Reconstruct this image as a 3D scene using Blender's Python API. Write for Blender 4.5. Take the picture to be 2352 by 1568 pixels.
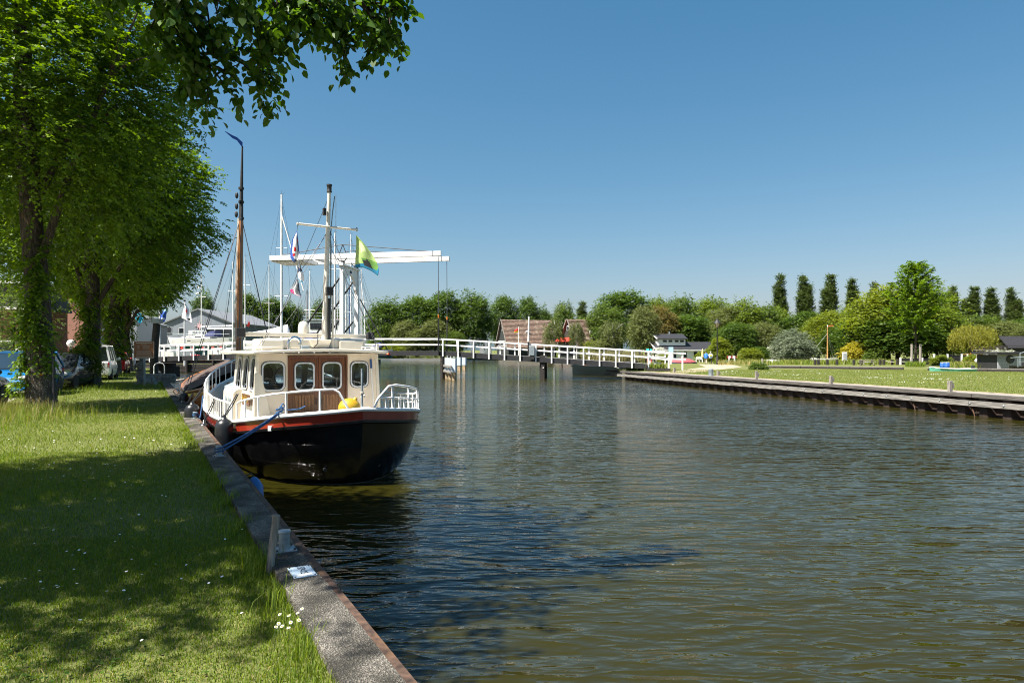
import bpy, bmesh, math, random
import numpy as np
from mathutils import Vector, Matrix
from mathutils.geometry import tessellate_polygon
R_ = math.radians
for o in list(bpy.data.objects): bpy.data.objects.remove(o)
SC = bpy.context.scene; COL = SC.collection
# ------------------------------------------------------------------ camera, sky, sun, exposure
cam = bpy.data.objects.new('camera', bpy.data.cameras.new('camera')); COL.objects.link(cam)
cam.location = (0, 0, 1.65); cam.rotation_euler = (R_(90), 0, 0)
cam.data.sensor_width = 36; cam.data.lens = 24; cam.data.shift_y = 0.0085
cam.data.clip_start = 0.05; cam.data.clip_end = 9000
SC.camera = cam
SUN_AZ = math.atan2(-0.86, -0.51); SUN_EL = R_(57)
sd = Vector((math.sin(SUN_AZ)*math.cos(SUN_EL), math.cos(SUN_AZ)*math.cos(SUN_EL), math.sin(SUN_EL)))
W = bpy.data.worlds.new('World'); SC.world = W; W.use_nodes = True
nt = W.node_tree; bg = nt.nodes['Background']; sky = nt.nodes.new('ShaderNodeTexSky')
sky.sky_type = 'NISHITA'; sky.sun_disc = False; sky.sun_elevation = SUN_EL; sky.sun_rotation = SUN_AZ
sky.altitude = 0; sky.air_density = 1.0; sky.dust_density = 1.3; sky.ozone_density = 1.0
tint = nt.nodes.new('ShaderNodeMix'); tint.data_type = 'RGBA'; tint.blend_type = 'MULTIPLY'; tint.inputs[0].default_value = 1; tint.inputs[7].default_value = (.75, 1.0, 1.07, 1)
nt.links.new(sky.outputs[0], tint.inputs[6]); sep = nt.nodes.new('ShaderNodeSeparateColor'); com = nt.nodes.new('ShaderNodeCombineColor'); nt.links.new(tint.outputs[2], sep.inputs[0])
for i_, (p_, a_) in enumerate(((1.41, 1.545), (.89, .824), (.74, .821))):   # colour grade of the whole sky: deeper blue, greyer haze
    m0 = nt.nodes.new('ShaderNodeMath'); m0.operation = 'MULTIPLY'; m0.inputs[1].default_value = .1376; m1 = nt.nodes.new('ShaderNodeMath'); m1.operation = 'POWER'; m1.inputs[1].default_value = p_
    m2 = nt.nodes.new('ShaderNodeMath'); m2.operation = 'MULTIPLY'; m2.inputs[1].default_value = a_/.1376
    nt.links.new(sep.outputs[i_], m0.inputs[0]); nt.links.new(m0.outputs[0], m1.inputs[0]); nt.links.new(m1.outputs[0], m2.inputs[0]); nt.links.new(m2.outputs[0], com.inputs[i_])
nt.links.new(com.outputs[0], bg.inputs[0]); bg.inputs[1].default_value = 0.05
sl = bpy.data.lights.new('sun', 'SUN'); sl.energy = 5.0; sl.angle = R_(0.53); sl.color = (1, 0.95, 0.87)
so = bpy.data.objects.new('sun', sl); COL.objects.link(so); so.location = (-30, -30, 60)
so.rotation_euler = sd.to_track_quat('Z', 'Y').to_euler()
SC.view_settings.view_transform = 'Standard'; SC.view_settings.look = 'None'
SC.view_settings.exposure = 1.46; SC.view_settings.gamma = 1.0; SC.view_settings.use_curve_mapping = False
SC.render.engine = 'CYCLES'
SC.cycles.filter_width = 1.05; SC.cycles.max_bounces = 8; SC.cycles.transparent_max_bounces = 12

# ------------------------------------------------------------------ helpers
rnd = random.Random(5); rg = np.random.default_rng(5)
def at(px, py, D): return Vector(((px-1176)/1568*D, D, 1.65-(py-804)/1568*D))
def gx(px, D): return (px-1176)/1568*D
def zr(y): return -0.004*min(max(y-30, 0), 70)          # the right bank falls away gently
def qx(y, c=0): return -0.52-0.54*(y-3.38)+c             # outer edge of the left quay

def tag(o, label=None, cat=None, group=None, kind=None):
    if label: o['label'] = label
    if cat: o['category'] = cat
    if group: o['group'] = group
    if kind: o['kind'] = kind
    return o
def thing(name, label, cat, loc=(0, 0, 0), rz=0, group=None, scale=1):
    o = bpy.data.objects.new(name, None); COL.objects.link(o)
    o.location = loc; o.rotation_euler = (0, 0, rz); o.scale = (scale,)*3; o.empty_display_size = .2
    return tag(o, label, cat, group)
def children(o): return [c for c in bpy.data.objects if c.parent == o]
def copy_tree(o, parent=None, kids=None):
    c = o.copy(); COL.objects.link(c)
    if parent: c.parent = parent
    for k in (KID.get(o.name, []) if kids is None else kids): copy_tree(k, c)
    return c
KID = {}
def link(o, parent):
    COL.objects.link(o)
    if parent:
        o.parent = parent; KID.setdefault(parent.name, []).append(o)
    return o

class MB:
    def __init__(s): s.v = []; s.f = []; s.mi = []; s.m = 0; s.T = None
    def add(s, vs, fs):
        n = len(s.v)
        if s.T is not None: vs = [s.T @ Vector(v) for v in vs]
        s.v += [tuple(v) for v in vs]; s.f += [tuple(i+n for i in f) for f in fs]; s.mi += [s.m]*len(fs); return s
    def hexa(s, p):   # bottom 4 then top 4, counter-clockwise
        return s.add(p, [(3,2,1,0),(4,5,6,7),(0,1,5,4),(1,2,6,5),(2,3,7,6),(3,0,4,7)])
    def box(s, c, d, rz=0, rx=0, ry=0):
        x, y, z = d[0]/2, d[1]/2, d[2]/2
        p = [(-x,-y,-z),(x,-y,-z),(x,y,-z),(-x,y,-z),(-x,-y,z),(x,-y,z),(x,y,z),(-x,y,z)]
        if rz or rx or ry:
            M = Matrix.Rotation(rz,3,'Z') @ Matrix.Rotation(ry,3,'Y') @ Matrix.Rotation(rx,3,'X'); p = [M @ Vector(q) for q in p]
        return s.hexa([(q[0]+c[0], q[1]+c[1], q[2]+c[2]) for q in p])
    def bar(s, p, q, w, h):   # rectangular bar from p to q
        p = Vector(p); q = Vector(q); d = (q-p).normalized()
        up = Vector((0,0,1)) if abs(d.z) < .95 else Vector((0,1,0))
        r = d.cross(up).normalized(); u = r.cross(d)
        o = [(-w/2,-h/2),(w/2,-h/2),(w/2,h/2),(-w/2,h/2)]
        return s.loft([[p+r*a+u*b for a, b in o], [q+r*a+u*b for a, b in o]])
    def tube(s, pts, r, n=6):
        pts = [Vector(p) for p in pts]; rs = r if isinstance(r, (list, tuple)) else [r]*len(pts)
        rings = []; pr = None
        for i, p in enumerate(pts):
            d = (pts[min(i+1, len(pts)-1)]-pts[max(i-1, 0)])
            if d.length < 1e-9: d = Vector((0,0,1))
            d.normalize()
            if pr is None: a = Vector((0,0,1)) if abs(d.z) < .9 else Vector((1,0,0)); x = d.cross(a).normalized()
            else: x = (pr-d*pr.dot(d)).normalized()
            pr = x; y = d.cross(x)
            rings.append([p+(x*math.cos(t)+y*math.sin(t))*rs[i] for t in [2*math.pi*k/n for k in range(n)]])
        return s.loft(rings)
    def loft(s, rings, cap=True, closed=True):
        n = len(rings[0]); vs = [v for r in rings for v in r]; fs = []
        for i in range(len(rings)-1):
            for j in range(n if closed else n-1):
                k = (j+1) % n; fs.append((i*n+j, i*n+k, (i+1)*n+k, (i+1)*n+j))
        if cap and closed: fs.append(tuple(range(n-1, -1, -1))); fs.append(tuple((len(rings)-1)*n+j for j in range(n)))
        return s.add(vs, fs)
    def lathe(s, prof, c=(0,0,0), n=14):
        return s.loft([[(c[0]+r*math.cos(2*math.pi*k/n), c[1]+r*math.sin(2*math.pi*k/n), c[2]+z) for k in range(n)] for r, z in prof])
    def ball(s, c, r, n=12, m=8):
        if not isinstance(r, (tuple, list)): r = (r, r, r)
        return s.loft([[(c[0]+r[0]*math.sin(a)*math.cos(2*math.pi*k/n), c[1]+r[1]*math.sin(a)*math.sin(2*math.pi*k/n), c[2]-r[2]*math.cos(a))
                        for k in range(n)] for a in [math.pi*(i+.02)/(m+.04) for i in range(m+1)]])
    def prism(s, poly, ext):  # polygon (3D points) pushed along ext
        e = Vector(ext); n = len(poly); a = [Vector(p) for p in poly]
        return s.add(a+[p+e for p in a], [tuple(range(n-1,-1,-1)), tuple(range(n, 2*n))]+[(i, (i+1)%n, (i+1)%n+n, i+n) for i in range(n)])
    def frame(s, outer, inner, ext):   # ring between two equal-length outlines, pushed along ext
        e = Vector(ext); n = len(outer); o = [Vector(p) for p in outer]; i_ = [Vector(p) for p in inner]
        fs = []
        for k in range(n):
            l = (k+1) % n
            fs += [(k, l, n+l, n+k), (2*n+k, 3*n+k, 3*n+l, 2*n+l), (k, 2*n+k, 2*n+l, l), (n+k, n+l, 3*n+l, 3*n+k)]
        return s.add(o+i_+[p+e for p in o]+[p+e for p in i_], fs)
    def sheet(s, fn, nu, nv):
        vs = [fn(i/nu, j/nv) for i in range(nu+1) for j in range(nv+1)]
        return s.add(vs, [(i*(nv+1)+j, (i+1)*(nv+1)+j, (i+1)*(nv+1)+j+1, i*(nv+1)+j+1) for i in range(nu) for j in range(nv)])
    def build(s, name, mats, parent=None, smooth=0, bevel=0, recalc=True, loc=None):
        me = bpy.data.meshes.new(name); me.from_pydata(s.v, [], s.f)
        if not isinstance(mats, (list, tuple)): mats = [mats]
        for m in mats: me.materials.append(m)
        if len(mats) > 1: me.polygons.foreach_set('material_index', s.mi)
        if recalc:
            bm = bmesh.new(); bm.from_mesh(me); bmesh.ops.recalc_face_normals(bm, faces=bm.faces); bm.to_mesh(me); bm.free()
        if smooth:
            me.polygons.foreach_set('use_smooth', [True]*len(me.polygons)); me.set_sharp_from_angle(angle=R_(smooth))
        me.update()
        o = bpy.data.objects.new(name, me); link(o, parent)
        if loc is not None: o.location = loc
        if bevel:
            b = o.modifiers.new('bevel', 'BEVEL'); b.width = bevel; b.segments = 2; b.limit_method = 'ANGLE'; b.harden_normals = False
        return o
def again(o, parent, loc=None, rz=None):   # same mesh once more
    c = bpy.data.objects.new(o.name.split('.')[0], o.data); link(c, parent)
    if loc is not None: c.location = loc
    if rz is not None: c.rotation_euler = (0, 0, rz)
    return c
def roundrect(w, h, r, n=4):   # outline in 2D about 0
    out = []
    for cx, cy, a in ((w/2-r, h/2-r, 0), (-w/2+r, h/2-r, 90), (-w/2+r, -h/2+r, 180), (w/2-r, -h/2+r, 270)):
        for k in range(n+1): t = R_(a+90*k/n); out.append((cx+r*math.cos(t), cy+r*math.sin(t)))
    return out
def npmesh(name, V, F, mats, parent=None, tone=None, smooth=False):   # fast mesh from numpy arrays, all faces same size
    me = bpy.data.meshes.new(name); nv, nf, k = len(V), len(F), F.shape[1]
    me.vertices.add(nv); me.vertices.foreach_set('co', np.ascontiguousarray(V, dtype=np.float32).ravel())
    me.loops.add(nf*k); me.loops.foreach_set('vertex_index', np.ascontiguousarray(F, dtype=np.int32).ravel())
    me.polygons.add(nf); me.polygons.foreach_set('loop_start', np.arange(0, nf*k, k, dtype=np.int32))
    if not isinstance(mats, (list, tuple)): mats = [mats]
    for m in mats: me.materials.append(m)
    me.update(calc_edges=True)
    if smooth: me.polygons.foreach_set('use_smooth', np.ones(nf, dtype=bool))
    if tone is not None:
        a = me.attributes.new('tone', 'FLOAT', 'FACE'); a.data.foreach_set('value', np.ascontiguousarray(tone, dtype=np.float32))
    o = bpy.data.objects.new(name, me); return link(o, parent)

# ------------------------------------------------------------------ materials
def nodes(name):
    m = bpy.data.materials.new(name); m.use_nodes = True; t = m.node_tree
    return m, t, t.nodes['Principled BSDF'], t.links
def mat(name, col, rough=.6, metal=0, var=.15, scale=8, bump=0, bscale=None, spec=.5, stretch=None, coat=0, dirt=None, dscale=1.5):
    m, t, p, L = nodes(name)
    p.inputs['Roughness'].default_value = rough; p.inputs['Metallic'].default_value = metal
    p.inputs['Specular IOR Level'].default_value = spec; p.inputs['Coat Weight'].default_value = coat
    tc = t.nodes.new('ShaderNodeTexCoord'); mp = t.nodes.new('ShaderNodeMapping'); L.new(tc.outputs['Object'], mp.inputs[0])
    if stretch: mp.inputs['Scale'].default_value = stretch
    n = t.nodes.new('ShaderNodeTexNoise'); n.inputs['Scale'].default_value = scale; n.inputs['Detail'].default_value = 6; L.new(mp.outputs[0], n.inputs[0])
    r = t.nodes.new('ShaderNodeValToRGB'); L.new(n.outputs[0], r.inputs[0])
    c = Vector(col[:3]); lo = c*(1-var*1.6); hi = c*(1+var*1.2)
    r.color_ramp.elements[0].position = .3; r.color_ramp.elements[1].position = .72
    r.color_ramp.elements[0].color = (*[max(0, x) for x in lo], 1); r.color_ramp.elements[1].color = (*[min(.9, x) for x in hi], 1)
    out = r.outputs[0]
    if dirt:
        n2 = t.nodes.new('ShaderNodeTexNoise'); n2.inputs['Scale'].default_value = dscale; n2.inputs['Detail'].default_value = 8; n2.inputs['Roughness'].default_value = .7; L.new(tc.outputs['Object'], n2.inputs[0])
        r2 = t.nodes.new('ShaderNodeValToRGB'); r2.color_ramp.elements[0].position = .5; r2.color_ramp.elements[1].position = .68; L.new(n2.outputs[0], r2.inputs[0])
        mx = t.nodes.new('ShaderNodeMix'); mx.data_type = 'RGBA'; L.new(r2.outputs[0], mx.inputs[0]); L.new(out, mx.inputs[6]); mx.inputs[7].default_value = (*dirt, 1); out = mx.outputs[2]
    L.new(out, p.inputs['Base Color'])
    if bump:
        b = t.nodes.new('ShaderNodeBump'); b.inputs['Strength'].default_value = 1; b.inputs['Distance'].default_value = bump
        nb = t.nodes.new('ShaderNodeTexNoise'); nb.inputs['Scale'].default_value = bscale or scale; nb.inputs['Detail'].default_value = 5; L.new(mp.outputs[0], nb.inputs[0])
        L.new(nb.outputs[0], b.inputs['Height']); L.new(b.outputs[0], p.inputs['Normal'])
    return m
def glassmat(name, col=(.02,.025,.03), rough=.03, alpha=1.0):
    m, t, p, L = nodes(name); p.inputs['Base Color'].default_value = (*col, 1); p.inputs['Roughness'].default_value = rough
    if alpha < 1:
        p.inputs['Base Color'].default_value = (.92, .96, .97, 1); p.inputs['Transmission Weight'].default_value = 1; p.inputs['IOR'].default_value = 1.25
        tr = t.nodes.new('ShaderNodeBsdfTransparent'); gl = t.nodes.new('ShaderNodeBsdfGlossy'); gl.inputs['Roughness'].default_value = rough
        tr.inputs[0].default_value = (.72, .78, .8, 1)
        mx = t.nodes.new('ShaderNodeMixShader'); lw = t.nodes.new('ShaderNodeFresnel'); lw.inputs[0].default_value = 1.5
        L.new(lw.outputs[0], mx.inputs[0]); L.new(tr.outputs[0], mx.inputs[1]); L.new(gl.outputs[0], mx.inputs[2]); L.new(mx.outputs[0], t.nodes['Material Output'].inputs[0])
    return m
def leafmat(name, dark, light, trans=.45, rough=.5):
    m, t, p, L = nodes(name)
    a = t.nodes.new('ShaderNodeAttribute'); a.attribute_name = 'tone'
    r = t.nodes.new('ShaderNodeValToRGB'); r.color_ramp.elements[0].color = (*dark, 1); r.color_ramp.elements[1].color = (*light, 1); L.new(a.outputs['Fac'], r.inputs[0])
    L.new(r.outputs[0], p.inputs['Base Color']); p.inputs['Roughness'].default_value = rough; p.inputs['Specular IOR Level'].default_value = .35
    tl = t.nodes.new('ShaderNodeBsdfTranslucent'); hs = t.nodes.new('ShaderNodeHueSaturation'); hs.inputs['Hue'].default_value = .49; hs.inputs['Saturation'].default_value = 1.1; hs.inputs['Value'].default_value = 1.4
    L.new(r.outputs[0], hs.inputs['Color']); L.new(hs.outputs[0], tl.inputs[0])
    mx = t.nodes.new('ShaderNodeMixShader'); mx.inputs[0].default_value = trans
    L.new(p.outputs[0], mx.inputs[1]); L.new(tl.outputs[0], mx.inputs[2]); L.new(mx.outputs[0], t.nodes['Material Output'].inputs[0])
    return m
def stripes(name, c1, c2, scale, axis='Z', rough=.6, bump=.01, duty=.9):   # fine boards or ribs on far walls
    m, t, p, L = nodes(name); p.inputs['Roughness'].default_value = rough
    tc = t.nodes.new('ShaderNodeTexCoord'); w = t.nodes.new('ShaderNodeTexWave'); w.bands_direction = axis; w.wave_profile = 'SAW'; w.inputs['Scale'].default_value = scale; L.new(tc.outputs['Object'], w.inputs[0])
    n = t.nodes.new('ShaderNodeTexNoise'); n.inputs['Scale'].default_value = 3; n.inputs['Detail'].default_value = 6; L.new(tc.outputs['Object'], n.inputs[0])
    r = t.nodes.new('ShaderNodeValToRGB'); r.color_ramp.interpolation = 'CONSTANT'; r.color_ramp.elements[0].color = (*c1, 1); r.color_ramp.elements[1].color = (*c2, 1); r.color_ramp.elements[1].position = duty; L.new(w.outputs[0], r.inputs[0])
    mx = t.nodes.new('ShaderNodeMix'); mx.data_type = 'RGBA'; mx.blend_type = 'MULTIPLY'; mx.inputs[0].default_value = .25; L.new(r.outputs[0], mx.inputs[6]); L.new(n.outputs[0], mx.inputs[7])
    L.new(mx.outputs[2], p.inputs['Base Color'])
    b = t.nodes.new('ShaderNodeBump'); b.inputs['Distance'].default_value = bump; L.new(w.outputs[0], b.inputs['Height']); L.new(b.outputs[0], p.inputs['Normal'])
    return m
def grassmat(name):
    m, t, p, L = nodes(name); p.inputs['Roughness'].default_value = .85; p.inputs['Specular IOR Level'].default_value = .2
    tc = t.nodes.new('ShaderNodeTexCoord')
    def nz(s, d=6):
        n = t.nodes.new('ShaderNodeTexNoise'); n.inputs['Scale'].default_value = s; n.inputs['Detail'].default_value = d; L.new(tc.outputs['Object'], n.inputs[0]); return n
    n1 = nz(.35); n2 = nz(30); r = t.nodes.new('ShaderNodeValToRGB'); e = r.color_ramp.elements
    e[0].position = .3; e[0].color = (.085, .125, .022, 1); e[1].position = .75; e[1].color = (.20, .19, .06, 1); x = e.new(.55); x.color = (.125, .165, .033, 1)
    ad = t.nodes.new('ShaderNodeMix'); ad.data_type = 'FLOAT'; ad.inputs[0].default_value = .45; L.new(n1.outputs[0], ad.inputs[2]); L.new(n2.outputs[0], ad.inputs[3]); L.new(ad.outputs[0], r.inputs[0])
    n3 = nz(110, 4); r3 = t.nodes.new('ShaderNodeValToRGB'); r3.color_ramp.elements[0].position = .42; r3.color_ramp.elements[1].position = .6; L.new(n3.outputs[0], r3.inputs[0])
    n4 = nz(55, 3); r4 = t.nodes.new('ShaderNodeValToRGB'); r4.color_ramp.elements[0].color = (.035, .045, .012, 1); r4.color_ramp.elements[1].color = (.20, .16, .075, 1); L.new(n4.outputs[0], r4.inputs[0])
    mx = t.nodes.new('ShaderNodeMix'); mx.data_type = 'RGBA'; L.new(r3.outputs[0], mx.inputs[0]); L.new(r.outputs[0], mx.inputs[6]); L.new(r4.outputs[0], mx.inputs[7])
    L.new(mx.outputs[2], p.inputs['Base Color'])
    b = t.nodes.new('ShaderNodeBump'); b.inputs['Distance'].default_value = .03; L.new(n2.outputs[0], b.inputs['Height']); L.new(b.outputs[0], p.inputs['Normal'])
    return m
def barkmat(name, base, lich=True):
    m, t, p, L = nodes(name); p.inputs['Roughness'].default_value = .95; p.inputs['Specular IOR Level'].default_value = .1
    tc = t.nodes.new('ShaderNodeTexCoord'); mp = t.nodes.new('ShaderNodeMapping'); mp.inputs['Scale'].default_value = (1, 1, .22); L.new(tc.outputs['Object'], mp.inputs[0])
    n = t.nodes.new('ShaderNodeTexNoise'); n.inputs['Scale'].default_value = 22; n.inputs['Detail'].default_value = 8; n.inputs['Roughness'].default_value = .7; L.new(mp.outputs[0], n.inputs[0])
    r = t.nodes.new('ShaderNodeValToRGB'); c = Vector(base); e = r.color_ramp.elements; e[0].position = .36; e[0].color = (*(c*.25), 1); e[1].position = .66; e[1].color = (*(c*1.5), 1); L.new(n.outputs[0], r.inputs[0]); out = r.outputs[0]
    if lich:
        for sc_, lo, cc in ((60, .62, (.42, .42, .36)), (5.5, .66, (.5, .22, .02))):
            n2 = t.nodes.new('ShaderNodeTexNoise'); n2.inputs['Scale'].default_value = sc_; n2.inputs['Detail'].default_value = 5; L.new(tc.outputs['Object'], n2.inputs[0])
            r2 = t.nodes.new('ShaderNodeValToRGB'); r2.color_ramp.elements[0].position = lo-.03; r2.color_ramp.elements[1].position = lo+.02; L.new(n2.outputs[0], r2.inputs[0])
            mx = t.nodes.new('ShaderNodeMix'); mx.data_type = 'RGBA'; sz = t.nodes.new('ShaderNodeSeparateXYZ'); L.new(tc.outputs['Object'], sz.inputs[0]); mr = t.nodes.new('ShaderNodeMapRange'); mr.inputs[1].default_value = 1.7; mr.inputs[2].default_value = .9; mr.inputs[3].default_value = .12; mr.inputs[4].default_value = 1; L.new(sz.outputs[2], mr.inputs[0]); mm = t.nodes.new('ShaderNodeMath'); mm.operation = 'MULTIPLY'; L.new(mr.outputs[0], mm.inputs[0]); L.new(r2.outputs[0], mm.inputs[1])
            L.new(mm.outputs[0], mx.inputs[0]); L.new(out, mx.inputs[6]); mx.inputs[7].default_value = (*cc, 1); out = mx.outputs[2]
    L.new(out, p.inputs['Base Color'])
    b = t.nodes.new('ShaderNodeBump'); b.inputs['Distance'].default_value = .03; L.new(n.outputs[0], b.inputs['Height']); L.new(b.outputs[0], p.inputs['Normal'])
    return m
def watermat():
    m, t, p, L = nodes('canal_water'); p.inputs['Roughness'].default_value = .04; p.inputs['IOR'].default_value = 1.333
    tc = t.nodes.new('ShaderNodeTexCoord')
    nC = t.nodes.new('ShaderNodeTexNoise'); nC.inputs['Scale'].default_value = .08; L.new(tc.outputs['Object'], nC.inputs[0])
    rc = t.nodes.new('ShaderNodeValToRGB'); rc.color_ramp.elements[0].color = (.0175, .0165, .0022, 1); rc.color_ramp.elements[1].color = (.024, .0215, .0032, 1); L.new(nC.outputs[0], rc.inputs[0]); L.new(rc.outputs[0], p.inputs['Base Color'])
    hs = None
    for sc, rot, sx, amp, det in ((.55, 10, .3, .08, 1), (1.15, -5, .3, .085, 1), (2.2, -6, .36, .070, 1), (5.0, 8, .36, .034, 1), (11, -12, .5, .012, 1.5)):
        mp = t.nodes.new('ShaderNodeMapping'); mp.inputs['Rotation'].default_value = (0, 0, R_(rot)); mp.inputs['Scale'].default_value = (sx, 1, 1); L.new(tc.outputs['Object'], mp.inputs[0])
        n = t.nodes.new('ShaderNodeTexNoise'); n.inputs['Scale'].default_value = sc; n.inputs['Detail'].default_value = det; n.inputs['Distortion'].default_value = .4; L.new(mp.outputs[0], n.inputs[0])
        src = n.outputs[0]
        if sc in (1.15, 2.2, 5.0):   # crests: folded noise gives narrow ridges
            s1 = t.nodes.new('ShaderNodeMath'); s1.operation = 'SUBTRACT'; s1.inputs[1].default_value = .5; L.new(src, s1.inputs[0]); s2 = t.nodes.new('ShaderNodeMath'); s2.operation = 'ABSOLUTE'; L.new(s1.outputs[0], s2.inputs[0]); s3 = t.nodes.new('ShaderNodeMath'); s3.operation = 'MULTIPLY'; s3.inputs[1].default_value = -1.5; L.new(s2.outputs[0], s3.inputs[0]); src = s3.outputs[0]
        mu = t.nodes.new('ShaderNodeMath'); mu.operation = 'MULTIPLY'; mu.inputs[1].default_value = amp; L.new(src, mu.inputs[0])
        if hs is None: hs = mu.outputs[0]
        else:
            ad = t.nodes.new('ShaderNodeMath'); L.new(hs, ad.inputs[0]); L.new(mu.outputs[0], ad.inputs[1]); hs = ad.outputs[0]
    b = t.nodes.new('ShaderNodeBump'); b.inputs['Strength'].default_value = 1; b.inputs['Distance'].default_value = 1.0
    mp = t.nodes.new('ShaderNodeMapping'); mp.inputs['Scale'].default_value = (.05, .13, 1); mp.inputs['Rotation'].default_value = (0, 0, R_(12)); L.new(tc.outputs['Object'], mp.inputs[0]); nw = t.nodes.new('ShaderNodeTexNoise'); nw.inputs['Scale'].default_value = 1; nw.inputs['Detail'].default_value = 3; L.new(mp.outputs[0], nw.inputs[0])
    mr = t.nodes.new('ShaderNodeMapRange'); mr.inputs[1].default_value = .35; mr.inputs[2].default_value = .65; mr.inputs[3].default_value = .55; mr.inputs[4].default_value = 1.3; L.new(nw.outputs[0], mr.inputs[0]); L.new(mr.outputs[0], b.inputs['Strength'])   # calm lanes and ruffled patches
    L.new(hs, b.inputs['Height']); L.new(b.outputs[0], p.inputs['Normal'])
    return m
def concretemat():
    m, t, p, L = nodes('exposed_gravel_concrete'); p.inputs['Roughness'].default_value = .9
    tc = t.nodes.new('ShaderNodeTexCoord'); v = t.nodes.new('ShaderNodeTexVoronoi'); v.inputs['Scale'].default_value = 105; L.new(tc.outputs['Object'], v.inputs[0])
    r = t.nodes.new('ShaderNodeValToRGB'); e = r.color_ramp.elements; e[0].color = (.06, .055, .045, 1); e[1].color = (.36, .33, .28, 1); x = e.new(.55); x.color = (.15, .135, .11, 1); L.new(v.outputs['Color'], r.inputs[0])
    n = t.nodes.new('ShaderNodeTexNoise'); n.inputs['Scale'].default_value = 2.5; n.inputs['Detail'].default_value = 8; L.new(tc.outputs['Object'], n.inputs[0])
    r2 = t.nodes.new('ShaderNodeValToRGB'); r2.color_ramp.elements[0].position = .38; r2.color_ramp.elements[0].color = (.22, .22, .19, 1); r2.color_ramp.elements[1].position = .62; r2.color_ramp.elements[1].color = (1, 1, 1, 1); L.new(n.outputs[0], r2.inputs[0])
    mx = t.nodes.new('ShaderNodeMix'); mx.data_type = 'RGBA'; mx.blend_type = 'MULTIPLY'; mx.inputs[0].default_value = 1; L.new(r.outputs[0], mx.inputs[6]); L.new(r2.outputs[0], mx.inputs[7]); L.new(mx.outputs[2], p.inputs['Base Color'])
    b = t.nodes.new('ShaderNodeBump'); b.inputs['Distance'].default_value = .012; L.new(v.outputs['Distance'], b.inputs['Height']); L.new(b.outputs[0], p.inputs['Normal'])
    return m
def emit(name, col, s):
    m, t, p, L = nodes(name); p.inputs['Base Color'].default_value = (*col, 1); p.inputs['Emission Color'].default_value = (*col, 1); p.inputs['Emission Strength'].default_value = s; return m

white = mat('white_paint', (.78,.78,.76), .45, var=.05, scale=3, dirt=(.55,.53,.48))
cream = mat('cream_gloss_paint', (.67,.625,.53), .28, var=.04, scale=3, coat=.4)
cream_bounce = mat('cream_paint_warm_bounce', (.68,.595,.49), .35, var=.04, scale=3, coat=.3)  # the cream with warm bounce light of the shaded rear wall in its colour
galv = mat('galvanised_steel', (.27,.32,.34), .5, .35, var=.2, scale=14)
chrome = mat('polished_steel', (.7,.7,.7), .12, 1, var=.05)
alloy = mat('window_alloy', (.55,.58,.62), .35, .3, var=.05)
teak2 = None
black = mat('black_hull_paint', (.006,.006,.007), .22, var=.3, scale=4, coat=.2, dirt=(.011,.011,.010), dscale=2.6)
blackmatt = mat('black_matt', (.02,.02,.021), .6, var=.2)
rubber = mat('black_rubber', (.014,.015,.017), .33, var=.2)
redband = mat('red_paint', (.24,.022,.010), .22, var=.12, scale=5, coat=.5)
rust = mat('rusty_steel', (.075,.043,.028), .85, .1, var=.45, scale=16, bump=.006, dirt=(.15,.075,.03), dscale=2.2)
concrete = concretemat()
plainconc = mat('plain_concrete', (.33,.31,.27), .9, var=.2, scale=6, bump=.01)
oldwood = mat('weathered_grey_wood', (.25,.225,.19), .9, var=.35, scale=10, bump=.012, stretch=(6,6,.4))
longwood = mat('weathered_plank', (.20,.19,.17), .9, var=.4, scale=6, bump=.01, stretch=(5,.35,5))
capwood = mat('dark_weathered_cap', (.085,.078,.068), .9, var=.4, scale=6, bump=.01, stretch=(5,.35,5))
tarwood = mat('tarred_wood', (.028,.023,.019), .75, var=.4, scale=8, bump=.01)
sheetpile = mat('tarred_sheet_pile', (.035,.020,.014), .7, var=.4, scale=5)
teak = mat('varnished_teak', (.11,.034,.009), .35, var=.35, scale=5, stretch=(9,9,.5), coat=.15)
oak = mat('varnished_oak_hull', (.42,.14,.035), .25, var=.25, scale=4, stretch=(3,.4,6), coat=.5)
mastwood = mat('varnished_pine_mast', (.40,.15,.04), .35, var=.3, scale=4, stretch=(5,5,.4), coat=.3)
canvas_brown = mat('brown_tarpaulin', (.075,.05,.042), .85, var=.2, scale=3, bump=.05, bscale=2.5)
canvas_black = mat('black_tarpaulin', (.014,.013,.014), .8, var=.2, scale=3, bump=.05, bscale=2.5)
rope_blue = mat('blue_rope', (.03,.10,.24), .8, var=.2, scale=40)
rope_white = mat('pale_rope', (.55,.51,.43), .85, var=.2, scale=40)
rope_dark = mat('dark_rope', (.02,.022,.026), .8)
wire = mat('steel_wire', (.10,.10,.11), .5, .5)
yellow = mat('yellow_float', (.50,.31,.012), .45, var=.12, scale=5, dirt=(.35,.26,.03))
glass = glassmat('dark_window_glass'); clear = glassmat('clear_glass', alpha=.3); bluegl = glassmat('blue_car_glass', (.012,.03,.05))
lawnmat = grassmat('grass_ground')
soil = mat('bank_soil', (.09,.08,.05), .95, var=.3, scale=3)
paving = mat('grey_brick_paving', (.27,.24,.21), .9, var=.2, scale=20, dirt=(.34,.29,.2))
sandp = mat('worn_sandy_path', (.36,.29,.2), .95, var=.2, scale=5, dirt=(.24,.21,.12))
bark = barkmat('elm_bark', (.075,.062,.05)); bark2 = barkmat('plain_bark', (.06,.048,.038), False)
birch = mat('birch_bark', (.55,.54,.5), .8, var=.3, scale=10)
leaf_elm = leafmat('elm_leaf', (.020,.058,.005), (.165,.275,.016))
leaf_near = leafmat('broad_leaf', (.026,.075,.009), (.085,.165,.018), .45)
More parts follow.
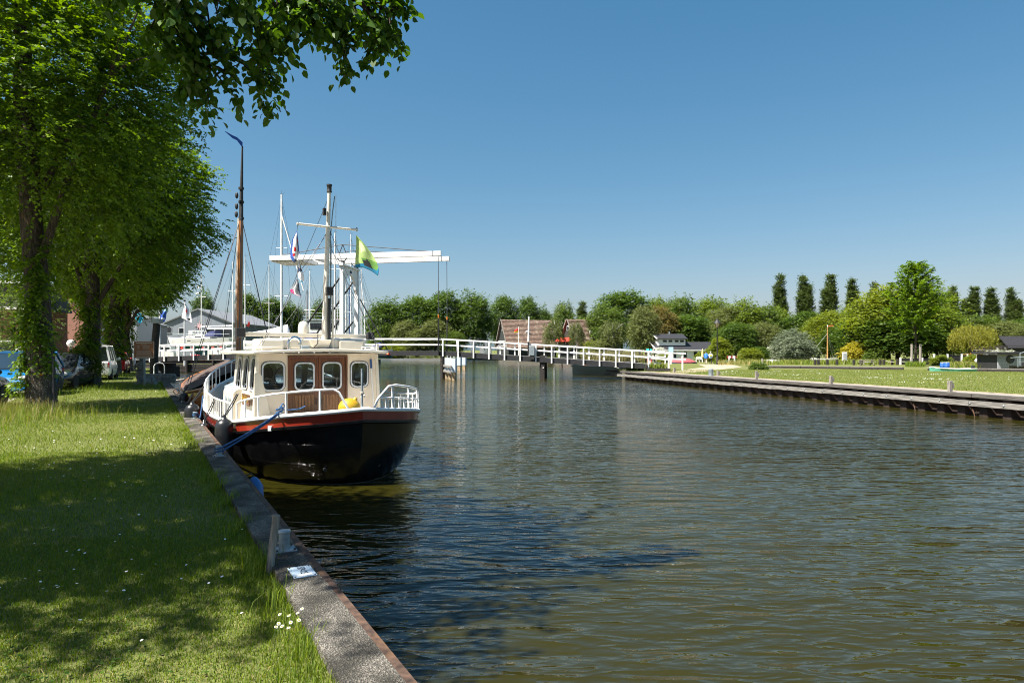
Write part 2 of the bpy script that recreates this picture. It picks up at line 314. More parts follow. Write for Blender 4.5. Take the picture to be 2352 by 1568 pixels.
leaf_dark = leafmat('dark_maple_leaf', (.028,.066,.010), (.095,.155,.024), .38)
leaf_mid = leafmat('mid_green_leaf', (.042,.085,.014), (.125,.18,.032), .38)
leaf_fresh = leafmat('fresh_leaf', (.060,.105,.012), (.165,.225,.03), .42)
leaf_olive = leafmat('olive_birch_leaf', (.072,.098,.026), (.165,.19,.058), .38)
leaf_bronze = leafmat('bronze_leaf', (.10,.085,.02), (.19,.16,.045), .35)
leaf_poplar = leafmat('poplar_leaf', (.036,.066,.018), (.105,.145,.042), .38)
leaf_willow = leafmat('willow_leaf', (.15,.16,.022), (.33,.33,.05), .5)
leaf_silver = leafmat('silver_leaf', (.085,.115,.062), (.21,.25,.16), .3)
leaf_lime = leafmat('lime_leaf', (.085,.12,.012), (.20,.245,.03), .45)
leaf_yellow = leafmat('golden_leaf', (.22,.20,.02), (.40,.36,.04), .4)
leaf_orange = leafmat('amber_leaf', (.25,.14,.02), (.42,.25,.04), .4)
leaf_white = leafmat('white_blossom', (.10,.14,.04), (.75,.75,.68), .3)
blade = leafmat('grass_blade', (.06,.118,.009), (.22,.285,.026), .4, .6)
blade_dry = leafmat('dry_grass_blade', (.17,.17,.04), (.42,.35,.14), .35, .7)
water = watermat()
# ------------------------------------------------------------------ ground, water
def land(name, poly, zf, m, depth=-2.5, cuts=()):
    pts = [Vector((x, y, 0)) for x, y in poly]; bm = bmesh.new(); vs = [bm.verts.new(p) for p in pts]
    for t in tessellate_polygon([pts]): bm.faces.new([vs[i] for i in t])
    for yc in cuts: bmesh.ops.bisect_plane(bm, geom=bm.verts[:]+bm.edges[:]+bm.faces[:], plane_co=(0, yc, 0), plane_no=(0, 1, 0))
    bmesh.ops.recalc_face_normals(bm, faces=bm.faces)
    for f in bm.faces:
        if f.normal.z < 0: f.normal_flip()
    for v in bm.verts: v.co.z = zf(v.co.y)
    edges = [e for e in bm.edges if len(e.link_faces) == 1]
    r = bmesh.ops.extrude_edge_only(bm, edges=edges)
    for v in [g for g in r['geom'] if isinstance(g, bmesh.types.BMVert)]: v.co.z = depth
    for f in bm.faces: f.material_index = 0 if abs(f.normal.z) > .7 else 1
    bm.normal_update()
    for f in bm.faces: f.material_index = 0 if abs(f.normal.z) > .7 else 1
    me = bpy.data.meshes.new(name); bm.to_mesh(me); bm.free(); me.materials.append(m); me.materials.append(soil)
    o = bpy.data.objects.new(name, me); COL.objects.link(o); return tag(o, kind='structure')
Q = .355
land('left_bank', [(qx(-40, -Q), -40), (qx(62.6, -Q), 62.6), (-41, 63), (-41.5, 76.6), (-21, 77.4), (-21.5, 95), (-25, 130), (-44, 195), (-80, 250), (-300, 700), (-2500, 3500), (-4000, 3500), (-4000, -40)],
     lambda y: 0, lawnmat)
RQ = lambda y: 17.7-.2546*(y-23.6)
land('right_bank', [(RQ(-60)+.4, -60), (RQ(56)+.4, 56), (10.4, 66), (14.5, 74), (17.5, 96), (13.5, 120), (8, 160), (-12, 180), (-36, 207), (-66, 252), (-250, 700), (-2300, 3500), (5000, 3500), (5000, -60)], zr, lawnmat, cuts=(30, 100))
w_ = MB().add([(-3000,-120,-.8),(3000,-120,-.8),(3000,3500,-.8),(-3000,3500,-.8)], [(0,1,2,3)]).build('canal_water', water); tag(w_, kind='structure')

# street behind the row of trees, path strips
def strip(name, pts, m, kind='structure'):
    mb = MB(); n = len(pts)//2; mb.add(pts, [(2*i, 2*i+1, 2*i+3, 2*i+2) for i in range(n-1)]); o = mb.build(name, m); return tag(o, kind=kind)
strip('street', [(qx(y, d), y, .004) for y in (-10, 12, 20, 30, 45, 62) for d in (-13.5, -5.6)], paving)
strip('quay_path', [(RQ(y)+d, y, zr(y)+.006) for y in np.linspace(-8, 56, 20) for d in (.4, 1.35)], paving)
strip('sandy_path', [(RQ(56)+1.2, 52, zr(52)+.009), (RQ(53)+2.6, 51, zr(51)+.009), (14.8, 60, zr(60)+.009), (17.0, 58.5, zr(58)+.009), (21, 74, zr(74)+.009), (24.6, 73, zr(73)+.009), (25, 92, zr(92)+.009), (29.5, 92, zr(92)+.009)], sandp)
strip('quay_verge', [(RQ(y)+d+.12*math.sin(y*1.7+d), y, zr(y)+.011) for y in np.linspace(2, 55, 60) for d in (1.32, 1.62)], sandp)

# ------------------------------------------------------------------ left quay wall
TH = R_(28.4); QO = (qx(3.38), 3.38, 0)
def ql(x, y, z=0):   # quay frame -> world; x to the water, y along
    return Vector((QO[0]+x*math.cos(TH)-y*math.sin(TH), QO[1]+x*math.sin(TH)+y*math.cos(TH), z))
quay = thing('quay_wall', 'concrete canal quay with rusty steel edge running along the lawn', 'quay wall', QO, TH)
cb = None
for i in range(31):
    y0 = -14+i*2.6
    if cb is None:
        mb = MB(); mb.box((-.183, 0, -.12), (.268, 2.586, .37)); cb = mb.build('coping_block', concrete, quay, bevel=.012); cb.location = (0, y0+1.3, 0)
    else: again(cb, quay, (rnd.uniform(-.004, .004), y0+1.3, rnd.uniform(-.004, .004)))
se = None
for i in range(14):
    if se is None:
        mb = MB(); mb.box((-.022, 0, .02), (.05, 5.79, .09)); mb.box((.0, 0, -.12), (.012, 5.79, .2)); se = mb.build('steel_edge', rust, quay, bevel=.006); se.location = (0, -11, 0)
    else: again(se, quay, (0, -11+5.8*i, 0))
mb = MB()
pts = []
for i in range(170):
    y = -14+i*.48
    for dy, x in ((0, -.04), (.1, -.18), (.24, -.18), (.34, -.04)): pts.append((x, y+dy))
mb.add([(x, y, z) for x, y in pts for z in (-2.2, -.02)], [(2*i, 2*i+1, 2*i+3, 2*i+2) for i in range(len(pts)-1)])
mb.build('sheet_pile_wall', sheetpile, quay)
# ------------------------------------------------------------------ right quay wall
TR = R_(14.28); RO = (17.7, 23.6, 0)
rq = thing('quay_wall', 'timber capped sheet pile quay along the far green lawn', 'quay wall', RO, TR)
CAP = WAL = PIL = None
for i in range(17):
    y0 = -30+i*4
    z = zr(RO[1]+(y0+2)*.97)
    if CAP is None:
        CAP = MB().box((.18, 0, -.05), (.42, 3.985, .13)).build('cap_timber', capwood, rq, bevel=.015)
        WAL = MB().box((-.07, 0, -.33), (.16, 3.985, .19)).build('waling_timber', longwood, rq, bevel=.015)
        CAP.location = WAL.location = (0, y0+2, z)
    else: again(CAP, rq, (rnd.uniform(-.01, .01), y0+2, z)); again(WAL, rq, (rnd.uniform(-.01, .01), y0+2, z))
for i in range(64):
    y0 = -24+i*.92
    if PIL is None:
        PIL = MB()
        PIL.loft([[(.32, -.46, z), (.05, -.34, z), (.05, -.02, z), (.32, .1, z), (.32, .46, z), (.36, .46, z), (.36, -.46, z)] for z in (-2.2, -.12)])
        PIL = PIL.build('sheet_pile', sheetpile, rq); PIL.location = (0, y0, -.02)
    else: again(PIL, rq, (0, y0, zr(RO[1]+y0*.97)-.01))
bo = None
for i in range(40):
    if bo is None: bo = MB().ball((-.155, 0, 0), .03, 8, 5).build('bolt', galv, rq); bo.location = (0, -18, -.33)
    else: again(bo, rq, (0, -18+i*1.33, -.33+zr(RO[1]+(-18+i*1.33)*.97)+.01))
for i, y0 in enumerate((-.6, 1.9, 4.6, -3.4)):
    MB().tube([(-.02, y0+.1, -.42), (-.10, y0-.12, -.84)], .018, 6).build('tie_rod', rust, rq)

# ------------------------------------------------------------------ foliage
def unit(a): return a/np.maximum(np.linalg.norm(a, axis=-1, keepdims=True), 1e-9)
def leaves(base, dirs, nrm, ln, wd, fold=.25, ovate=False):
    n = len(base); d = unit(dirs); s = unit(np.cross(d, nrm)); u = np.cross(s, d)
    ln = np.broadcast_to(np.asarray(ln), (n,))[:, None]; wd = np.broadcast_to(np.asarray(wd), (n,))[:, None]
    if ovate:
        a, b = base+d*ln*.24+u*wd*fold, base+d*ln*.62+u*wd*fold*.8
        V = np.stack([base, a+s*wd*.86, b+s*wd*.82, base+d*ln-u*ln*.14, b-s*wd*.82, a-s*wd*.86], 1).reshape(-1, 3); return V, np.arange(6*n).reshape(n, 6)
    m = base+d*ln*.42+u*wd*fold
    V = np.stack([base, m+s*wd, base+d*ln-u*ln*.12, m-s*wd], 1).reshape(-1, 3)
    return V, np.arange(4*n).reshape(n, 4)
def sprays(o, d, L, k, ll, lw, droop=.25, spread=.9, rng=rg, upn=.8, ovate=False):
    n = len(o); d = unit(d); up = np.array([0, 0, 1.])
    side = unit(np.cross(d, up)+1e-4); L = np.broadcast_to(np.asarray(L), (n,))
    t = (np.arange(k)+.6)/k; T = t[None, :, None]
    base = o[:, None, :]+d[:, None, :]*T*L[:, None, None]-up*(droop*(T**2)*L[:, None, None])
    sg = np.where(np.arange(k) % 2 == 0, 1., -1.)[None, :, None]
    ld = d[:, None, :]*.7+side[:, None, :]*sg*spread-up*droop*.8+rng.normal(0, .25, (n, k, 3))
    nn = np.broadcast_to(up*upn, (n, k, 3))+rng.normal(0, .42, (n, k, 3))
    sz = rng.uniform(.7, 1.15, (n, k))
    tone = np.clip(.25+.5*rng.random((n, 1))+.35*rng.normal(0, .5, (n, k))+.1*t[None, :], 0, 1)
    V, F = leaves(base.reshape(-1, 3), ld.reshape(-1, 3), nn.reshape(-1, 3), (ll*sz).ravel(), (lw*sz).ravel(), ovate=ovate)
    return V, F, tone.ravel()
def join(parts):
    V = []; F = []; T = []; n = 0
    for v, f, t in parts: V.append(v); F.append(f+n); T.append(t); n += len(v)
    return np.concatenate(V), np.concatenate(F), np.concatenate(T)
def crownpts(c, r, n, rng, lobes=14, depth=.34, low=-.9, inner=.45):
    ld = unit(rng.normal(0, 1, (lobes, 3))); la = rng.uniform(.6, 1., lobes)
    d = unit(rng.normal(0, 1, (n*3, 3))); d = d[d[:, 2] > low][:n]
    R = (1-depth)+depth*np.max(np.exp(-((1-d @ ld.T)/.14))*la[None, :], 1)
    u = inner+(1-inner)*rng.random(len(d))**.6
    p = d*(R*u)[:, None]
    return np.array(c)+p*np.array(r), d
def clumps(c, r, nc, per, sig, rng, L=.5, k=8, ll=.1, lw=.03, droop=.3, ovate=False, **kw):
    p, d = crownpts(c, r, nc, rng, **kw)
    q = np.repeat(p, per, 0)+rng.normal(0, 1, (len(p)*per, 3))*np.array([sig, sig, sig*.6])
    dd = np.repeat(d, per, 0)+rng.normal(0, .6, (len(p)*per, 3)); dd[:, 2] *= .6
    V, F, T = sprays(q, dd, L*rng.uniform(.6, 1.2, len(q)), k, ll, lw, droop, rng=rng, ovate=ovate)
    cl = np.repeat(rng.normal(0, .13, len(p)), per*k)
    return V, F, np.clip(T+cl, 0, 1)
def limbs(base, h, r0, crown_c, crown_r, n, rng, lean=(0, 0), split=.35, wob=.12, fork=True):
    mb = MB(); x, y = base; top = Vector((x+lean[0], y+lean[1], h))
    P = [Vector((x, y, -.15)), Vector((x, y, .25))]; rr = [r0*1.45, r0*1.12]
    for i in range(1, 8):
        t = i/7; P.append(Vector((x+lean[0]*t+rng.normal(0, wob)*.4, y+lean[1]*t+rng.normal(0, wob)*.4, .25+(h-.25)*t))); rr.append(r0*(1-.62*t**1.2))
    mb.tube(P, rr, 12)
    for i in range(n):
        t = split+(1-split)*(i+.3)/n; k = int(t*7)+1; s = P[min(k, 8)]
        a = i*2.4+rng.uniform(-.4, .4); e = rng.uniform(.5, .92)
        q = Vector((crown_c[0]+math.cos(a)*crown_r[0]*e, crown_c[1]+math.sin(a)*crown_r[1]*e, max(s.z+.6, crown_c[2]+rng.uniform(-.4, .75)*crown_r[2])))
        m1 = s.lerp(q, .35)+Vector((rng.normal(0, .15), rng.normal(0, .15), .35)); m2 = s.lerp(q, .7)+Vector((rng.normal(0, .2), rng.normal(0, .2), .25))
        rb = r0*.42*(1-.5*t); mb.tube([s, m1, m2, q], [rb, rb*.75, rb*.45, rb*.12], 6)
        for j in range(2):
            a2 = a+rng.uniform(-1, 1); q2 = m2+Vector((math.cos(a2), math.sin(a2), rng.uniform(0, .8)))*crown_r[0]*.32
            mb.tube([m2, m2.lerp(q2, .5)+Vector((0, 0, .12)), q2], [rb*.4, rb*.26, rb*.06], 5)
    return mb
# --- the row of elms on the left bank
ROW = 'elms in a row along the left quay'
def elm(px, Y, label, seed, cr, ch, h, r0, ndense, shoots, lean=(0, 0), ll=.10):
    rng = np.random.default_rng(seed); X = gx(px, Y)
    t = thing('elm_tree', label, 'tree', (X, Y, 0), 0, ROW)
    limbs((0, 0), h, r0, (0, 0, ch[0]), (cr, cr, ch[1]), 11, rng, lean).build('trunk', bark, t, smooth=60)
    parts = [clumps((lean[0]*.5, lean[1]*.5, ch[0]), (cr, cr, ch[1]), ndense, 15, .42, rng, L=.5, k=8, ll=ll, lw=ll*.33, depth=.22, inner=.45)]
    V, F, T = join(parts); npmesh('crown', V, F, leaf_elm, t, T)
    z = rng.uniform(shoots[0], shoots[1], shoots[2]); a = rng.uniform(0, 2*math.pi, shoots[2]); z = z-(z-.9)*.0
    k_ = (np.abs((a-.6+math.pi) % (2*math.pi)-math.pi) > .95) & (np.sin(3*a+2.1*z)+np.sin(2*z-a*2+seed) > -.75) if shoots[2] > 400 else np.ones(len(a), bool); a, z = a[k_], z[k_]
    rad = r0*1.02-.04*z
    o = np.stack([np.cos(a)*rad, np.sin(a)*rad, z], 1); tg = rng.uniform(-1.2, 1.2, len(a)); d = np.stack([np.cos(a)-tg*np.sin(a), np.sin(a)+tg*np.cos(a), rng.uniform(-.6, .5, len(a))], 1)
    V, F, T = sprays(o, d, rng.uniform(.2, .55, len(a)), 8, ll*.95, ll*.32, .7, rng=rng)
    npmesh('trunk_shoots', V, F, leaf_elm, t, T)
    return t, rng
t1, g1 = elm(95, 19, 'elm with lichen spotted base and ivy clad trunk beside the black car', 11, 4.15, (8.9, 5.0), 12.4, .34, 820, (1.1, 4.8, 950), (-.7, .1), ll=.125)
o = np.array([[.30*math.cos(a), .3*math.sin(a), z] for a, z in ((-2.2, .75), (-2.5, .6), (-1.9, .7), (-2.9, .8))]); o = np.repeat(o, 9, 0)+g1.normal(0, .06, (36, 3))
d = np.stack([g1.uniform(-1, -.2, 36), g1.uniform(-1, 0, 36), g1.uniform(-.2, .5, 36)], 1)
V, F, T = sprays(o, d, .5, 9, .1, .03, .35, rng=g1); npmesh('base_shoots', V, F, leaf_elm, t1, T)
elm(210, 31.5, 'elm with a bright leafy bush of shoots around its foot', 12, 6.0, (8.6, 5.1), 11.5, .36, 900, (1.6, 4.6, 420), ll=.15)
elm(262, 44, 'ivy covered elm between the bushy footed elm and the last elm', 13, 5.4, (8.4, 4.8), 11, .40, 620, (1.2, 4.6, 330), ll=.18)
elm(290, 53, 'last elm of the row, beside the cyan flag', 14, 3.9, (7.0, 3.4), 9, .42, 420, (1.5, 4.5, 120), ll=.19)
def bush(name, label, cat, X, Y, z, w, h, m, seed, n, ll=.1, group=None, dep=None, per=10, k=7, lw=.33, depth=.3):
    rng = np.random.default_rng(seed); t = thing(name, label, cat, (X, Y, z), 0, group)
    V, F, T = clumps((0, 0, h*.48), (w/2, (dep or w)/2, h*.52), n, per, max(.1, w*.045), rng, L=ll*4, k=k, ll=ll, lw=ll*lw, depth=depth, low=-.8, inner=.55)
    V[:, 2] = np.maximum(V[:, 2], .02)
    npmesh('foliage', V, F, m, t, T)
    mb = MB()
    for i in range(5):
        a = i*1.3; mb.tube([(0, 0, 0), (math.cos(a)*w*.12, math.sin(a)*w*.12, h*.35), (math.cos(a)*w*.3, math.sin(a)*w*.25, h*.72)], [.05*w/2+.01, .03*w/2+.008, .006], 5)
    mb.build('stem', bark2, t); return t
bush('leafy_bush', 'bright green bush of shoots at the foot of the second elm', 'bush', gx(192, 31), 30.7, 0, 1.7, 1.9, leaf_lime, 31, 90, .1)
# --- the near tree overhead, out of frame on the left, its boughs reaching in
rng = np.random.default_rng(21); NT = thing('broadleaf_tree', 'near tree whose leafy boughs hang in at the top left', 'tree', (-7.9, 5.0, 0))
mb = limbs((0, 0), 9, .33, (0, .3, 7.2), (4.2, 4.2, 3), 10, rng, (.3, .3), .45)
VP = []; twig = []
def bough(pts, r, n, side, seed, ll=.088, lw=.034, dens=1.0):
    rr_ = np.random.default_rng(seed); P = [Vector(p)-NT.location for p in pts]
    mb.tube(P, [r*(1-.8*i/(len(P)-1)) for i in range(len(P))], 6)
    seg = np.array([list(p) for p in P]); L = np.linalg.norm(np.diff(seg, axis=0), axis=1); cum = np.r_[0, np.cumsum(L)]
    s = rr_.uniform(.18, 1.0, n)**.8*cum[-1]; b = np.stack([np.interp(s, cum, seg[:, i]) for i in range(3)], 1)
    main = unit(seg[-1]-seg[0]); d = main*.5+rr_.normal(0, .55, (n, 3))+np.array([0, 0, -.25]); d = unit(d); Lt = rr_.uniform(.25, .75, n)*side
    tip = b+d*Lt[:, None]-np.array([0, 0, .12])
    for i in range(n): twig.append((b[i], (b[i]+tip[i])/2+np.array([0, 0, .03]), tip[i]))
    k = max(3, int(6*dens))
    q = np.repeat(b, k, 0)+(np.repeat(tip-b, k, 0))*rr_.uniform(.35, 1.1, (n*k, 1)); dd = np.repeat(d, k, 0)+rr_.normal(0, .8, (n*k, 3)); dd[:, 2] -= .2
    VP.append(sprays(q, dd, rr_.uniform(.1, .2, n*k), 4, ll, lw, .6, .8, rng=rr_, ovate=True))
def bp(*q): return [at(*p) for p in q]
bough(bp((-420, -260, 5.2), (120, -190, 5.6), (400, -30, 6.0), (470, 85, 6.3), (551, 140, 6.6), (600, 165, 6.8)), .07, 44, .5, 1)
bough(bp((300, -90, 5.6), (540, -20, 6.0), (594, 70, 6.2), (634, 128, 6.4)), .035, 18, .4, 2)
bough(bp((420, -160, 5.6), (628, -30, 6.0), (750, 10, 6.2), (785, 55, 6.3)), .05, 24, .5, 3)
bough(bp((700, -60, 5.8), (800, -5, 6.2), (850, 8, 6.4), (905, 28, 6.5)), .035, 26, .45, 4)
bough(bp((-300, -260, 5.4), (100, -190, 5.6), (330, -90, 5.9), (480, -10, 6.1)), .06, 34, .6, 5)
bough(bp((330, -40, 5.8), (400, 60, 6.1), (430, 95, 6.3), (470, 150, 6.4)), .03, 26, .5, 6)
bough(bp((560, -110, 5.6), (660, -50, 5.9), (760, -40, 6.1), (820, -10, 6.2)), .03, 20, .45, 8)
for a, b, c in twig: mb.tube([a, b, c], [.014, .009, .003], 4)
mb.build('trunk', bark2, NT, smooth=60)
# the rest of its crown stands above and behind the frame and shades the lawn
VP.append(clumps((-.2, .2, 7.2), (4.1, 4.3, 2.9), 480, 12, .5, rng, L=.55, k=8, ll=.13, lw=.045, depth=.3, inner=.35, low=-.45, ovate=True))
VP.append(clumps((1.6, 1.6, 6.9), (2.0, 2.6, 1.6), 70, 12, .45, rng, L=.55, k=8, ll=.13, lw=.045, depth=.3, inner=.3, low=-.6, ovate=True))
nb = len(VP)-2
for i in (nb, nb+1):   # no leaves of the high crown hang lower than the boughs
    V, F, T = VP[i]; c = V.reshape(-1, 6, 3).mean(1)+np.array(NT.location)
    keep = (c[:, 2] > 2.0+.56*c[:, 1]) | (c[:, 0] < -.82*c[:, 1]-.4)
    VP[i] = (V.reshape(-1, 6, 3)[keep].reshape(-1, 3), np.arange(6*keep.sum()).reshape(-1, 6), T[keep])
V, F, T = join(VP); npmesh('crown', V, F, leaf_near, NT, T)

# ------------------------------------------------------------------ lawn: blades, dry stalks, daisies
def blades(name, P, h, w, m, rng, lean=.5, seg=2):
    n = len(P); a = rng.uniform(0, 2*math.pi, n); d = np.stack([np.cos(a), np.sin(a), np.zeros(n)], 1)
    la = rng.uniform(0, 2*math.pi, n); l = np.stack([np.cos(la), np.sin(la), np.zeros(n)], 1)*(rng.uniform(.1, 1, n)*lean)[:, None]
    H = (h*rng.uniform(.55, 1.25, n))[:, None]; Wd = (w*rng.uniform(.7, 1.2, n))[:, None]; up = np.array([0, 0, 1.])
    b0, b1 = P-d*Wd, P+d*Wd; mid = P+up*H*.6+l*H*.35; m0, m1 = mid-d*Wd*.8, mid+d*Wd*.8; tip = P+up*H*(1-.2*lean)+l*H
    V = np.stack([b0, b1, m1, m0, tip], 1).reshape(-1, 3); i = np.arange(n)*5
    F = np.concatenate([np.stack([i, i+1, i+2], 1), np.stack([i, i+2, i+3], 1), np.stack([i+3, i+2, i+4], 1)])
    tn = np.clip(rng.normal(.45, .25, n), 0, 1); o = npmesh(name, V, F, m, None, np.tile(tn, 3)); return tag(o, kind='stuff')
def lawnpts(y0, y1, dens, rng, cmin=-14, cmax=-.36):
    n = int(dens*(y1-y0)*(cmax-cmin)); y = rng.uniform(y0, y1, n); c = rng.uniform(cmin, cmax, n); x = qx(y)+c
    k = (x > -.80*y-.6) & (x < .3*y); return np.stack([x[k], y[k], np.zeros(k.sum())], 1)
rg = np.random.default_rng(77)
P = np.concatenate([lawnpts(2.6, 6, 8000, rg), lawnpts(6, 11, 3000, rg), lawnpts(11, 20, 850, rg), lawnpts(20, 34, 300, rg), lawnpts(34, 60, 110, rg)])
sz = np.where(P[:, 1] < 6, 1, np.where(P[:, 1] < 11, 1.25, np.where(P[:, 1] < 20, 1.8, 2.8)))
wn = np.sin(P[:, 0]*.9+2.1*np.sin(P[:, 1]*.55))+np.sin(P[:, 1]*1.15+1.7*np.sin(P[:, 0]*.6)+1.)+.6*np.sin(P[:, 0]*3.1+P[:, 1]*2.3)
keep = (wn < 1.15) | (rg.random(len(P)) < .62); P, sz, wn = P[keep], sz[keep], wn[keep]   # thin worn patches
pn = np.sin(P[:, 0]*1.9+np.sin(P[:, 1]*1.3))*np.sin(P[:, 1]*1.7+1.1*np.sin(P[:, 0]*.8))
edge = np.clip(1-(-(P[:, 0]-qx(P[:, 1]))-.36)/.35, 0, 1)
blades('lawn_grass', P, (.030+.010*pn+.055*edge*rg.random(len(P)))*np.minimum(sz, 1.4), .0022*sz, blade, rg, .8)
Pd = P[rg.random(len(P)) < np.clip(.07+.16*(wn-.5), .05, .38)]; blades('dry_lawn_grass', Pd, .035, .0026*np.where(Pd[:, 1] < 8, 1, 2), blade_dry, rg, 1.6)
r = np.random.default_rng(13); Pc = lawnpts(2.8, 12, 150, r); cn = np.sin(Pc[:, 0]*1.7+1.3*np.sin(Pc[:, 1]*1.9)+2)*np.sin(Pc[:, 1]*1.4); Pc = Pc[(cn > .25)]; Pc[:, 2] = r.uniform(.018, .035, len(Pc))   # clover
a3 = r.uniform(0, 6.28, len(Pc)); B = np.repeat(Pc, 3, 0); A3 = np.repeat(a3, 3)+np.tile([0, 2.09, 4.19], len(Pc)); V, F = leaves(B, np.stack([np.cos(A3), np.sin(A3), np.full(len(A3), .12)], 1), np.tile([0, 0, 1.], (len(B), 1))+r.normal(0, .15, (len(B), 3)), .013, .0065, .1, True)
tag(npmesh('clover', V, F, leaf_near, None, np.repeat(r.random(len(Pc)), 3)), kind='stuff')
# tall grass round the elms and along the street
def tall(name, spots, h, w, m, seed, z=0):
    r = np.random.default_rng(seed); A = []
    for x, y, sx, sy, n in spots: A.append(np.stack([r.normal(x, sx, n), r.normal(y, sy, n), np.full(n, z)], 1))
    P = np.concatenate(A); return blades(name, P, h, w, m, r, .7)
rowx = lambda y: -13-.53*(y-19)
tall('tall_grass', [(-13.4, 18.1, .9, .35, 900), (-12.6, 18.6, .5, .4, 350), (rowx(15)-.6, 16, .8, 1.2, 900), (-14.6, 17.3, .7, .5, 700), (rowx(31), 31, .8, .8, 700), (rowx(44)+.3, 43, 1.0, .7, 700), (rowx(56)+.3, 55, 1.1, .8, 700), (rowx(37)-1.2, 37, .5, 4, 900), (rowx(25)-.6, 25.5, .35, 3, 900)], .30, .0042, blade, 5)
tall('dry_tall_grass', [(-13.5, 18.0, .9, .3, 330), (-14.4, 17.2, .6, .4, 220), (rowx(15)-.6, 16, .7, 1.2, 300), (-12.8, 18.4, .4, .3, 120)], .44, .004, blade_dry, 6)
E1 = lambda y: qx(y, -.43)
tall('edge_grass', [(E1(y), y, .04, .16, n) for y, n in ((5.05, 160), (5.3, 80), (4.4, 60), (7.2, 90), (8.0, 130), (8.6, 110), (11.6, 140), (12.6, 110), (6.2, 60), (14, 90), (16, 90), (19, 90), (3.7, 50))], .17, .003, blade, 7)
# daisies: ten big ones near the kerb are things, the rest are scattered
dz = None
def daisy_mesh(r=.016):
    mb = MB(); mb.tube([(0, 0, -.07), (.003, 0, -.03), (0, 0, 0)], .0015, 4); mb.m = 1
    for k in range(11):
        a = 2*math.pi*k/11; c, s = math.cos(a), math.sin(a); e = .2
        mb.add([(.004*c, .004*s, .002), (r*.6*math.cos(a-e), r*.6*math.sin(a-e), .005), (r*c, r*s, .003), (r*.6*math.cos(a+e), r*.6*math.sin(a+e), .005)], [(0, 1, 2, 3)])
    mb.m = 2; mb.ball((0, 0, .004), (.0045, .0045, .003), 8, 4); return mb
petal = mat('daisy_petal', (.8,.8,.78), .6, var=.03); dcore = mat('daisy_core', (.7,.45,.02), .7, var=.1); stem_m = mat('green_stem', (.07,.14,.03), .6)
for px, py in ((643, 1411), (664, 1414), (640, 1432), (684, 1408), (668, 1429), (648, 1438), (687, 1424), (694, 1398), (634, 1440), (663, 1442)):
    D = (1.65-.125)*1568/(py-804)
    if dz is None: dz = daisy_mesh(.0125).build('daisy', [stem_m, petal, dcore], recalc=False); o = dz
    else: o = bpy.data.objects.new('daisy', dz.data); COL.objects.link(o)
    o.location = (gx(px, D), D, .125); o.rotation_euler = (rnd.uniform(.2, .8), rnd.uniform(-.4, .4), 0); tag(o, 'white daisy in the clump of daisies against the quay kerb', 'daisy', 'clump of daisies at the kerb')
r = np.random.default_rng(9); Vd = []; Fd = []; n = 0
spots = [(-7, 9.5, 2.2, 1.2, 60), (-5.7, 9.2, .6, .6, 30), (-3.3, 5, 1.0, .5, 26), (-2.6, 4.5, .8, .5, 22), (-5.4, 11.3, .4, .5, 20), (-6.5, 13, 1.2, .9, 34), (-11.5, 27, 2, 3, 60), (-9.5, 20, 2, 2.5, 60), (-2.4, 5.9, .6, .8, 10), (-16, 33, 2, 4, 50), (-9, 12, 2.5, 1, 40), (-4, 7, 2, 1, 20)]
for x, y, sx, sy, k in spots:
    for i in range(k):
        c = np.array([r.normal(x, sx), r.normal(y, sy), .045+r.uniform(0, .02)])
        if c[0] > qx(c[1])-.42: continue
        rr2 = .0095*r.uniform(.8, 1.2)*(1 if c[1] < 12 else 1.4); a = np.arange(8)*math.pi/4; t = r.uniform(-.35, .35, 2)
        Vd.append(c+np.stack([rr2*np.cos(a), rr2*np.sin(a), rr2*(t[0]*np.cos(a)+t[1]*np.sin(a)-.25)], 1)); Fd.append(np.arange(8)+n); n += 8
tag(npmesh('daisies', np.concatenate(Vd), np.array(Fd), petal), kind='stuff')
# far lawn: daisies and rough tufts
Vd = []; Fd = []; n = 0; r = np.random.default_rng(10); Tu = []
for i in range(34):
    y = r.uniform(30, 58); x = RQ(y)+r.uniform(2.4, 18); k = r.integers(3, 15)
    for j in range(k):
        c = np.array([x+r.normal(0, .5), y+r.normal(0, .5), zr(y)+.05]); a = np.arange(6)*math.pi/3; q = .024
        Vd.append(c+np.stack([q*np.cos(a), q*np.sin(a), q*.5*np.cos(a)], 1)); Fd.append(np.arange(6)+n); n += 6
tag(npmesh('far_daisies', np.concatenate(Vd), np.array(Fd), petal), kind='stuff')
n = 110000; y = r.uniform(24, 62, n); x = RQ(y)+1.6+r.random(n)**1.2*34; k = x < .9*y; Pf = np.stack([x, y, [zr(q) for q in y]], 1)[k]
blades('far_lawn_grass', Pf, .045, .009, blade, r, .9); blades('far_dry_grass', Pf[r.random(len(Pf)) < .22], .045, .010, blade_dry, r, 1.2)

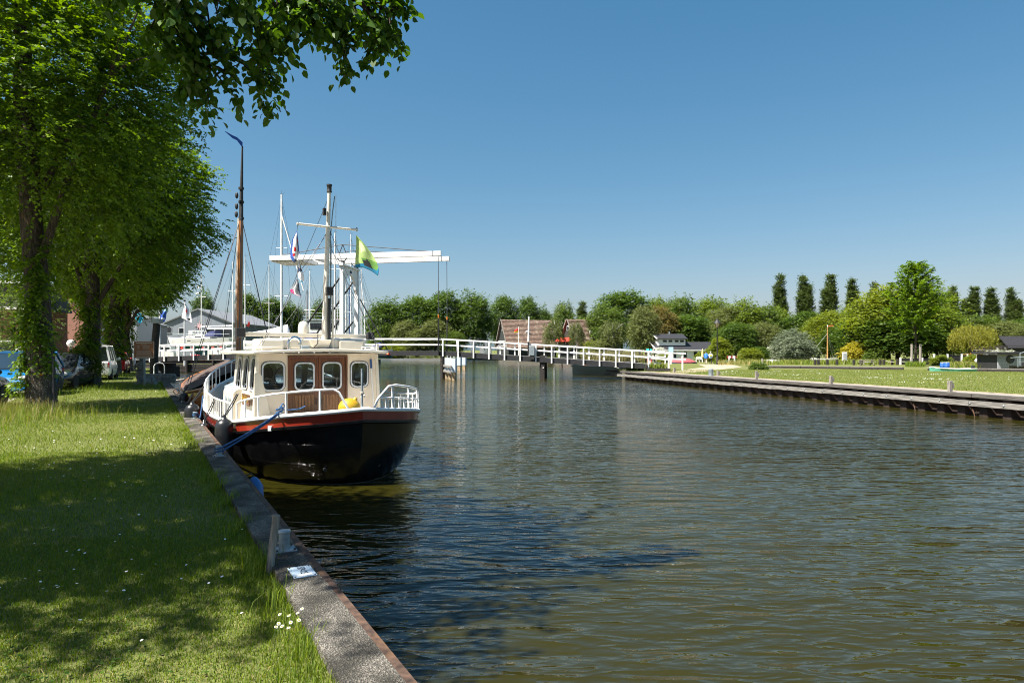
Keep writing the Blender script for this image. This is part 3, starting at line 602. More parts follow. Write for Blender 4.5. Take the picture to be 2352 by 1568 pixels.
# ------------------------------------------------------------------ quay furniture on the left
def onquay(px, py, z=.06): D = (1.65-z)*1568/(py-804); return Vector((gx(px, D), D, z))
p = onquay(620, 1312, 0.02); t = thing('mooring_post', 'leaning weathered wooden stake beside the bare bollard on the near quay', 'post', p)
MB().tube([(0, 0, -.2), (.004, 0, .05), (.02, .02, .25), (.038, .03, .41)], [.028, .029, .028, .027], 9).build('stake', oldwood, t, smooth=50)
def bollard(p, label, rope):
    t = thing('mooring_bollard', label, 'bollard', p, TH, 'steel bollards on the left quay')
    MB().lathe([(0, .005), (.043, .005), (.043, .135), (.048, .138), (.05, .148), (.046, .156), (.02, .158), (0, .158)], n=20).build('barrel', galv, t, smooth=40)
    MB().box((0, 0, .004), (.17, .17, .014)).build('base_plate', galv, t, bevel=.004)
    for a in (-1, 1):
        for b in (-1, 1): MB().lathe([(0, .008), (.009, .008), (.009, .022), (0, .022)], (a*.068, b*.068, 0), 6).build('bolt', blackmatt, t)
    if rope:
        MB().tube([(.056*math.cos(k*.5), .056*math.sin(k*.5), .05+.0032*k) for k in range(26)], .011, 6).build('rope_turns', rope_blue, t, smooth=60)
    return t
bollard(onquay(653, 1262), 'bare grey steel bollard between the wooden stake and the water', False)
B2 = onquay(503, 1047); bollard(B2, 'steel bollard wound with the two blue stern lines of the black boat', True)
B3 = onquay(448, 961); bollard(B3, 'farther steel bollard with a blue spring line, beside the big black fenders', True)
p = onquay(694, 1313, .062); t = thing('berth_plaque', 'small pale blue berth number plaque screwed flat on the quay kerb', 'plaque', p, TH+R_(180))
MB().box((0, 0, .003), (.16, .25, .006)).build('plate', mat('pale_blue_enamel', (.48,.60,.70), .35, var=.05), t, bevel=.002)
for a in (-.068, .068):
    for b in (-.11, .11): MB().lathe([(0, .006), (.007, .006), (.006, .01), (0, .011)], (a, b, 0), 8).build('screw', blackmatt, t)
def text(name, s, size, m, parent, loc, rot, ext=.002, align='CENTER', sx=1):
    cu = bpy.data.curves.new(name, 'FONT'); cu.body = s; cu.size = size; cu.extrude = ext; cu.align_x = align; cu.align_y = 'CENTER'; cu.materials.append(m)
    tmp = bpy.data.objects.new(name, cu); COL.objects.link(tmp); bpy.context.view_layer.update(); me = bpy.data.meshes.new_from_object(tmp); bpy.data.objects.remove(tmp)
    o = bpy.data.objects.new(name, me); o.location = loc; o.rotation_euler = rot; o.scale = (sx, 1, 1); return link(o, parent)
text('lettering', 'SP-05', .075, blackmatt, t, (-.005, -.02, .0065), (0, 0, R_(90)), .0008)
MB().box((.0, .085, .0065), (.105, .055, .001)).build('white_panel', white, t)
# blue fender hanging low on the quay face
p = at(578, 1112, 9.05); t = thing('blue_float', 'blue plastic fender hanging low against the quay face', 'fender', (qx(8.6, .09), 8.6, -.32), TH)
MB().lathe([(0, -.36), (.06, -.35), (.11, -.26), (.12, 0), (.11, .26), (.06, .34), (.03, .37), (0, .38)], n=16).build('body', mat('blue_plastic', (.02,.13,.36), .35), t, smooth=60)
MB().tube([(0, 0, .37), (-.03, 0, .42), (-.1, 0, .4)], .01, 5).build('rope', rope_dark, t)
# mooring ring farther along
p = onquay(405, 905); t = thing('mooring_ring', 'small iron mooring ring on the quay beyond the boats', 'ring', p, TH)
MB().tube([(.09*math.cos(a), 0, .1+.09*math.sin(a)) for a in [k*.42 for k in range(16)]], .016, 6).build('ring', rust, t)
# ------------------------------------------------------------------ info sign, carved statue, stone block, tall pile, hand rail
p = at(332, 884, 32.3); p.z = 0
brown = mat('brown_sign_face', (.30,.10,.02), .4, var=.06); pale = mat('pale_print', (.62,.55,.42), .5, var=.05)
t = thing('information_sign', 'brown information board with pale lines of print on a grey post', 'sign', p, R_(8))
MB().tube([(0, 0, -.1), (0, 0, 1.5)], .04, 10).build('post', galv, t, smooth=60)
MB().prism([(x, -.045, 1.67+z) for x, z in roundrect(.90, .80, .05)], (0, -.025, 0)).build('panel', brown, t)
MB().frame([(x, -.074, 1.67+z) for x, z in roundrect(.90, .80, .05)], [(x, -.074, 1.67+z) for x, z in roundrect(.86, .76, .03)], (0, -.008, 0)).build('border', pale, t)
mb = MB()
for z, w, h in [(.31, .70, .03), (.25, .3, .018)]: mb.box((0, -.073, 1.67+z), (w, .004, h))
for i, z in enumerate((.18, .14, .10, .06, .02)): mb.box((-.25, -.073, 1.67+z), (.11, .004, .009)); mb.box((.10, -.073, 1.67+z), (rnd.uniform(.26, .36), .004, .009))
for i in range(9): mb.box((0, -.073, 1.67-.05-.024*i), (rnd.uniform(.60, .70), .004, .006))
for z in (-.31, -.34): mb.box((0, -.073, 1.67+z), (.7, .004, .012))
mb.build('print', pale, t)
p = at(322, 880, 33.2); p.z = 0
stone = mat('grey_carved_stone', (.20,.19,.17), .9, var=.35, scale=9, bump=.02)
t = thing('carved_statue', 'small grey carved figure standing behind the brown information board', 'statue', p)
MB().loft([[(r_*math.cos(a)*sx+ox, r_*math.sin(a), z) for a in [k*math.pi/5 for k in range(10)]] for z, r_, sx, ox in ((-.05, .26, 1.2, 0), (.05, .25, 1.2, 0), (.12, .16, 1, .02), (.35, .15, 1.1, -.03), (.55, .17, 1.1, .02), (.75, .15, 1.2, .05), (.92, .19, 1.1, .0), (1.05, .15, 1, .03), (1.12, .08, 1, .05))]).build('body', stone, t, smooth=70)
MB().ball((.06, -.01, 1.22), (.1, .11, .13), 10, 8).build('head', stone, t, smooth=70)
MB().tube([(-.16, -.05, .98), (-.22, -.12, .75), (-.05, -.17, .66)], [.06, .055, .04], 7).build('arm', stone, t, smooth=70)
MB().tube([(.2, -.05, .95), (.24, -.12, .7), (.1, -.18, .55)], [.06, .055, .04], 7).build('arm', stone, t, smooth=70)
t = thing('stone_block', 'rough grey stone block lying at the foot of the tall dark pile', 'block', at(365, 874, 35.5).to_2d().to_3d(), TH)
MB().loft([[(x*s_+.03*math.sin(7*x+z*9), y*s_, z) for x, y in ((-.75, -.3), (0, -.36), (.72, -.3), (.8, .05), (.7, .3), (-.1, .34), (-.78, .25))] for z, s_ in ((-.05, 1), (.28, 1.02), (.42, .93))]).build('block', stone, t, bevel=.03)
t = thing('stone_wedge', 'small sloping stone with a plate beside the carved figure', 'stone', at(345, 882, 33.0).to_2d().to_3d())
MB().hexa([(-.32,-.2,-.05),(.36,-.2,-.05),(.36,.2,-.05),(-.32,.2,-.05),(-.2,-.12,.34),(.12,-.12,.34),(.12,.2,.4),(-.2,.2,.4)]).build('stone', stone, t, bevel=.03)
MB().hexa([(-.15,-.15,.12),(.12,-.15,.12),(.1,-.128,.3),(-.14,-.128,.3),(-.15,-.165,.12),(.12,-.165,.12),(.1,-.142,.3),(-.14,-.142,.3)]).build('plate', galv, t)
p = at(353, 863, 43.5); p.z = 0
t = thing('mooring_pile', 'tall dark timber pile with a metal cap at the end of the left quay', 'pile', p)
MB().tube([(0, 0, -.5), (.03, 0, 1), (.1, 0, 2.2), (.2, 0, 3.35)], [.25, .24, .22, .21], 12).build('pile', tarwood, t, smooth=60)
MB().box((.22, -.05, 3.5), (.6, .42, .28)).build('cap', galv, t, bevel=.03)
p = at(385, 868, 41); p.z = 0
t = thing('hoop_rail', 'white hooped ladder rail at the end of the left quay', 'rail', (qx(41, -.35), 41, 0), R_(20))
MB().tube([(-.28, 0, -.4), (-.28, 0, .7), (-.2, 0, .84), (0, 0, .9), (.2, 0, .84), (.28, 0, .7), (.28, 0, -.4)], .03, 8).build('hoop', white, t, smooth=60)
# power cable hanging off the elm
t = thing('cable', 'black cable loops hanging beside the lichen spotted elm and trailing onto the lawn', 'cable', (-13, 19, 0))
MB().tube([(.62, -.6, 1.5), (.70, -.7, .95), (.78, -.8, .3), (1.0, -1.2, .06), (1.3, -1.6, .03)], .016, 5).build('lead', blackmatt, t)
MB().tube([(.85, -.55, 1.1), (.76, -.6, .7), (.72, -.6, .35), (.85, -.7, .02)], .014, 5).build('loop', blackmatt, t)
MB().tube([(.66, -.62, 1.1), (.66, -.66, .6), (.78, -.75, .2), (.92, -.95, .02)], .014, 5).build('loop', blackmatt, t)
# ------------------------------------------------------------------ the black motor boat
TB = R_(31.3); BO = (-2.65, 12.15, 0)
boat = thing('motor_boat', 'black steel motor boat with red band and cream wheelhouse moored at the quay', 'boat', BO, TB)
def bw(x, y, z): return Vector((BO[0]+x*math.cos(TB)-y*math.sin(TB), BO[1]+x*math.sin(TB)+y*math.cos(TB), z))
G = [(0,0,.60),(.42,.13,.565),(.85,.31,.53),(1.22,.60,.49),(1.50,1.0,.43),(1.70,1.5,.36),(1.82,2.1,.29),(1.90,3.0,.25),(1.92,4.2,.24),(1.88,5.6,.27),(1.76,6.8,.36),(1.50,7.9,.50),(1.1,8.9,.68),(.55,9.7,.88),(0,10.2,1.02)]
WL = [(0,.46),(.26,.50),(.55,.70),(.85,1.0),(1.10,1.36),(1.28,1.80),(1.38,2.3),(1.46,3.1),(1.5,4.2),(1.46,5.5),(1.34,6.6),(1.1,7.7),(.75,8.6),(.34,9.3),(0,9.6)]
def ring(f):
    """points port side bow to stern to starboard bow"""
    a = [f(i) for i in range(len(G))]; return [(-x, y, z) for x, y, z in a[::-1][:-1]]+[(x, y, z) for x, y, z in a]
def lev(u, z=None, dz=0, out=0):
    def f(i):
        g, w = G[i], WL[i]; x = g[0]*(1-u)+w[0]*u; y = g[1]*(1-u)+w[1]*u; k = 1+out/max(1.2, g[0]) if g[0] > 0 else 1
        yy = y-out*(1-min(1, i/7))+(out if i > 11 else 0)
        return (x*k, yy, (g[2]+dz) if z is None else z)
    return ring(f)
n = len(lev(0)); mb = MB()
mb.loft([lev(0.02, dz=-.20), lev(.06, dz=-.25), lev(.16, z=-.02), lev(.40, z=-.38), lev(.72, z=-.66), lev(1, z=-.8), lev(1.25, z=-1.15)], cap=False, closed=False)
hull = mb.build('hull', black, boat, smooth=22)
MB().loft([lev(.93, z=-.745, out=.004), lev(1.0, z=-.81, out=.004)], cap=False, closed=False).build('waterline_growth', mat('waterline_growth', (.075,.062,.045), .9, var=.4, scale=9), boat, smooth=40)
MB().loft([lev(0, dz=-.03), lev(.015, dz=-.195)], cap=False, closed=False).build('red_band', redband, boat, smooth=20)
MB().loft([lev(.02, dz=-.185, out=.005), lev(.02, dz=-.19, out=.045), lev(.03, dz=-.235, out=.045), lev(.05, dz=-.26, out=.0)], cap=False, closed=False).build('rubbing_strake', black, boat, smooth=25)
mb = MB(); mb.tube(lev(0, dz=0, out=.012), .038, 8); mb.build('gunwale', white, boat, smooth=50)
MB().loft([lev(0, dz=-.02, out=-.02), lev(.14, dz=-.3, out=-.06), lev(.30, z=-.13, out=-.06)], cap=False, closed=False).build('bulwark_lining', cream, boat, smooth=40)
inner = lev(.30, z=-.12, out=-.06); mb = MB(); N = len(G)
mb.add(inner, [(N-1-i, N-1-i-1, N-1+i+1, N-1+i) for i in range(N-1)]); mb.build('deck', cream, boat)
mb = MB()   # weld lines of the strakes and the two drain stubs in the stern
for u, z in ((.16, -.02), (.40, -.38)): mb.tube(lev(u, z=z, out=-.003), .004, 4)
mb.build('strake_weld', black, boat)
for x in (-.55, .42):
    i = 1; MB().tube([(x, .62 if x < 0 else .55, -.47), (x*1.03, .38, -.48)], .035, 10).build('exhaust_stub', blackmatt, boat)
MB().box((-1.42, .84, .26), (.07, .04, .1), rz=R_(-35)).build('step_light', white, boat, bevel=.01)
# wheelhouse shell (walls by hand so that the windows are real openings with glass)
def wall_with_holes(mbb, pos, U, Vv, outline, holes, th, nrm):
    """flat wall: outline and holes in 2D (u,v); pos+U*u+V*v; thickness th along nrm"""
    pos, U, Vv, nrm = Vector(pos), Vector(U), Vector(Vv), Vector(nrm)
    polys = [[Vector((u, v, 0)) for u, v in outline]]+[[Vector((u, v, 0)) for u, v in h] for h in holes]
    flat = [p for pl in polys for p in pl]; tris = tessellate_polygon(polys)
    P = [pos+U*p.x+Vv*p.y for p in flat]; n_ = len(P)
    fs = [tuple(t) for t in tris]+[tuple(i+n_ for i in t) for t in tris]; b = 0
    for pl in polys:
        m_ = len(pl)
        for i in range(m_): j = (i+1) % m_; fs.append((b+i, b+j, b+j+n_, b+i+n_))
        b += m_
    mbb.add(P+[p+nrm*th for p in P], fs)
def window(parent, pos, U, Vv, nrm, c, w, h, r, name='window', fr=.028, m=None, g=None, shape=None):
    pos, U, Vv, nrm = Vector(pos), Vector(U), Vector(Vv), Vector(nrm)
    S = shape or [(c[0]+x, c[1]+y) for x, y in roundrect(w, h, r)]
    cx = sum(p[0] for p in S)/len(S); cy = sum(p[1] for p in S)/len(S)
    f = lambda k: [pos+U*(cx+(x-cx)*(1+k/(w/2)))+Vv*(cy+(y-cy)*(1+k/(h/2))) for x, y in S]
    o = MB().frame(f(fr*.55), f(-fr*.55), nrm*.022).build(name, m or alloy, parent, bevel=.004)
    MB().prism([p-nrm*.012 for p in f(-fr*.3)], nrm*.006).build('pane', g or clear, o)
    MB().frame(f(fr*1.0), f(fr*.55), nrm*.009).build('seal', rubber, o)
    return o
YR, ZT, ZB = 2.78, 1.58, -.12       # rear wall, top, deck
HWt, HWb = 1.23, 1.33
# rear wall: two outer windows, door opening between
holes = [[(-.95+x, 1.11+y) for x, y in roundrect(.43, .57, .11)], [(.87+x, 1.12+y) for x, y in roundrect(.37, .53, .11)]]
mb = MB(); wall_with_holes(mb, (0, YR, 0), (1,0,0), (0,0,1), [(-HWb, ZB), (-.66, ZB), (-.66, 1.545), (.60, 1.545), (.60, ZB), (HWb, ZB), (HWt, ZT), (-HWt, ZT)], holes, .05, (0,1,0))
mb.build('rear_wall', cream_bounce, boat)
window(boat, (0, YR-.001, 0), (1,0,0), (0,0,1), (0,-1,0), (-.95, 1.11), .43, .57, .11)
window(boat, (0, YR-.001, 0), (1,0,0), (0,0,1), (0,-1,0), (.87, 1.12), .37, .53, .11)
mb = MB()
for x, w in ((-.635, .05), (.575, .05)): mb.box((x, YR+.0, .70), (w, .075, 1.66))
mb.box((-.03, YR+.0, 1.522), (1.16, .075, .046)); mb.build('door_frame', teak, boat, bevel=.006)
slatm = mat('worn_teak_slat', (.21,.095,.035), .45, var=.35, scale=6, stretch=(8,8,.5))
for x0, x1 in ((-.607, -.034), (-.026, .547)):
    cx = (x0+x1)/2; w = x1-x0
    h = [[(cx+x, 1.1+y) for x, y in roundrect(.39, .56, .1)]]
    mb = MB(); wall_with_holes(mb, (0, YR-.012, 0), (1,0,0), (0,0,1), [(x0, ZB+.02), (x1, ZB+.02), (x1, 1.495), (x0, 1.495)], h, .035, (0,1,0))
    d = mb.build('door', teak, boat, bevel=.003)
    window(d, (0, YR-.013, 0), (1,0,0), (0,0,1), (0,-1,0), (cx, 1.1), .39, .56, .1)
    for k in range(6):
        MB().box((x0+.09+(w-.18)*(k+.5)/6, YR-.018, .34), ((w-.18)/6-.008, .014, .74)).build('slat', slatm, d, bevel=.004)
    mb = MB(); mb.tube([(cx*0-.03+(.05 if x0 > -.1 else -.05), YR-.02, .62), (-.03+(.05 if x0 > -.1 else -.05), YR-.06, .62), (-.03+(.05 if x0 > -.1 else -.05), YR-.06, .5)], .01, 6); mb.build('handle', blackmatt, d)
# side walls
for s in (-1, 1):
    nrm = Vector((s*1.0, 0, .06)).normalized(); Vv = Vector((-s*(HWb-HWt)/(ZT-ZB), 0, 1))
    pos = Vector((s*HWb, YR, ZB)); U = Vector((0, 1, 0)); H = ZT-ZB; Ln = 2.7
    shp = []; y0 = .22
    for k, w in ((0, .50), (1, .55), (2, .62)):
        a = .22+k*.80; v0, v1 = .93, 1.61; sl = .05+.08*k
        shp.append([(a, v0+.05), (a+.05, v0), (a+w-.05, v0), (a+w, v0+.05), (a+w-sl*.9-.01, v1-.06), (a+w-sl-.06, v1), (a+.05, v1), (a, v1-.05)])
    mb = MB(); wall_with_holes(mb, pos, U, Vv, [(.05, 0), (Ln+.25, 0), (Ln-.05, H), (.05, H)], shp, -.05, nrm)
    mb.build('side_wall', cream, boat)
    for sh in shp: window(boat, pos+nrm*.001, U, Vv, nrm, None, .55, .68, .1, shape=sh, fr=.03)
    MB().box((s*(HWb-.03), YR+.015, .72), (.075, .09, 1.70), ry=-s*.048).build('corner_post', cream, boat, bevel=.02)
    mb = MB(); mb.prism([(s*(HWb+.002), YR-.012, ZB), (s*(HWb+.002), YR-.012, 1.18), (s*(HWb-.05), YR-.012, 1.22), (s*(HWb-.14), YR-.012, 1.14), (s*(HWb-.42), YR-.012, ZB)], (0, -.03, 0))
    if s < 0: mb.build('wing_plate', cream, boat, bevel=.006)
# front wall, raked, three panes
yf = YR+2.7
mb = MB(); holes = [[(x+a, .90+b) for a, b in roundrect(.66, .68, .08)] for x in (-.78, 0, .78)]
wall_with_holes(mb, (0, yf+.25, ZB), (1,0,0), Vector((0, -.17, 1)), [(-HWb+.05, 0), (HWb-.05, 0), (HWt-.05, 1.7), (-HWt+.05, 1.7)], [[(u, v+.28) for u, v in h] for h in holes], .05, (0, -1, 0)); mb.build('front_wall', cream, boat)
for x in (-.78, 0, .78): window(boat, (0, yf+.251, ZB), (1,0,0), (0, -.17, 1), (0, 1, .17), (x, 1.18), .66, .68, .08)
# interior seen through the glass
mb = MB(); mb.box((0, YR+1.3, .25), (2.4, 2.3, .06)); mb.box((-.95, YR+.6, .4), (.5, .8, .4)); mb.build('cabin_furniture', teak, boat)
MB().box((0, yf-.3, .80), (2.2, .4, .05)).build('dashboard', blackmatt, boat)
MB().tube([(-.25+.24*math.cos(a), yf-.68, 1.02+.24*math.sin(a)) for a in [k*.33 for k in range(20)]], .016, 6).build('steering_wheel', teak, boat)
MB().ball((-.75, YR+1.6, 1.12), (.14, .06, .2), 10, 6).build('headrest', blackmatt, boat)
# roof: cambered slab with rounded corners and a thick edge
def roofpt(u, v):
    x = (u*2-1)*1.5; y = YR-.50+v*3.7; k = max(0, 1-v*6); x *= 1-.06*k*k; z = 1.675-.052*(x/1.45)**2-.03*max(0, (v-.7))**2
    y += .16*(x/1.5)**2*(1-v)*1.0
    return (x, y, z)
mb = MB(); top = [[Vector(roofpt(i/14, j/10)) for j in range(11)] for i in range(15)]; vs = [p for r_ in top for p in r_]; m_ = len(vs)
fs = [(i*11+j, (i+1)*11+j, (i+1)*11+j+1, i*11+j+1) for i in range(14) for j in range(10)]
vb = [p-Vector((0, 0, .055)) for p in vs]; fs += [tuple(a+m_ for a in f[::-1]) for f in fs]
loop = [j for j in range(11)]+[i*11+10 for i in range(1, 15)]+[14*11+j for j in range(9, -1, -1)]+[i*11 for i in range(13, 0, -1)]
fs += [(loop[i], loop[(i+1) % len(loop)], loop[(i+1) % len(loop)]+m_, loop[i]+m_) for i in range(len(loop))]
mb.add(vs+vb, fs); mb.build('roof', cream, boat, smooth=40, bevel=.015)
MB().ball((.0, YR-.42, 1.615), (.06, .05, .02), 8, 4).build('deck_light', blackmatt, boat)
def mbox(name, c, d, m, par=boat, bevel=.02, rz=0): return MB().box(c, d, rz).build(name, m, par, bevel=bevel)
rb = mbox('roof_box', (.12, YR+1.35, 1.79), (2.2, 1.5, .24), cream, bevel=.04)
mbox('roof_locker', (-.86, YR+.55, 1.77), (.46, .12, .20), cream, bevel=.02)
mbox('roof_locker', (.86, YR+.58, 1.76), (.55, .16, .20), cream, bevel=.02)
MB().hexa([(.0,YR+.56,1.71),(.36,YR+.56,1.71),(.36,YR+.8,1.71),(.0,YR+.8,1.71),(-.08,YR+.45,1.88),(.40,YR+.45,1.88),(.40,YR+.8,1.9),(-.08,YR+.8,1.9)]).build('mast_step', cream, boat, bevel=.015)
for x0, x1, y in ((-1.28, -.75, YR+.1), (.98, 1.36, YR+.15)):
    MB().tube([(x0, y, 1.63), (x0, y, 1.71), (x1, y, 1.72), (x1, y, 1.64)], .013, 6).build('grab_rail', cream, boat, smooth=60)
MB().tube([(-.44+.12*math.cos(a), YR+.35, 1.80+.12*math.sin(a)) for a in [math.pi*k/10 for k in range(-1, 11)]]+[(-.56, YR+.35, 1.66)], .038, 10).build('vent_pipe', chrome, boat, smooth=60)
mbox('vent_base', (-.22, YR+.33, 1.70), (.2, .14, .1), galv)
MB().tube([(-.25, YR+.3, 1.74), (-.05, YR+.28, 1.7), (.06, YR+.36, 1.8), (.1, YR+.5, 2.0)], .012, 5).build('cable', blackmatt, boat)
MB().tube([(-.2, YR+.28, 1.72), (.1, YR+.26, 1.68), (.3, YR+.3, 1.69)], .014, 5).build('cable', blackmatt, boat)
MB().lathe([(0, 0), (.11, 0), (.12, .03), (.12, .2), (.10, .29), (.05, .335), (0, .345)], (-.02, YR+1.25, 1.97), 18).build('antenna_dome', cream, boat, smooth=50)
MB().box((-.02, YR+1.25, 1.94), (.06, .06, .1)).build('dome_foot', cream, boat)
bm_ = MB().bar((-1.30, YR+1.15, 2.0), (1.42, YR+1.15, 1.975), .08, .09).build('cross_beam', cream, boat, bevel=.01)
mbox('side_lamp', (-1.40, YR+1.12, 2.03), (.19, .16, .21), blackmatt, bevel=.01)
mbox('side_lamp', (1.52, YR+1.12, 1.99), (.16, .14, .17), blackmatt, bevel=.01)
for x in (-.9, .9): MB().tube([(x, YR+1.15, 1.7), (x, YR+1.15, 1.98)], .025, 6).build('beam_foot', cream, boat)
MB().prism([(-1.27, YR+1.12, 2.18), (-1.24, YR+1.12, 2.24), (-1.22, YR+1.12, 2.30), (-1.20, YR+1.12, 2.23), (-1.22, YR+1.12, 2.15)], (0, .006, 0)).build('red_pennant', mat('red_cloth', (.5,.02,.02), .7), boat)
# mast with yard, lamps and stays
MX, MY = .27, YR+.62
mast = MB().tube([(MX, MY, 1.62), (MX+.05, MY, 3.2), (MX+.12, MY, 5.19)], [.066, .058, .040], 14).build('mast', cream, boat, smooth=60)
MB().tube([(MX+.13, MY-.02, 1.62), (MX+.15, MY-.02, 4.0), (MX+.13, MY, 4.3)], .018, 8).build('signal_tube', galv, mast, smooth=60)
MB().tube([(MX+.19, MY-.04, 1.62), (MX+.18, MY-.04, 3.0)], .022, 8).build('lowering_strut', cream, mast, smooth=60)
MB().box((MX+.09, MY-.08, 2.35), (.055, .05, .9)).build('black_bracket', blackmatt, mast)
MB().lathe([(0, 0), (.055, 0), (.06, .02), (.05, .04), (.053, .14), (.062, .15), (.062, .18), (0, .19)], (MX+.12, MY, 5.17), 14).build('top_light', blackmatt, mast, smooth=40)
MB().box((MX+.09, MY-.10, 2.96), (.15, .12, .19)).build('steaming_light', blackmatt, mast, bevel=.012)
MB().box((MX+.0, MY-.04, 4.72), (.07, .07, .16)).build('small_lamp', blackmatt, mast, bevel=.006)
MB().tube([(MX+.14, MY, 4.1), (MX+.19, MY, 4.7), (MX+.24, MY, 5.1)], .012, 6).build('antenna', galv, mast)
MB().tube([(MX+.26, MY, 1.7), (MX+.27, MY, 5.15)], .006, 4).build('whip_aerial', white, mast)
yard = MB().tube([(MX-.60, MY-.03, 4.40), (MX+.76, MY-.03, 4.39)], .027, 8).build('yard', cream, mast, smooth=60)
for x in (-.58, .74): MB().lathe([(0, -.02), (.02, -.02), (.02, .06), (0, .065)], (MX+x, MY-.03, 4.38), 8).build('yard_eye', galv, yard)
st = MB()
for p, q in (((MX+.05, MY, 4.25), (-1.15, YR+.2, 1.72)), ((MX+.1, MY, 4.4), (1.38, YR+.25, 1.66)), ((MX+.12, MY, 4.0), (1.42, YR+.2, 1.66)), ((MX+.12, MY, 5.1), (.1, 9.9, 1.0)), ((MX+.04, MY, 4.2), (-.3, MY-.01, 3.3))): st.tube([p, q], .006, 4)
st.build('stay', wire, mast)
mbox('stay_plate', (1.37, YR+.22, 1.7), (.05, .05, .16), cream, bevel=.005)
# cabin trunk forward of the wheelhouse and fore deck
mb = MB(); mb.loft([[(-w, y, ZB), (-w*.97, y, h-.08), (-w*.8, y, h), (w*.8, y, h), (w*.97, y, h-.08), (w, y, ZB)] for y, w, h in ((yf+.1, 1.42, .84), (6.6, 1.36, .84), (7.6, 1.06, .86), (8.4, .62, .88))])
mb.build('cabin_trunk', mat('pale_blue_grey_paint', (.42,.48,.52), .25, var=.06, coat=.4), boat, smooth=30, bevel=.02)
mb = MB(); mb.loft([[(-x, y, z) for x, z in ((HWb-.02, ZB), (1.50, ZB), (1.47, .70), (1.40, .78), (HWb-.06, .80))] for y in (4.45, yf+.25)]); mb.build('side_locker', cream, boat, smooth=30, bevel=.02)
for i in range(2):
    o = MB().lathe([(.10, 0), (.125, 0), (.125, .02), (.10, .02)], n=16); o.T = None
    w = o.build('porthole', galv, boat, smooth=40); w.location = (-1.485, 4.75+i*.45, .42); w.rotation_euler = (0, R_(-90), 0); w.scale = (1.5, .8, 1)
    g_ = MB().lathe([(0, .004), (.105, .004), (.105, .01), (0, .01)], n=16).build('pane', glass, w)
nb = MB().prism([(-HWb-.008, YR+.75+x, .60+z) for x, z in roundrect(.85, .24, .06)], (-.025, 0, 0)).build('name_board', teak, boat, bevel=.005)
gold = mat('gold_lettering', (.5,.33,.06), .35, .4, var=.1)
mb = MB()
for k in range(11):
    y = YR+1.10-.07*k; z = .61+.03*math.sin(k*2.1)
    if k in (5,): continue
    mb.tube([(-HWb-.037, y+.03, z-.04), (-HWb-.037, y, z+.05*(1+(k in (0, 6)))), (-HWb-.037, y-.03, z-.03), (-HWb-.037, y-.045, z)], .005, 4)
mb.build('script_lettering', gold, nb)
mb = MB()
for z, r_ in ((.78, .045), (.66, .04)): mb.lathe([(.02, 0), (r_, 0), (r_, .03), (.02, .03)], (0, 0, 0), 10)
for z in (.80, .68):
    w = MB().lathe([(.0, 0), (.05, 0), (.04, .035), (0, .04)], n=10).build('hand_knob', cream, boat, smooth=40); w.location = (-HWb+.045, YR+.22, z); w.rotation_euler = (0, R_(-90), 0)
MB().tube([(-1.28, YR+.22, .58), (-1.30, YR+.24, .52), (-1.29, YR+.22, .46)], .012, 5).build('hook', blackmatt, boat)
# rails
def rail(name, pts, r=.021): return MB().tube(pts, r, 8).build(name, white, boat, smooth=60)
def gw(t, side, dz=0, inn=0.0):   # point along the gunwale by station number (fractional)
    i = min(int(t), N-2); f = t-i; a, b = Vector(G[i]), Vector(G[i+1]); p = a.lerp(b, f); return Vector((side*(p.x-inn), p.y, p.z+dz))
R1 = [gw(5.75, -1, .02), gw(5.75, -1, .34), gw(5.4, -1, .37), gw(4.5, -1, .40), gw(3.5, -1, .41), gw(2.6, -1, .41), gw(1.6, -1, .41), gw(1.15, -1, .40), gw(.95, -1, .34), gw(.62, -1, .06), gw(.55, -1, 0)]
rail('stern_rail', R1)
for t_, h in ((5.1, .38), (4.3, .40), (2.95, .41), (1.65, .41)): MB().tube([gw(t_, -1, 0), gw(t_, -1, h)], .019, 8).build('stanchion', white, boat, smooth=60)
hts = [(6.15, .34), (6.6, .36), (7.2, .38), (8, .40), (8.8, .42), (9.6, .45), (10.4, .48), (11.2, .50), (12, .5), (12.8, .5), (13.4, .48), (13.9, .45)]
rail('side_rail', [gw(6.15, -1, 0), gw(6.15, -1, .30)]+[gw(a, -1, b) for a, b in hts])
for k in range(30):
    t_ = 6.3+k*.21 if k < 22 else 10.92+(k-22)*.36; h = np.interp(t_, [a for a, b in hts], [b for a, b in hts]); MB().tube([gw(t_, -1, 0), gw(t_, -1, h)], .014, 6).build('baluster', white, boat, smooth=60)
h2 = [(.55, .02), (.75, .2), (1.3, .43), (1.7, .46), (2.6, .44), (3.6, .42), (4.6, .41), (5.6, .40), (6.8, .4), (8, .4), (9.6, .45), (11.2, .5), (12.8, .5), (13.9, .45)]
rail('starboard_rail', [gw(a, 1, b) for a, b in h2]); rail('lower_rail', [gw(a, 1, .22) for a in (.85, 1.6, 2.6, 3.6, 4.6, 5.6, 6.6)], .016)
for k in range(24):
    t_ = 1.15+k*.36; h = np.interp(t_, [a for a, b in h2], [b for a, b in h2])
    MB().tube([gw(t_, 1, 0), gw(t_, 1, h if k % 3 == 1 else .22)], .014 if k % 3 != 1 else .018, 6).build('baluster', white, boat, smooth=60)
MB().tube([(0, .06, .58), (0, .06, 1.32)], .021, 8).build('flag_staff', galv, boat, smooth=60)
MB().tube([(.03*math.cos(k), .06+.03*math.sin(k), .86+.004*k) for k in range(14)], .009, 5).build('staff_lashing', rope_white, boat)
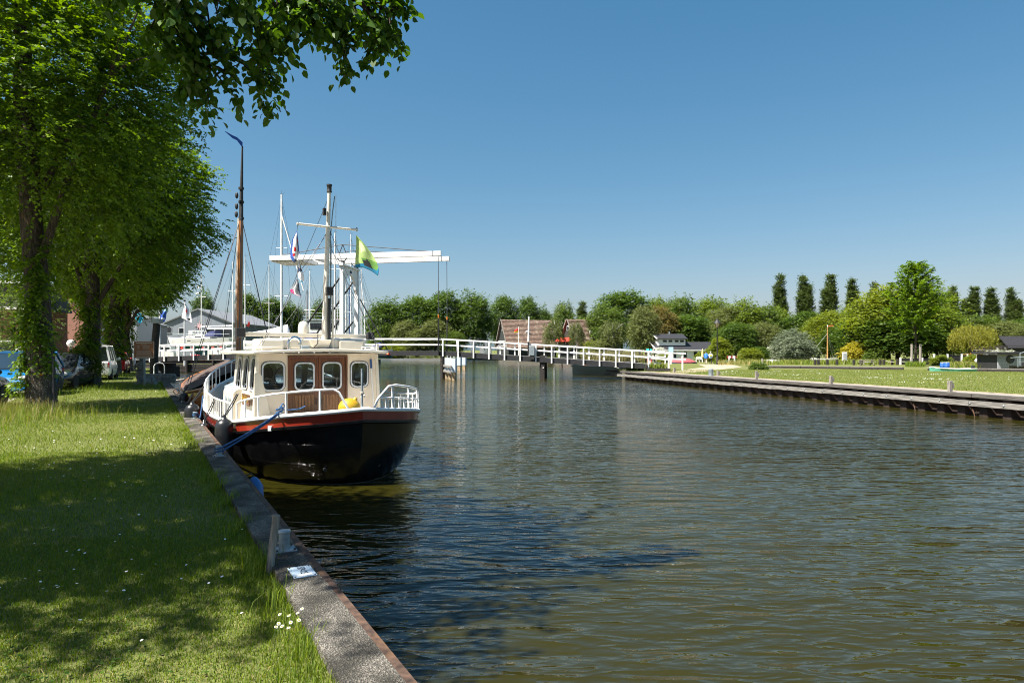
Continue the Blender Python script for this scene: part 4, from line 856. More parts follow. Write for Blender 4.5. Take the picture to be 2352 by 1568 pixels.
# aft bench and cleats
mbox('aft_bench', (-.55, 2.45, .12), (1.25, .32, .42), cream, bevel=.03)
mbox('side_seat', (-1.35, 2.5, .08), (.5, .55, .1), cream, bevel=.02)
CL = gw(3.25, -1, .05)
for c in (CL, gw(7.6, -1, .04), gw(11.6, -1, .05)):
    MB().tube([c+Vector((0, 0, -.04)), c+Vector((0, 0, .08))], .035, 8).build('cleat_post', white, boat, smooth=60)
MB().tube([CL+Vector((.05*math.cos(k*.7)-.0, .05*math.sin(k*.7), .0+.006*k)) for k in range(20)], .016, 6).build('rope_turns', rope_blue, boat, smooth=60)
MB().tube([CL+Vector(p) for p in ((.0, 0, .1), (.06, 0, .18), (.1, .02, .14), (.06, .03, .07), (.2, .1, .05), (.4, .15, .06), (.5, .2, .1))], .013, 6).build('rope_tail', rope_blue, boat, smooth=60)
# ---- loose gear, each a thing of its own
def bthing(name, label, cat, p, group=None): return thing(name, label, cat, bw(*p), TB, group)
t = bthing('yellow_buoy', 'yellow rubber float lying on the stern deck by the flag staff', 'buoy', (-.12, .40, .50))
MB().ball((0, 0, .1), (.205, .18, .18), 16, 10).build('body', yellow, t, smooth=70); MB().tube([(.09, -.03, .235), (.105, -.035, .265), (.115, -.04, .285)], [.055, .035, .03], 8).build('eye', yellow, t, smooth=60)
MB().tube([(.14, -.2, .3), (.2, -.25, .34), (.17, -.33, .32)], .012, 5).build('lanyard', rope_white, t)
t = bthing('deck_brush', 'long white deck brush with a blue grip leaning on the wheelhouse rear wall', 'brush', (1.12, YR-.06, .0))
MB().tube([(0, -.25, -.1), (0, 0, 1.25)], .014, 6).build('pole', white, t); MB().tube([(0, 0, 1.25), (0, .03, 1.45)], .022, 6).build('grip', mat('blue_grip', (.02,.08,.25), .5), t)
def fender(loc, r, h, label, hang):
    t = thing('fender', label, 'fender', loc, TB, 'black fenders between the boats and the quay')
    MB().lathe([(0, -h), (r*.4, -h+.01), (r*.85, -h+.12), (r, -h+.25), (r, -r), (r*.94, -r*.62), (r*.8, -r*.34), (r*.58, -r*.13), (r*.3, 0), (r*.22, .06), (0, .07)], n=20).build('body', rubber, t, smooth=60)
    MB().tube([(0, 0, .05), (hang[0]*.5, hang[1]*.5, hang[2]*.55), hang], .011, 5).build('line', rope_dark, t)
    MB().tube([(.02, 0, .05), (hang[0]*.5+.03, hang[1]*.5, hang[2]*.5), (hang[0]+.03, hang[1]+.02, hang[2])], .011, 5).build('line', rope_dark, t)
fender(bw(-2.0, 2.05, .36), .165, .95, 'big black fender at the near quarter of the boat, tied to the rail', (.24, .1, .45))
fender(bw(-2.12, 3.9, .12), .11, .55, 'small grey black fender low between boat and quay', (.2, 0, .5))
fender(bw(-2.12, 6.0, .38), .17, 1.0, 'black fender farther forward against the dark hull', (.25, .1, .4))
def ropes(name, label, A, B, m, r, sag, n=1, gap=.05, group=None):
    A, B = Vector(A), Vector(B); t = thing(name, label, 'rope', A, 0, group)
    for k in range(n):
        o_ = Vector((0, 0, gap*k)); P = []
        for i in range(13):
            f = i/12; P.append((B-A)*f+o_*(1 if k else 0)*(1-.5*f)-Vector((0, 0, sag*(1+.4*k)*math.sin(math.pi*f))))
        MB().tube(P, r, 6).build('strand', m, t, smooth=60)
    return t
cw = bw(*CL)
ropes('mooring_line', 'two blue stern lines running from the boat down to the near bollard', B2+Vector((.05, .02, .08)), cw, rope_blue, .015, .02, 2, .06)
ropes('mooring_line', 'slack blue spring line from the farther bollard to the boat side', B3+Vector((.05, .02, .08)), bw(-1.9, 5.9, .55), rope_blue, .016, .25, 2, .05)
ropes('mooring_line', 'dark bow line from the side rail of the black boat back to the quay', bw(-1.92, 6.3, .62), Vector((qx(21, -.15), 21, .08)), rope_dark, .013, .15)
# ---- flags on the yard
def flag(name, label, P, m, uvparts=None): pass
blueF = mat('flag_blue', (.03,.10,.42), .8, var=.05); whiteF = mat('flag_white', (.8,.8,.8), .8, var=.04); redF = mat('flag_red', (.6,.02,.02), .8, var=.05)
lime = mat('flag_lime', (.38,.52,.17), .8, var=.06); teal = mat('flag_teal', (.01,.18,.32), .8, var=.06); navy = mat('flag_navy', (.02,.04,.09), .8); greyF = mat('flag_grey', (.25,.26,.28), .8); pink = mat('flag_pink', (.6,.03,.2), .8); skyF = mat('flag_sky', (.25,.5,.65), .8); dgreen = mat('flag_green', (.12,.28,.05), .8)
cyanF = mat('flag_cyan', (.03,.42,.58), .8, var=.05)
def cloth(corner, mats, pick, label, name, nu=22, nv=22, wave=.03, group=None, extra=None):
    """corner: function (u,v)->point; pick: (u,v)->material index"""
    o0 = Vector(corner(0, 0)); t = thing(name, label, 'flag', o0, 0, group)
    V = []; mb = MB()
    f = lambda u, v: Vector(corner(u, v))-o0+Vector((0, wave*math.sin(6*u+4*v)*u, 0))
    vs = [f(i/nu, j/nv) for i in range(nu+1) for j in range(nv+1)]
    mb.v = [tuple(p) for p in vs]
    for i in range(nu):
        for j in range(nv): mb.f.append((i*(nv+1)+j, (i+1)*(nv+1)+j, (i+1)*(nv+1)+j+1, i*(nv+1)+j+1)); mb.mi.append(pick((i+.5)/nu, (j+.5)/nv))
    o = mb.build('cloth', mats, t, smooth=70, recalc=False)
    s_ = o.modifiers.new('thickness', 'SOLIDIFY'); s_.thickness = .004
    if extra: extra(t)
    return t
def quad(a, b, c, d):
    a, b, c, d = map(Vector, (a, b, c, d)); return lambda u, v: (a.lerp(b, u)).lerp(d.lerp(c, u), v)
Yl = (bw(MX-.58, MY-.03, 4.38), bw(MX+.74, MY-.03, 4.48))
DL, DR = Yl[0].y, Yl[1].y
def curve4(D, *rows):   # rows of display points (left to right) top to bottom, at distance D
    rows = [[at(x, y, D) for x, y in r_] for r_ in rows]
    def f(u, v):
        def al(r_, s):
            k = min(int(s*(len(r_)-1)), len(r_)-2); g_ = s*(len(r_)-1)-k; return r_[k].lerp(r_[k+1], g_)
        k = min(int(v*(len(rows)-1)), len(rows)-2); g_ = v*(len(rows)-1)-k; return al(rows[k], u).lerp(al(rows[k+1], u), g_)
    return f
fr = curve4(DL, [(681.5, 530), (682.5, 532)], [(671, 550), (684, 552)], [(667, 578), (686, 575)], [(667, 592), (689, 584)], [(676, 604), (684, 597)])
def fris(u, v):
    if (u-.55)**2*.55+(v-.47)**2*2.4 < .012 or (u-.40)**2*.55+(v-.67)**2*2.4 < .012 or (u-.95)**2*.5+(v-.26)**2*2.4 < .004: return 2
    k = (u*.9+(1-v)*.25)
    if v > .9: return 3 if u < .6 else 1
    return 0 if k < .36 else (1 if k < .93 else 0)
cloth(fr, [blueF, whiteF, redF, navy], fris, 'blue and white striped flag with red leaf emblems, topmost on the port halyard', 'flag', 30, 36, .03, 'flags on the black boat')
f2 = curve4(DL, [(685, 597), (687, 598)], [(684, 612), (692, 618)], [(684, 632), (698, 636)], [(688, 646), (698, 646)], [(694, 650), (696, 651)])
cloth(f2, [greyF, navy, whiteF, skyF], lambda u, v: 0 if v < .25 else (1 if v < .42-.1*u else (2 if v < .62+.2*u else 3)), 'middle flag on the port halyard, navy and white with pale blue lettering', 'flag', 16, 24, .03, 'flags on the black boat')
f3 = curve4(DL, [(682, 638), (683, 640)], [(677, 650), (686, 652)], [(667, 664), (688, 668)], [(668, 672), (692, 680)], [(690, 681), (692, 682)])
cloth(f3, [greyF, whiteF, pink, navy], lambda u, v: 2 if (v > .5 and u < .35) else (1 if .35 < u < .52 and v > .35 else (3 if u > .85 else 0)), 'grey pennant with a pink corner, lowest on the port halyard', 'flag', 20, 20, .02, 'flags on the black boat')
MB().tube([bw(MX-.58, MY-.03, 4.38), at(682, 530, DL), at(685, 600, DL), at(682, 640, DL), at(664, 690, DL), bw(-1.2, YR+.3, 1.7)], .005, 4).build('halyard', wire, NT if False else None); tag(bpy.data.objects['halyard'], 'thin port halyard carrying the three small flags', 'rope')
gf = curve4(DR, [(818, 541), (820, 542)], [(818, 562), (828, 553), (838, 562)], [(817, 585), (836, 570), (853, 582)], [(816, 598), (832, 592), (848, 596), (865, 602)], [(816, 615), (834, 614), (852, 622), (868, 633), (871, 620)])
def tug(u, v): return (.32 < u < .62 and .80 < v < .93) or (.50 < u < .58 and .74 < v < .82)
def green(u, v):
    if tug(u, v): return 2
    if v > .88+.05*u: return 1
    if v > .76 and u > .3: return 3
    if .3 < u < .62 and .3 < v < .56 and (int(u*30+v*22) % 4 > 0): return 4
    return 0
cloth(gf, [lime, teal, blackmatt, dgreen, mat('flag_pale_lime', (.66,.78,.42), .8)], green, 'large lime green flag with a tug silhouette over a teal hem', 'flag', 40, 44, .04, 'flags on the black boat')
# ------------------------------------------------------------------ brown sailing barge moored ahead
KY = 24.3; KO = (qx(KY, 1.95), KY, 0)
kb = thing('sailing_barge', 'varnished oak sailing barge under a dark tarpaulin with tall wooden mast', 'boat', KO, TH)
def kw(x, y, z): return Vector((KO[0]+x*math.cos(TH)-y*math.sin(TH), KO[1]+x*math.sin(TH)+y*math.cos(TH), z))
hs = []
st_ = [(-5.2, .5, .75, .2), (-4.6, 1.05, .62, .7), (-3.4, 1.45, .45, 1.15), (-1.5, 1.62, .30, 1.4), (1.0, 1.62, .28, 1.4), (3.2, 1.5, .36, 1.25), (4.8, 1.15, .55, .85), (5.6, .55, .8, .3)]
mb = MB(); mb.loft([[(-g, y, z), (-g*1.02, y, z-.22), (-(g*.5+w*.5)*1.02, y, -.4), (-w, y, -.8), (-w*.8, y, -1.1), (w*.8, y, -1.1), (w, y, -.8), ((g*.5+w*.5)*1.02, y, -.4), (g*1.02, y, z-.22), (g, y, z)] for y, g, z, w in st_])
mb.build('hull', oak, kb, smooth=30)
for s in (-1, 1):
    MB().tube([(s*g*1.02, y, z-.02) for y, g, z, w in st_], .05, 6).build('rubbing_strake', mastwood, kb, smooth=60)
    if s > 0: MB().prism([(s*1.72, 1.4+.7*math.cos(a)*(1 if math.cos(a) > 0 else .8), -.15+.55*math.sin(a)) for a in [k*math.pi/7 for k in range(14)]], (s*.05, 0, 0)).build('leeboard', mastwood, kb, bevel=.01)
def tarp(u, v):   # u across, v along
    y = -1.6+v*7.0; g = np.interp(y, [a[0] for a in st_], [a[1] for a in st_])+.06; z0 = np.interp(y, [a[0] for a in st_], [a[2] for a in st_])
    ridge = np.interp(y, [-1.6, -1, 2.6, 4.6, 5.4], [1.0, 1.1, 1.28, .95, .62]); c = abs(u-.5)*2
    return (g*(u-.5)*2, y, z0-.12*(c > .97)+(ridge-z0)*(1-c**1.15)+.03*math.sin(9*v+5*c)*(c*(1-c)*4))
mb = MB()
mb.sheet(tarp, 24, 26)
for k in range(len(mb.f)): mb.mi[k] = 1 if (k % 26) > 17 else 0
o = mb.build('tarpaulin', [canvas_brown, canvas_black], kb, smooth=60)
def folds(u, v): return tarp(u, v)
D_ = 25.1; Mx = -1.05
mp_ = at(548, 836, 25.1); th_ = -TH
ly = (mp_.x-KO[0])*-math.sin(TH)+(mp_.y-KO[1])*math.cos(TH); lx = (mp_.x-KO[0])*math.cos(TH)+(mp_.y-KO[1])*math.sin(TH)
top = at(556, 335, 25.1).z
m_ = MB().tube([(lx, ly, .1), (lx+.02, ly, 3.2), (lx+.08, ly, 6.4)], [.125, .12, .09], 12).build('mast', mastwood, kb, smooth=60)
MB().tube([(lx+.08, ly, 6.3), (lx+.10, ly, 7.6), (lx+.13, ly, top)], [.085, .06, .03], 10).build('topmast', blackmatt, m_, smooth=60)
for z in (6.5, 7.1, 7.6): MB().lathe([(0, -.05), (.1, -.04), (.1, .04), (0, .05)], (lx+.09, ly, z), 8).build('mast_band', blackmatt, m_)
for i, (z, dy) in enumerate(((6.9, -.14), (6.6, -.16), (7.3, -.13))): MB().ball((lx+dy*.6, ly+dy, z), (.06, .06, .12), 8, 6).build('block', blackmatt, m_)
mb = MB()
for q in ((-.2, .1), (-.16, .0), (-.12, -.12), (.14, -.05), (.17, .06), (.2, .12), (.1, -.14)): mb.tube([(lx+q[0]*.4+.06, ly+q[1]*.4, 6.5), (lx+q[0]*.6, ly+q[1]*.6, 3.4), (lx+q[0], ly+q[1], .75)], .011, 4)
mb.build('halyards', rope_white, m_)
mb = MB()
for q in ((-1.45, -.9), (-1.5, -.4), (1.45, -.9), (1.5, -.4)): mb.tube([(lx+.09, ly, 6.6), (q[0], ly+q[1], .5)], .012, 4)
mb.tube([(lx+.09, ly, 6.9), (0, 5.5, .85)], .012, 4); mb.tube([(lx+.09, ly, 7.0), (-.4, -4.6, .8)], .009, 4); mb.build('shroud', wire, m_)
wv = MB(); P0 = Vector((lx+.13, ly, top)); wv.loft([[P0+Vector((a, b, z+h)), P0+Vector((a, b, z-h)), P0+Vector((a+.01, b+.01, z-h)), P0+Vector((a+.01, b+.01, z+h))] for a, b, z, h in ((0, 0, .05, .1), (-.2, -.1, .22, .06), (-.36, -.2, .24, .055), (-.62, -.33, .36, .012))]); wv.build('wind_vane', navy if False else blueF, m_)
MB().bar((lx, ly-.15, 1.2), (-.1, -3.6, 1.45), .12, .14).build('boom', mastwood, kb, bevel=.02)
MB().hexa([(.2,2.2,.4),(1.0,2.2,.4),(1.0,3.0,.4),(.2,3.0,.4),(.3,2.3,.98),(.9,2.3,.98),(.9,2.95,1.05),(.3,2.95,1.05)]).build('white_hatch', white, kb, bevel=.03)
ropes('mooring_line', 'pale upper rope from the brown barge to the quay', kw(-1.5, -1.0, .45), Vector((qx(23.5, -.15), 23.5, .08)), rope_white, .016, .12)
ropes('mooring_line', 'pale lower rope pair from the brown barge to the quay', kw(-1.5, -2.6, .30), Vector((qx(20.6, -.15), 20.6, .08)), rope_white, .016, .14, 2, .08)
ropes('mooring_line', 'pale rope swinging from the brown barge to the timber wall below the bridge', kw(.4, 5.4, .8), Vector((-35.4, 62.2, .65)), rope_white, .03, 1.0)
fender(kw(-1.75, -2.2, .3), .14, .6, 'black fender between the brown barge and the quay', (.1, 0, .2))

# ------------------------------------------------------------------ white drawbridge
BR = R_(-7.1); BRO = (-14.9, 60.4, 0); XL, XR = -18.4, 26.6
br = thing('drawbridge', 'white wooden drawbridge with overhead balance beams crossing the canal', 'bridge', BRO, BR)
def brw(x, y, z): return Vector((BRO[0]+x*math.cos(BR)-y*math.sin(BR), BRO[1]+x*math.sin(BR)+y*math.cos(BR), z))
dz_ = lambda x: float(np.interp(x, [XL, -6, 0, 8.7, 26.6], [1.02, 1.46, 1.60, 1.58, .50]))
xs = list(np.linspace(XL, -.2, 10)), list(np.linspace(-.1, 8.6, 4)), list(np.linspace(8.75, XR, 10))
deckm = mat('dark_bridge_beam', (.022,.022,.024), .6, var=.25, scale=5)
for X in xs:
    MB().loft([[(x, -.06, dz_(x)-.43), (x, .12, dz_(x)-.43), (x, .12, dz_(x)-.02), (x, -.06, dz_(x)-.02)] for x in X]).build('side_beam', deckm, br)
    MB().loft([[(x, 2.88, dz_(x)-.43), (x, 3.06, dz_(x)-.43), (x, 3.06, dz_(x)-.02), (x, 2.88, dz_(x)-.02)] for x in X]).build('side_beam', deckm, br)
    L_ = int((X[-1]-X[0])/.5); mb = MB()
    pl = None
    for i in range(L_):
        x = X[0]+(i+.5)*(X[-1]-X[0])/L_; mb.box((x, 1.5, dz_(x)-.04), ((X[-1]-X[0])/L_-.02, 2.74, .06))
    tag(mb.build('deck_planks', longwood, br), kind='stuff')
def railing(y, x0, x1, name='post', nosp=False, step=1.38, down=.42):
    n_ = max(1, round((x1-x0)/step)); pp = None
    for h, w, hh in ((1.05, .12, .13), (.55, .06, .12)):
        X = list(np.linspace(x0, x1, n_*2+1)); MB().loft([[(x, y-w/2, dz_(x)+h-hh/2), (x, y+w/2, dz_(x)+h-hh/2), (x, y+w/2, dz_(x)+h+hh/2), (x, y-w/2, dz_(x)+h+hh/2)] for x in X]).build('rail', white, br)
    if nosp: return
    for i in range(n_+1):
        x = x0+(x1-x0)*i/n_; o_ = (-.10 if y < 1.5 else .10)
        if pp is None: pp = MB().box((0, 0, 0), (.115, .09, 1.02+down)).build(name, white, br, bevel=.01); pp.location = (x, y+o_, dz_(x)+.99-(1.02+down)/2)
        else: again(pp, br, (x, y+o_, dz_(x)+.99-(1.02+down)/2))
for y, s in ((-.05, 0), (3.05, .55)):
    railing(y, XL+s, -1.2); railing(y, 9.0+s, XR+(1.6 if y > 1 else -.1)); railing(y, 0, 8.9, nosp=True)
    for x in (.2, 8.6): MB().tube([(x, y, dz_(x)-.2), (x, y, dz_(x)+1.0)], .03, 6).build('leaf_post', blackmatt, br)
for y, ex in ((-.05, 1.9), (3.05, 3.4)):   # rails run on over the grass at the right
    for h in (1.02, .5): MB().bar((XR-.1, y, dz_(XR)+h), (XR+ex, y+.3, dz_(XR)+h-.18), .1, .13).build('rail', white, br, bevel=.01)
    MB().box((XR+ex-.3, y+.25, .55), (.13, .1, 1.3)).build('post', white, br, bevel=.01)
# portal
PZ = 9.45
for y, w in ((-.35, .34), (3.35, .34)):
    MB().loft([[(-w/2*k, y-w/2*k, z), (w/2*k, y-w/2*k, z), (w/2*k, y+w/2*k, z), (-w/2*k, y+w/2*k, z)] for z, k in ((-.6, 1.15), (1.2, 1.12), (6, 1), (PZ-.1, .92))]).build('portal_post', white, br, bevel=.02)
    MB().box((0, y, 1.1), (.62, .62, 1.3)).build('post_base', white, br, bevel=.03)
out = [(-.1, -.16, 8.9), (-.1, 3.16, 8.9)]
arc = [(.0, 1.5-1.3*math.cos(a), 7.2+1.25*math.sin(a)) for a in [math.pi*k/12 for k in range(13)]]
MB().prism([(-.1, -.18, 7.0)]+[(-.1, p[1], p[2]) for p in arc]+[(-.1, 3.18, 7.0), (-.1, 3.18, 9.05), (-.1, -.18, 9.05)], (.2, 0, 0)).build('portal_arch', white, br, bevel=.01)
MB().box((0, 1.5, 9.13), (.42, 4.3, .14)).build('portal_lintel', white, br, bevel=.02)
MB().prism([(.11, 1.32, 8.6), (.11, 1.68, 8.6), (.11, 1.68, 8.82), (.11, 1.32, 8.82)], (.02, 0, 0)).build('number_plate', navy, br)
# balance beams, counterweight box, pivots, truss rods
BL, BRr = -6.75, 8.85
for y, dzb in ((-.2, 0), (3.2, 0)):
    zc = 9.92
    MB().loft([[(x, y-.14, zc-h/2+l), (x, y+.14, zc-h/2+l), (x, y+.14, zc+h/2+l), (x, y-.14, zc+h/2+l)] for x, h, l in ((BL, .42, -.06), (-3.5, .46, -.04), (0, .48, 0), (5, .46, .05), (BRr, .42, .09))]).build('balance_beam', white, br, bevel=.015)
    MB().box((BRr-.7, y, zc+.08), (.05, .31, .47)).build('beam_strap', blackmatt, br)
    mb = MB(); ap = (0, y, 10.95)
    for x, z in ((-5.6, 10.12), (BRr-.9, 10.2)): mb.tube([ap, (x, y, z)], .035, 6)
    for x in (-.33, .33): mb.tube([ap, (x, y, 10.12)], .035, 6)
    mb.tube([(-.42, y-.16, 9.75), (-.25, y-.16, 9.5), (.25, y-.16, 9.5), (.42, y-.16, 9.75)], .05, 6); mb.build('truss_rods', blackmatt, br)
    MB().lathe([(0, -.12), (.16, -.12), (.2, 0), (.16, .1), (0, .12)], (0, y, 9.38), 10).build('pivot_block', blackmatt, br)
    MB().tube([(BRr-.25, y, 9.75), (BRr-.22, y, dz_(8)+3.1)], .028, 6).build('lifting_rod', wire, br)
    MB().tube([(BRr-.22, y, dz_(8)+3.1), (BRr-.24, y, dz_(8)-.15)], .055, 6).build('lifting_strut', blackmatt, br)
    MB().tube([(BRr-.22, y, dz_(8)+2.85), (BRr-.22, y, dz_(8)+3.15)], .06, 6).build('orange_band', mat('orange_paint', (.6,.18,.02), .5), br)
    for x0, z0, x1, z1 in ((-.25, 8.0, -4.7, 2.0), (-.25, 4.3, -2.2, 1.9)): MB().tube([(x0, y-.12, z0), (x1, y-.12, z1)], .085, 8).build('brace', blackmatt, br)
    for x0, z0, x1, z1 in ((.25, 6.4, 2.0, 1.7),): MB().tube([(x0+.1*(y > 1), y, z0), (x1+1.0, y, z1)], .06, 6).build('brace', blackmatt, br) if y > 1 else None
MB().box((-5.25, 1.5, 9.76), (3.0, 3.1, .38)).build('counterweight', white, br, bevel=.02)
MB().box((-2.5, 1.5, 9.8), (.25, 3.1, .3)).build('cross_beam', white, br, bevel=.015)
lamp_red = emit('red_signal_lamp', (1, .12, .03), 5)
MB().lathe([(0, -.03), (.13, -.03), (.13, .03), (0, .03)], n=14).build('lamp_housing', blackmatt, br).location = (4.05, -.12, 1.40)
l_ = MB().ball((4.05, -.17, 1.40), .10, 10, 8).build('signal_lamp', lamp_red, br)
# pier, hand cabinet and barrier arm on the bridge
for y in (.2, 2.8): MB().box((17.6, y, .05), (.42, .34, 2.3)).build('pier_post', tarwood, br, bevel=.02)
MB().box((17.6, 1.5, .45), (.36, 2.9, .35)).build('pier_beam', tarwood, br, bevel=.02)
MB().box((17.7, .02, .15), (.1, .04, .1)).build('white_mark', white, br)
for x in (-.3, -10.5, 8.9):
    for y in (.1, 2.9): MB().tube([(x, y, -2), (x, y, dz_(x)-.4)], .18, 10).build('pier_pile', tarwood, br)
MB().box((16.75, -.24, dz_(16.7)+.50), (.46, .3, .82)).build('control_box', galv, br, bevel=.02)
MB().box((16.75, -.24, dz_(16.7)-.08), (.4, .22, .34)).build('box_bracket', blackmatt, br)
MB().tube([(16.45, -.2, dz_(16.4)+.2), (16.45, -.2, dz_(16.4)+1.3)], .07, 8).build('barrier_foot', blackmatt, br)
MB().tube([(16.45, -.2, dz_(16.4)+1.25), (16.5, -.2, dz_(16.4)+3.4)], [.085, .06], 8).build('barrier_arm', white, br, smooth=60)
# abutments
ab = thing('timber_wall', 'dark timber quay wall in the shade under the left end of the bridge', 'wall', (-42, 76.1, 0), R_(1.2))
pl = None
for k in range(4):
    for i in range(8):
        if pl is None: pl = MB().box((0, 0, 0), (2.9, .14, .40)).build('plank', tarwood, ab, bevel=.02); pl.location = (1.3, 0, .3)
        else: again(pl, ab, (1.3+i*2.95+rnd.uniform(-.02, .02), rnd.uniform(-.02, .02), .3-k*.43))
for i in range(9): MB().tube([(i*2.9, -.2, -2), (i*2.9, -.2, .55)], .15, 8).build('pile', tarwood, ab)
MB().box((11.6, .1, .56), (23.4, .5, .1)).build('cap', longwood, ab)
for nm, x, w in (('left', XL, -1), ('right', XR, 1)):
    t = thing('bridge_abutment', 'dark timber abutment carrying the %s end of the white drawbridge' % nm, 'abutment', brw(x+w*.5, 1.5, 0), BR)
    for i in range(5): MB().box((-w*.75, 0, .25-.36*i), (.2, 3.6, .33)).build('plank', tarwood, t, bevel=.02)
    MB().hexa([(-.7,-1.9,-1.8),(1.2,-1.9,-1.8),(1.2,1.9,-1.8),(-.7,1.9,-1.8),(-.7,-1.8,.12),(1.2,-1.8,.12),(1.2,1.8,.12),(-.7,1.8,.12)]).build('core', tarwood, t)
# piles with grey sleeves
sleeve = mat('pale_blue_grey_sleeve', (.46,.54,.60), .55, var=.06); pilewood = mat('bleached_pile_wood', (.36,.27,.16), .9, var=.35, scale=6, stretch=(5,5,.5))
def pilegroup(label, pts, zs, waling, cat='mooring piles', wdt=.36):
    x0, y0 = pts[0]; t = thing('guide_piles', label, cat, (x0, y0, 0)); d = BR+R_(-10)
    for x, y in pts:
        MB().box((x-x0, y-y0, -1.0), (wdt*.84, wdt*.84, 2.2), d).build('pile', pilewood, t, bevel=.03)
        MB().box((x-x0, y-y0, (zs+(-.15))/2), (wdt, wdt, zs+.15), d).build('sleeve', sleeve, t, bevel=.015)
        if waling: MB().lathe([(0, 0), (.02, 0), (.02, .1), (.06, .11), (.06, .16), (0, .16)], (x-x0, y-y0, zs), 8).build('top_bolt', white, t)
    if waling:
        a, b = Vector((*pts[0], 0)), Vector((*pts[-1], 0)); dd = (b-a).normalized(); nn = Vector((-dd.y, dd.x, 0)); nn = nn if nn.x < 0 else -nn
        for z in (.30, -.15): MB().bar(a-dd*.3+nn*.28+Vector((0, 0, z))-Vector((x0, y0, 0)), b+dd*.5+nn*.28+Vector((0, 0, z))-Vector((x0, y0, 0)), .14, .18).build('waling', longwood, t, bevel=.02)
pilegroup('row of four grey sleeved guide piles with timber walings in front of the bridge', [(gx(1043, 55.6), 55.6), (gx(1035, 57.3), 57.3), (gx(1027.5, 59.1), 59.1), (gx(1021, 60.9), 60.9)], .98, True)
pilegroup('left one of the two free grey sleeved piles beyond the bridge', [(gx(1055, 79), 79)], .95, False, 'mooring pile', .45)
pilegroup('right one of the two free grey sleeved piles beyond the bridge', [(gx(1066.5, 82), 82)], .95, False, 'mooring pile', .45)
# dark barge beyond the right end of the bridge
dg = mat('dark_green_hull', (.007,.013,.013), .5, var=.25, spec=.25)
t = thing('dark_barge', 'dark green black barge moored under the right end of the bridge', 'boat', (9.0, 66.0, 0), R_(60))
MB().loft([[(-w, y, z), (-w*.96, y, -.4), (-w*.75, y, -1.2), (w*.75, y, -1.2), (w*.96, y, -.4), (w, y, z)] for y, w, z in ((-3.5, 1.3, .25), (-1, 1.45, .15), (1.5, 1.35, .15), (2.6, 1.0, .25), (3.3, .35, .42))]).build('hull', dg, t, smooth=30)
MB().loft([[(-w, y, z0), (-w*.6, y, z0+.25), (0, y, z0+.4), (w*.6, y, z0+.25), (w, y, z0)] for y, w, z0 in ((-3.2, 1.2, .24), (-1, 1.35, .15), (1.4, 1.2, .15))]).build('canvas_cover', canvas_black, t, smooth=40)
MB().box((0, 1.9, .3), (1.2, .7, .3)).build('cabin', mat('orange_brown_cabin', (.45,.2,.07), .4), t, bevel=.04)
MB().tube([(-.25, 3.2, .1), (-.18, 3.45, .1), (0, 3.5, .1), (.18, 3.45, .1), (.25, 3.2, .1)], .1, 8).build('bow_fender', rubber, t, smooth=60)
ropes('mooring_line', 'pale mooring rope of the dark barge at the right quay', (9.2, 61.5, .15), (10.6, 57.5, .05), rope_white, .03, .1)

# ------------------------------------------------------------------ boatyard on the left: halls, boats ashore, masts, flags
grey_clad = stripes('grey_steel_cladding', (.24,.265,.295), (.17,.19,.21), 1.6, 'X', .45, .02, .92)
blue_clad = stripes('dark_blue_steel_cladding', (.12,.15,.20), (.06,.08,.11), 2.2, 'Y', .45, .02, .85)
palegrey = mat('pale_grey_cladding', (.27,.29,.325), .5, var=.04)
roofgrey = mat('grey_roof_sheet', (.18,.19,.20), .6, var=.1)
def hall(name, label, X, Y, w, d, he, hr, rz, wall, side):
    t = thing(name, label, 'building', (X, Y, 0), rz)
    MB().prism([(-w/2, 0, -.3), (w/2, 0, -.3), (w/2, 0, he), (0, 0, hr), (-w/2, 0, he)], (0, .2, 0)).build('gable_wall', wall, t)
    MB().prism([(-w/2, d, -.3), (w/2, d, -.3), (w/2, d, he), (0, d, hr), (-w/2, d, he)], (0, -.2, 0)).build('gable_wall', wall, t)
    for s in (-1, 1):
        MB().box((s*(w/2-.1), d/2, he/2-.15), (.2, d-.41, he+.28)).build('side_wall', side, t)
        n_ = Vector((-(hr-he), 0, -w/2)).normalized()
        MB().hexa([(s*(w/2+.35), -.3, he-.16), (0, -.3, hr+.03), (0, d+.3, hr+.03), (s*(w/2+.35), d+.3, he-.16), (s*(w/2+.35), -.3, he+.06), (0, -.3, hr+.25), (0, d+.3, hr+.25), (s*(w/2+.35), d+.3, he+.06)]).build('roof', roofgrey, t)
    return t
DS = 120
h1 = hall('boatyard_hall', 'grey metal boatyard hall with a red and white star on its gable', gx(456, DS), DS, 11.8, 24, 6.4, 8.75, 0, grey_clad, blue_clad)
starR = mat('star_red', (.45,.02,.02), .5); starW = mat('star_white', (.75,.75,.75), .5)
sp = at(458.8, 748.6, DS)-Vector((gx(456, DS), DS, 0)); mb = MB()
for k in range(8):
    a = math.pi*k/4; L1 = (.92 if k % 2 == 0 else .68); b1, b2 = a+math.pi/8, a-math.pi/8; c_ = (sp.x, -.05, sp.z)
    tip = (sp.x+L1*math.cos(a), -.05, sp.z+L1*math.sin(a)); q1 = (sp.x+.3*math.cos(b1), -.05, sp.z+.3*math.sin(b1)); q2 = (sp.x+.3*math.cos(b2), -.05, sp.z+.3*math.sin(b2))
    mb.m = 0; mb.prism([c_, tip, q1], (0, -.04, 0)); mb.m = 1; mb.prism([c_, q2, tip], (0, -.04, 0))
mb.build('compass_star', [starR, starW], h1)
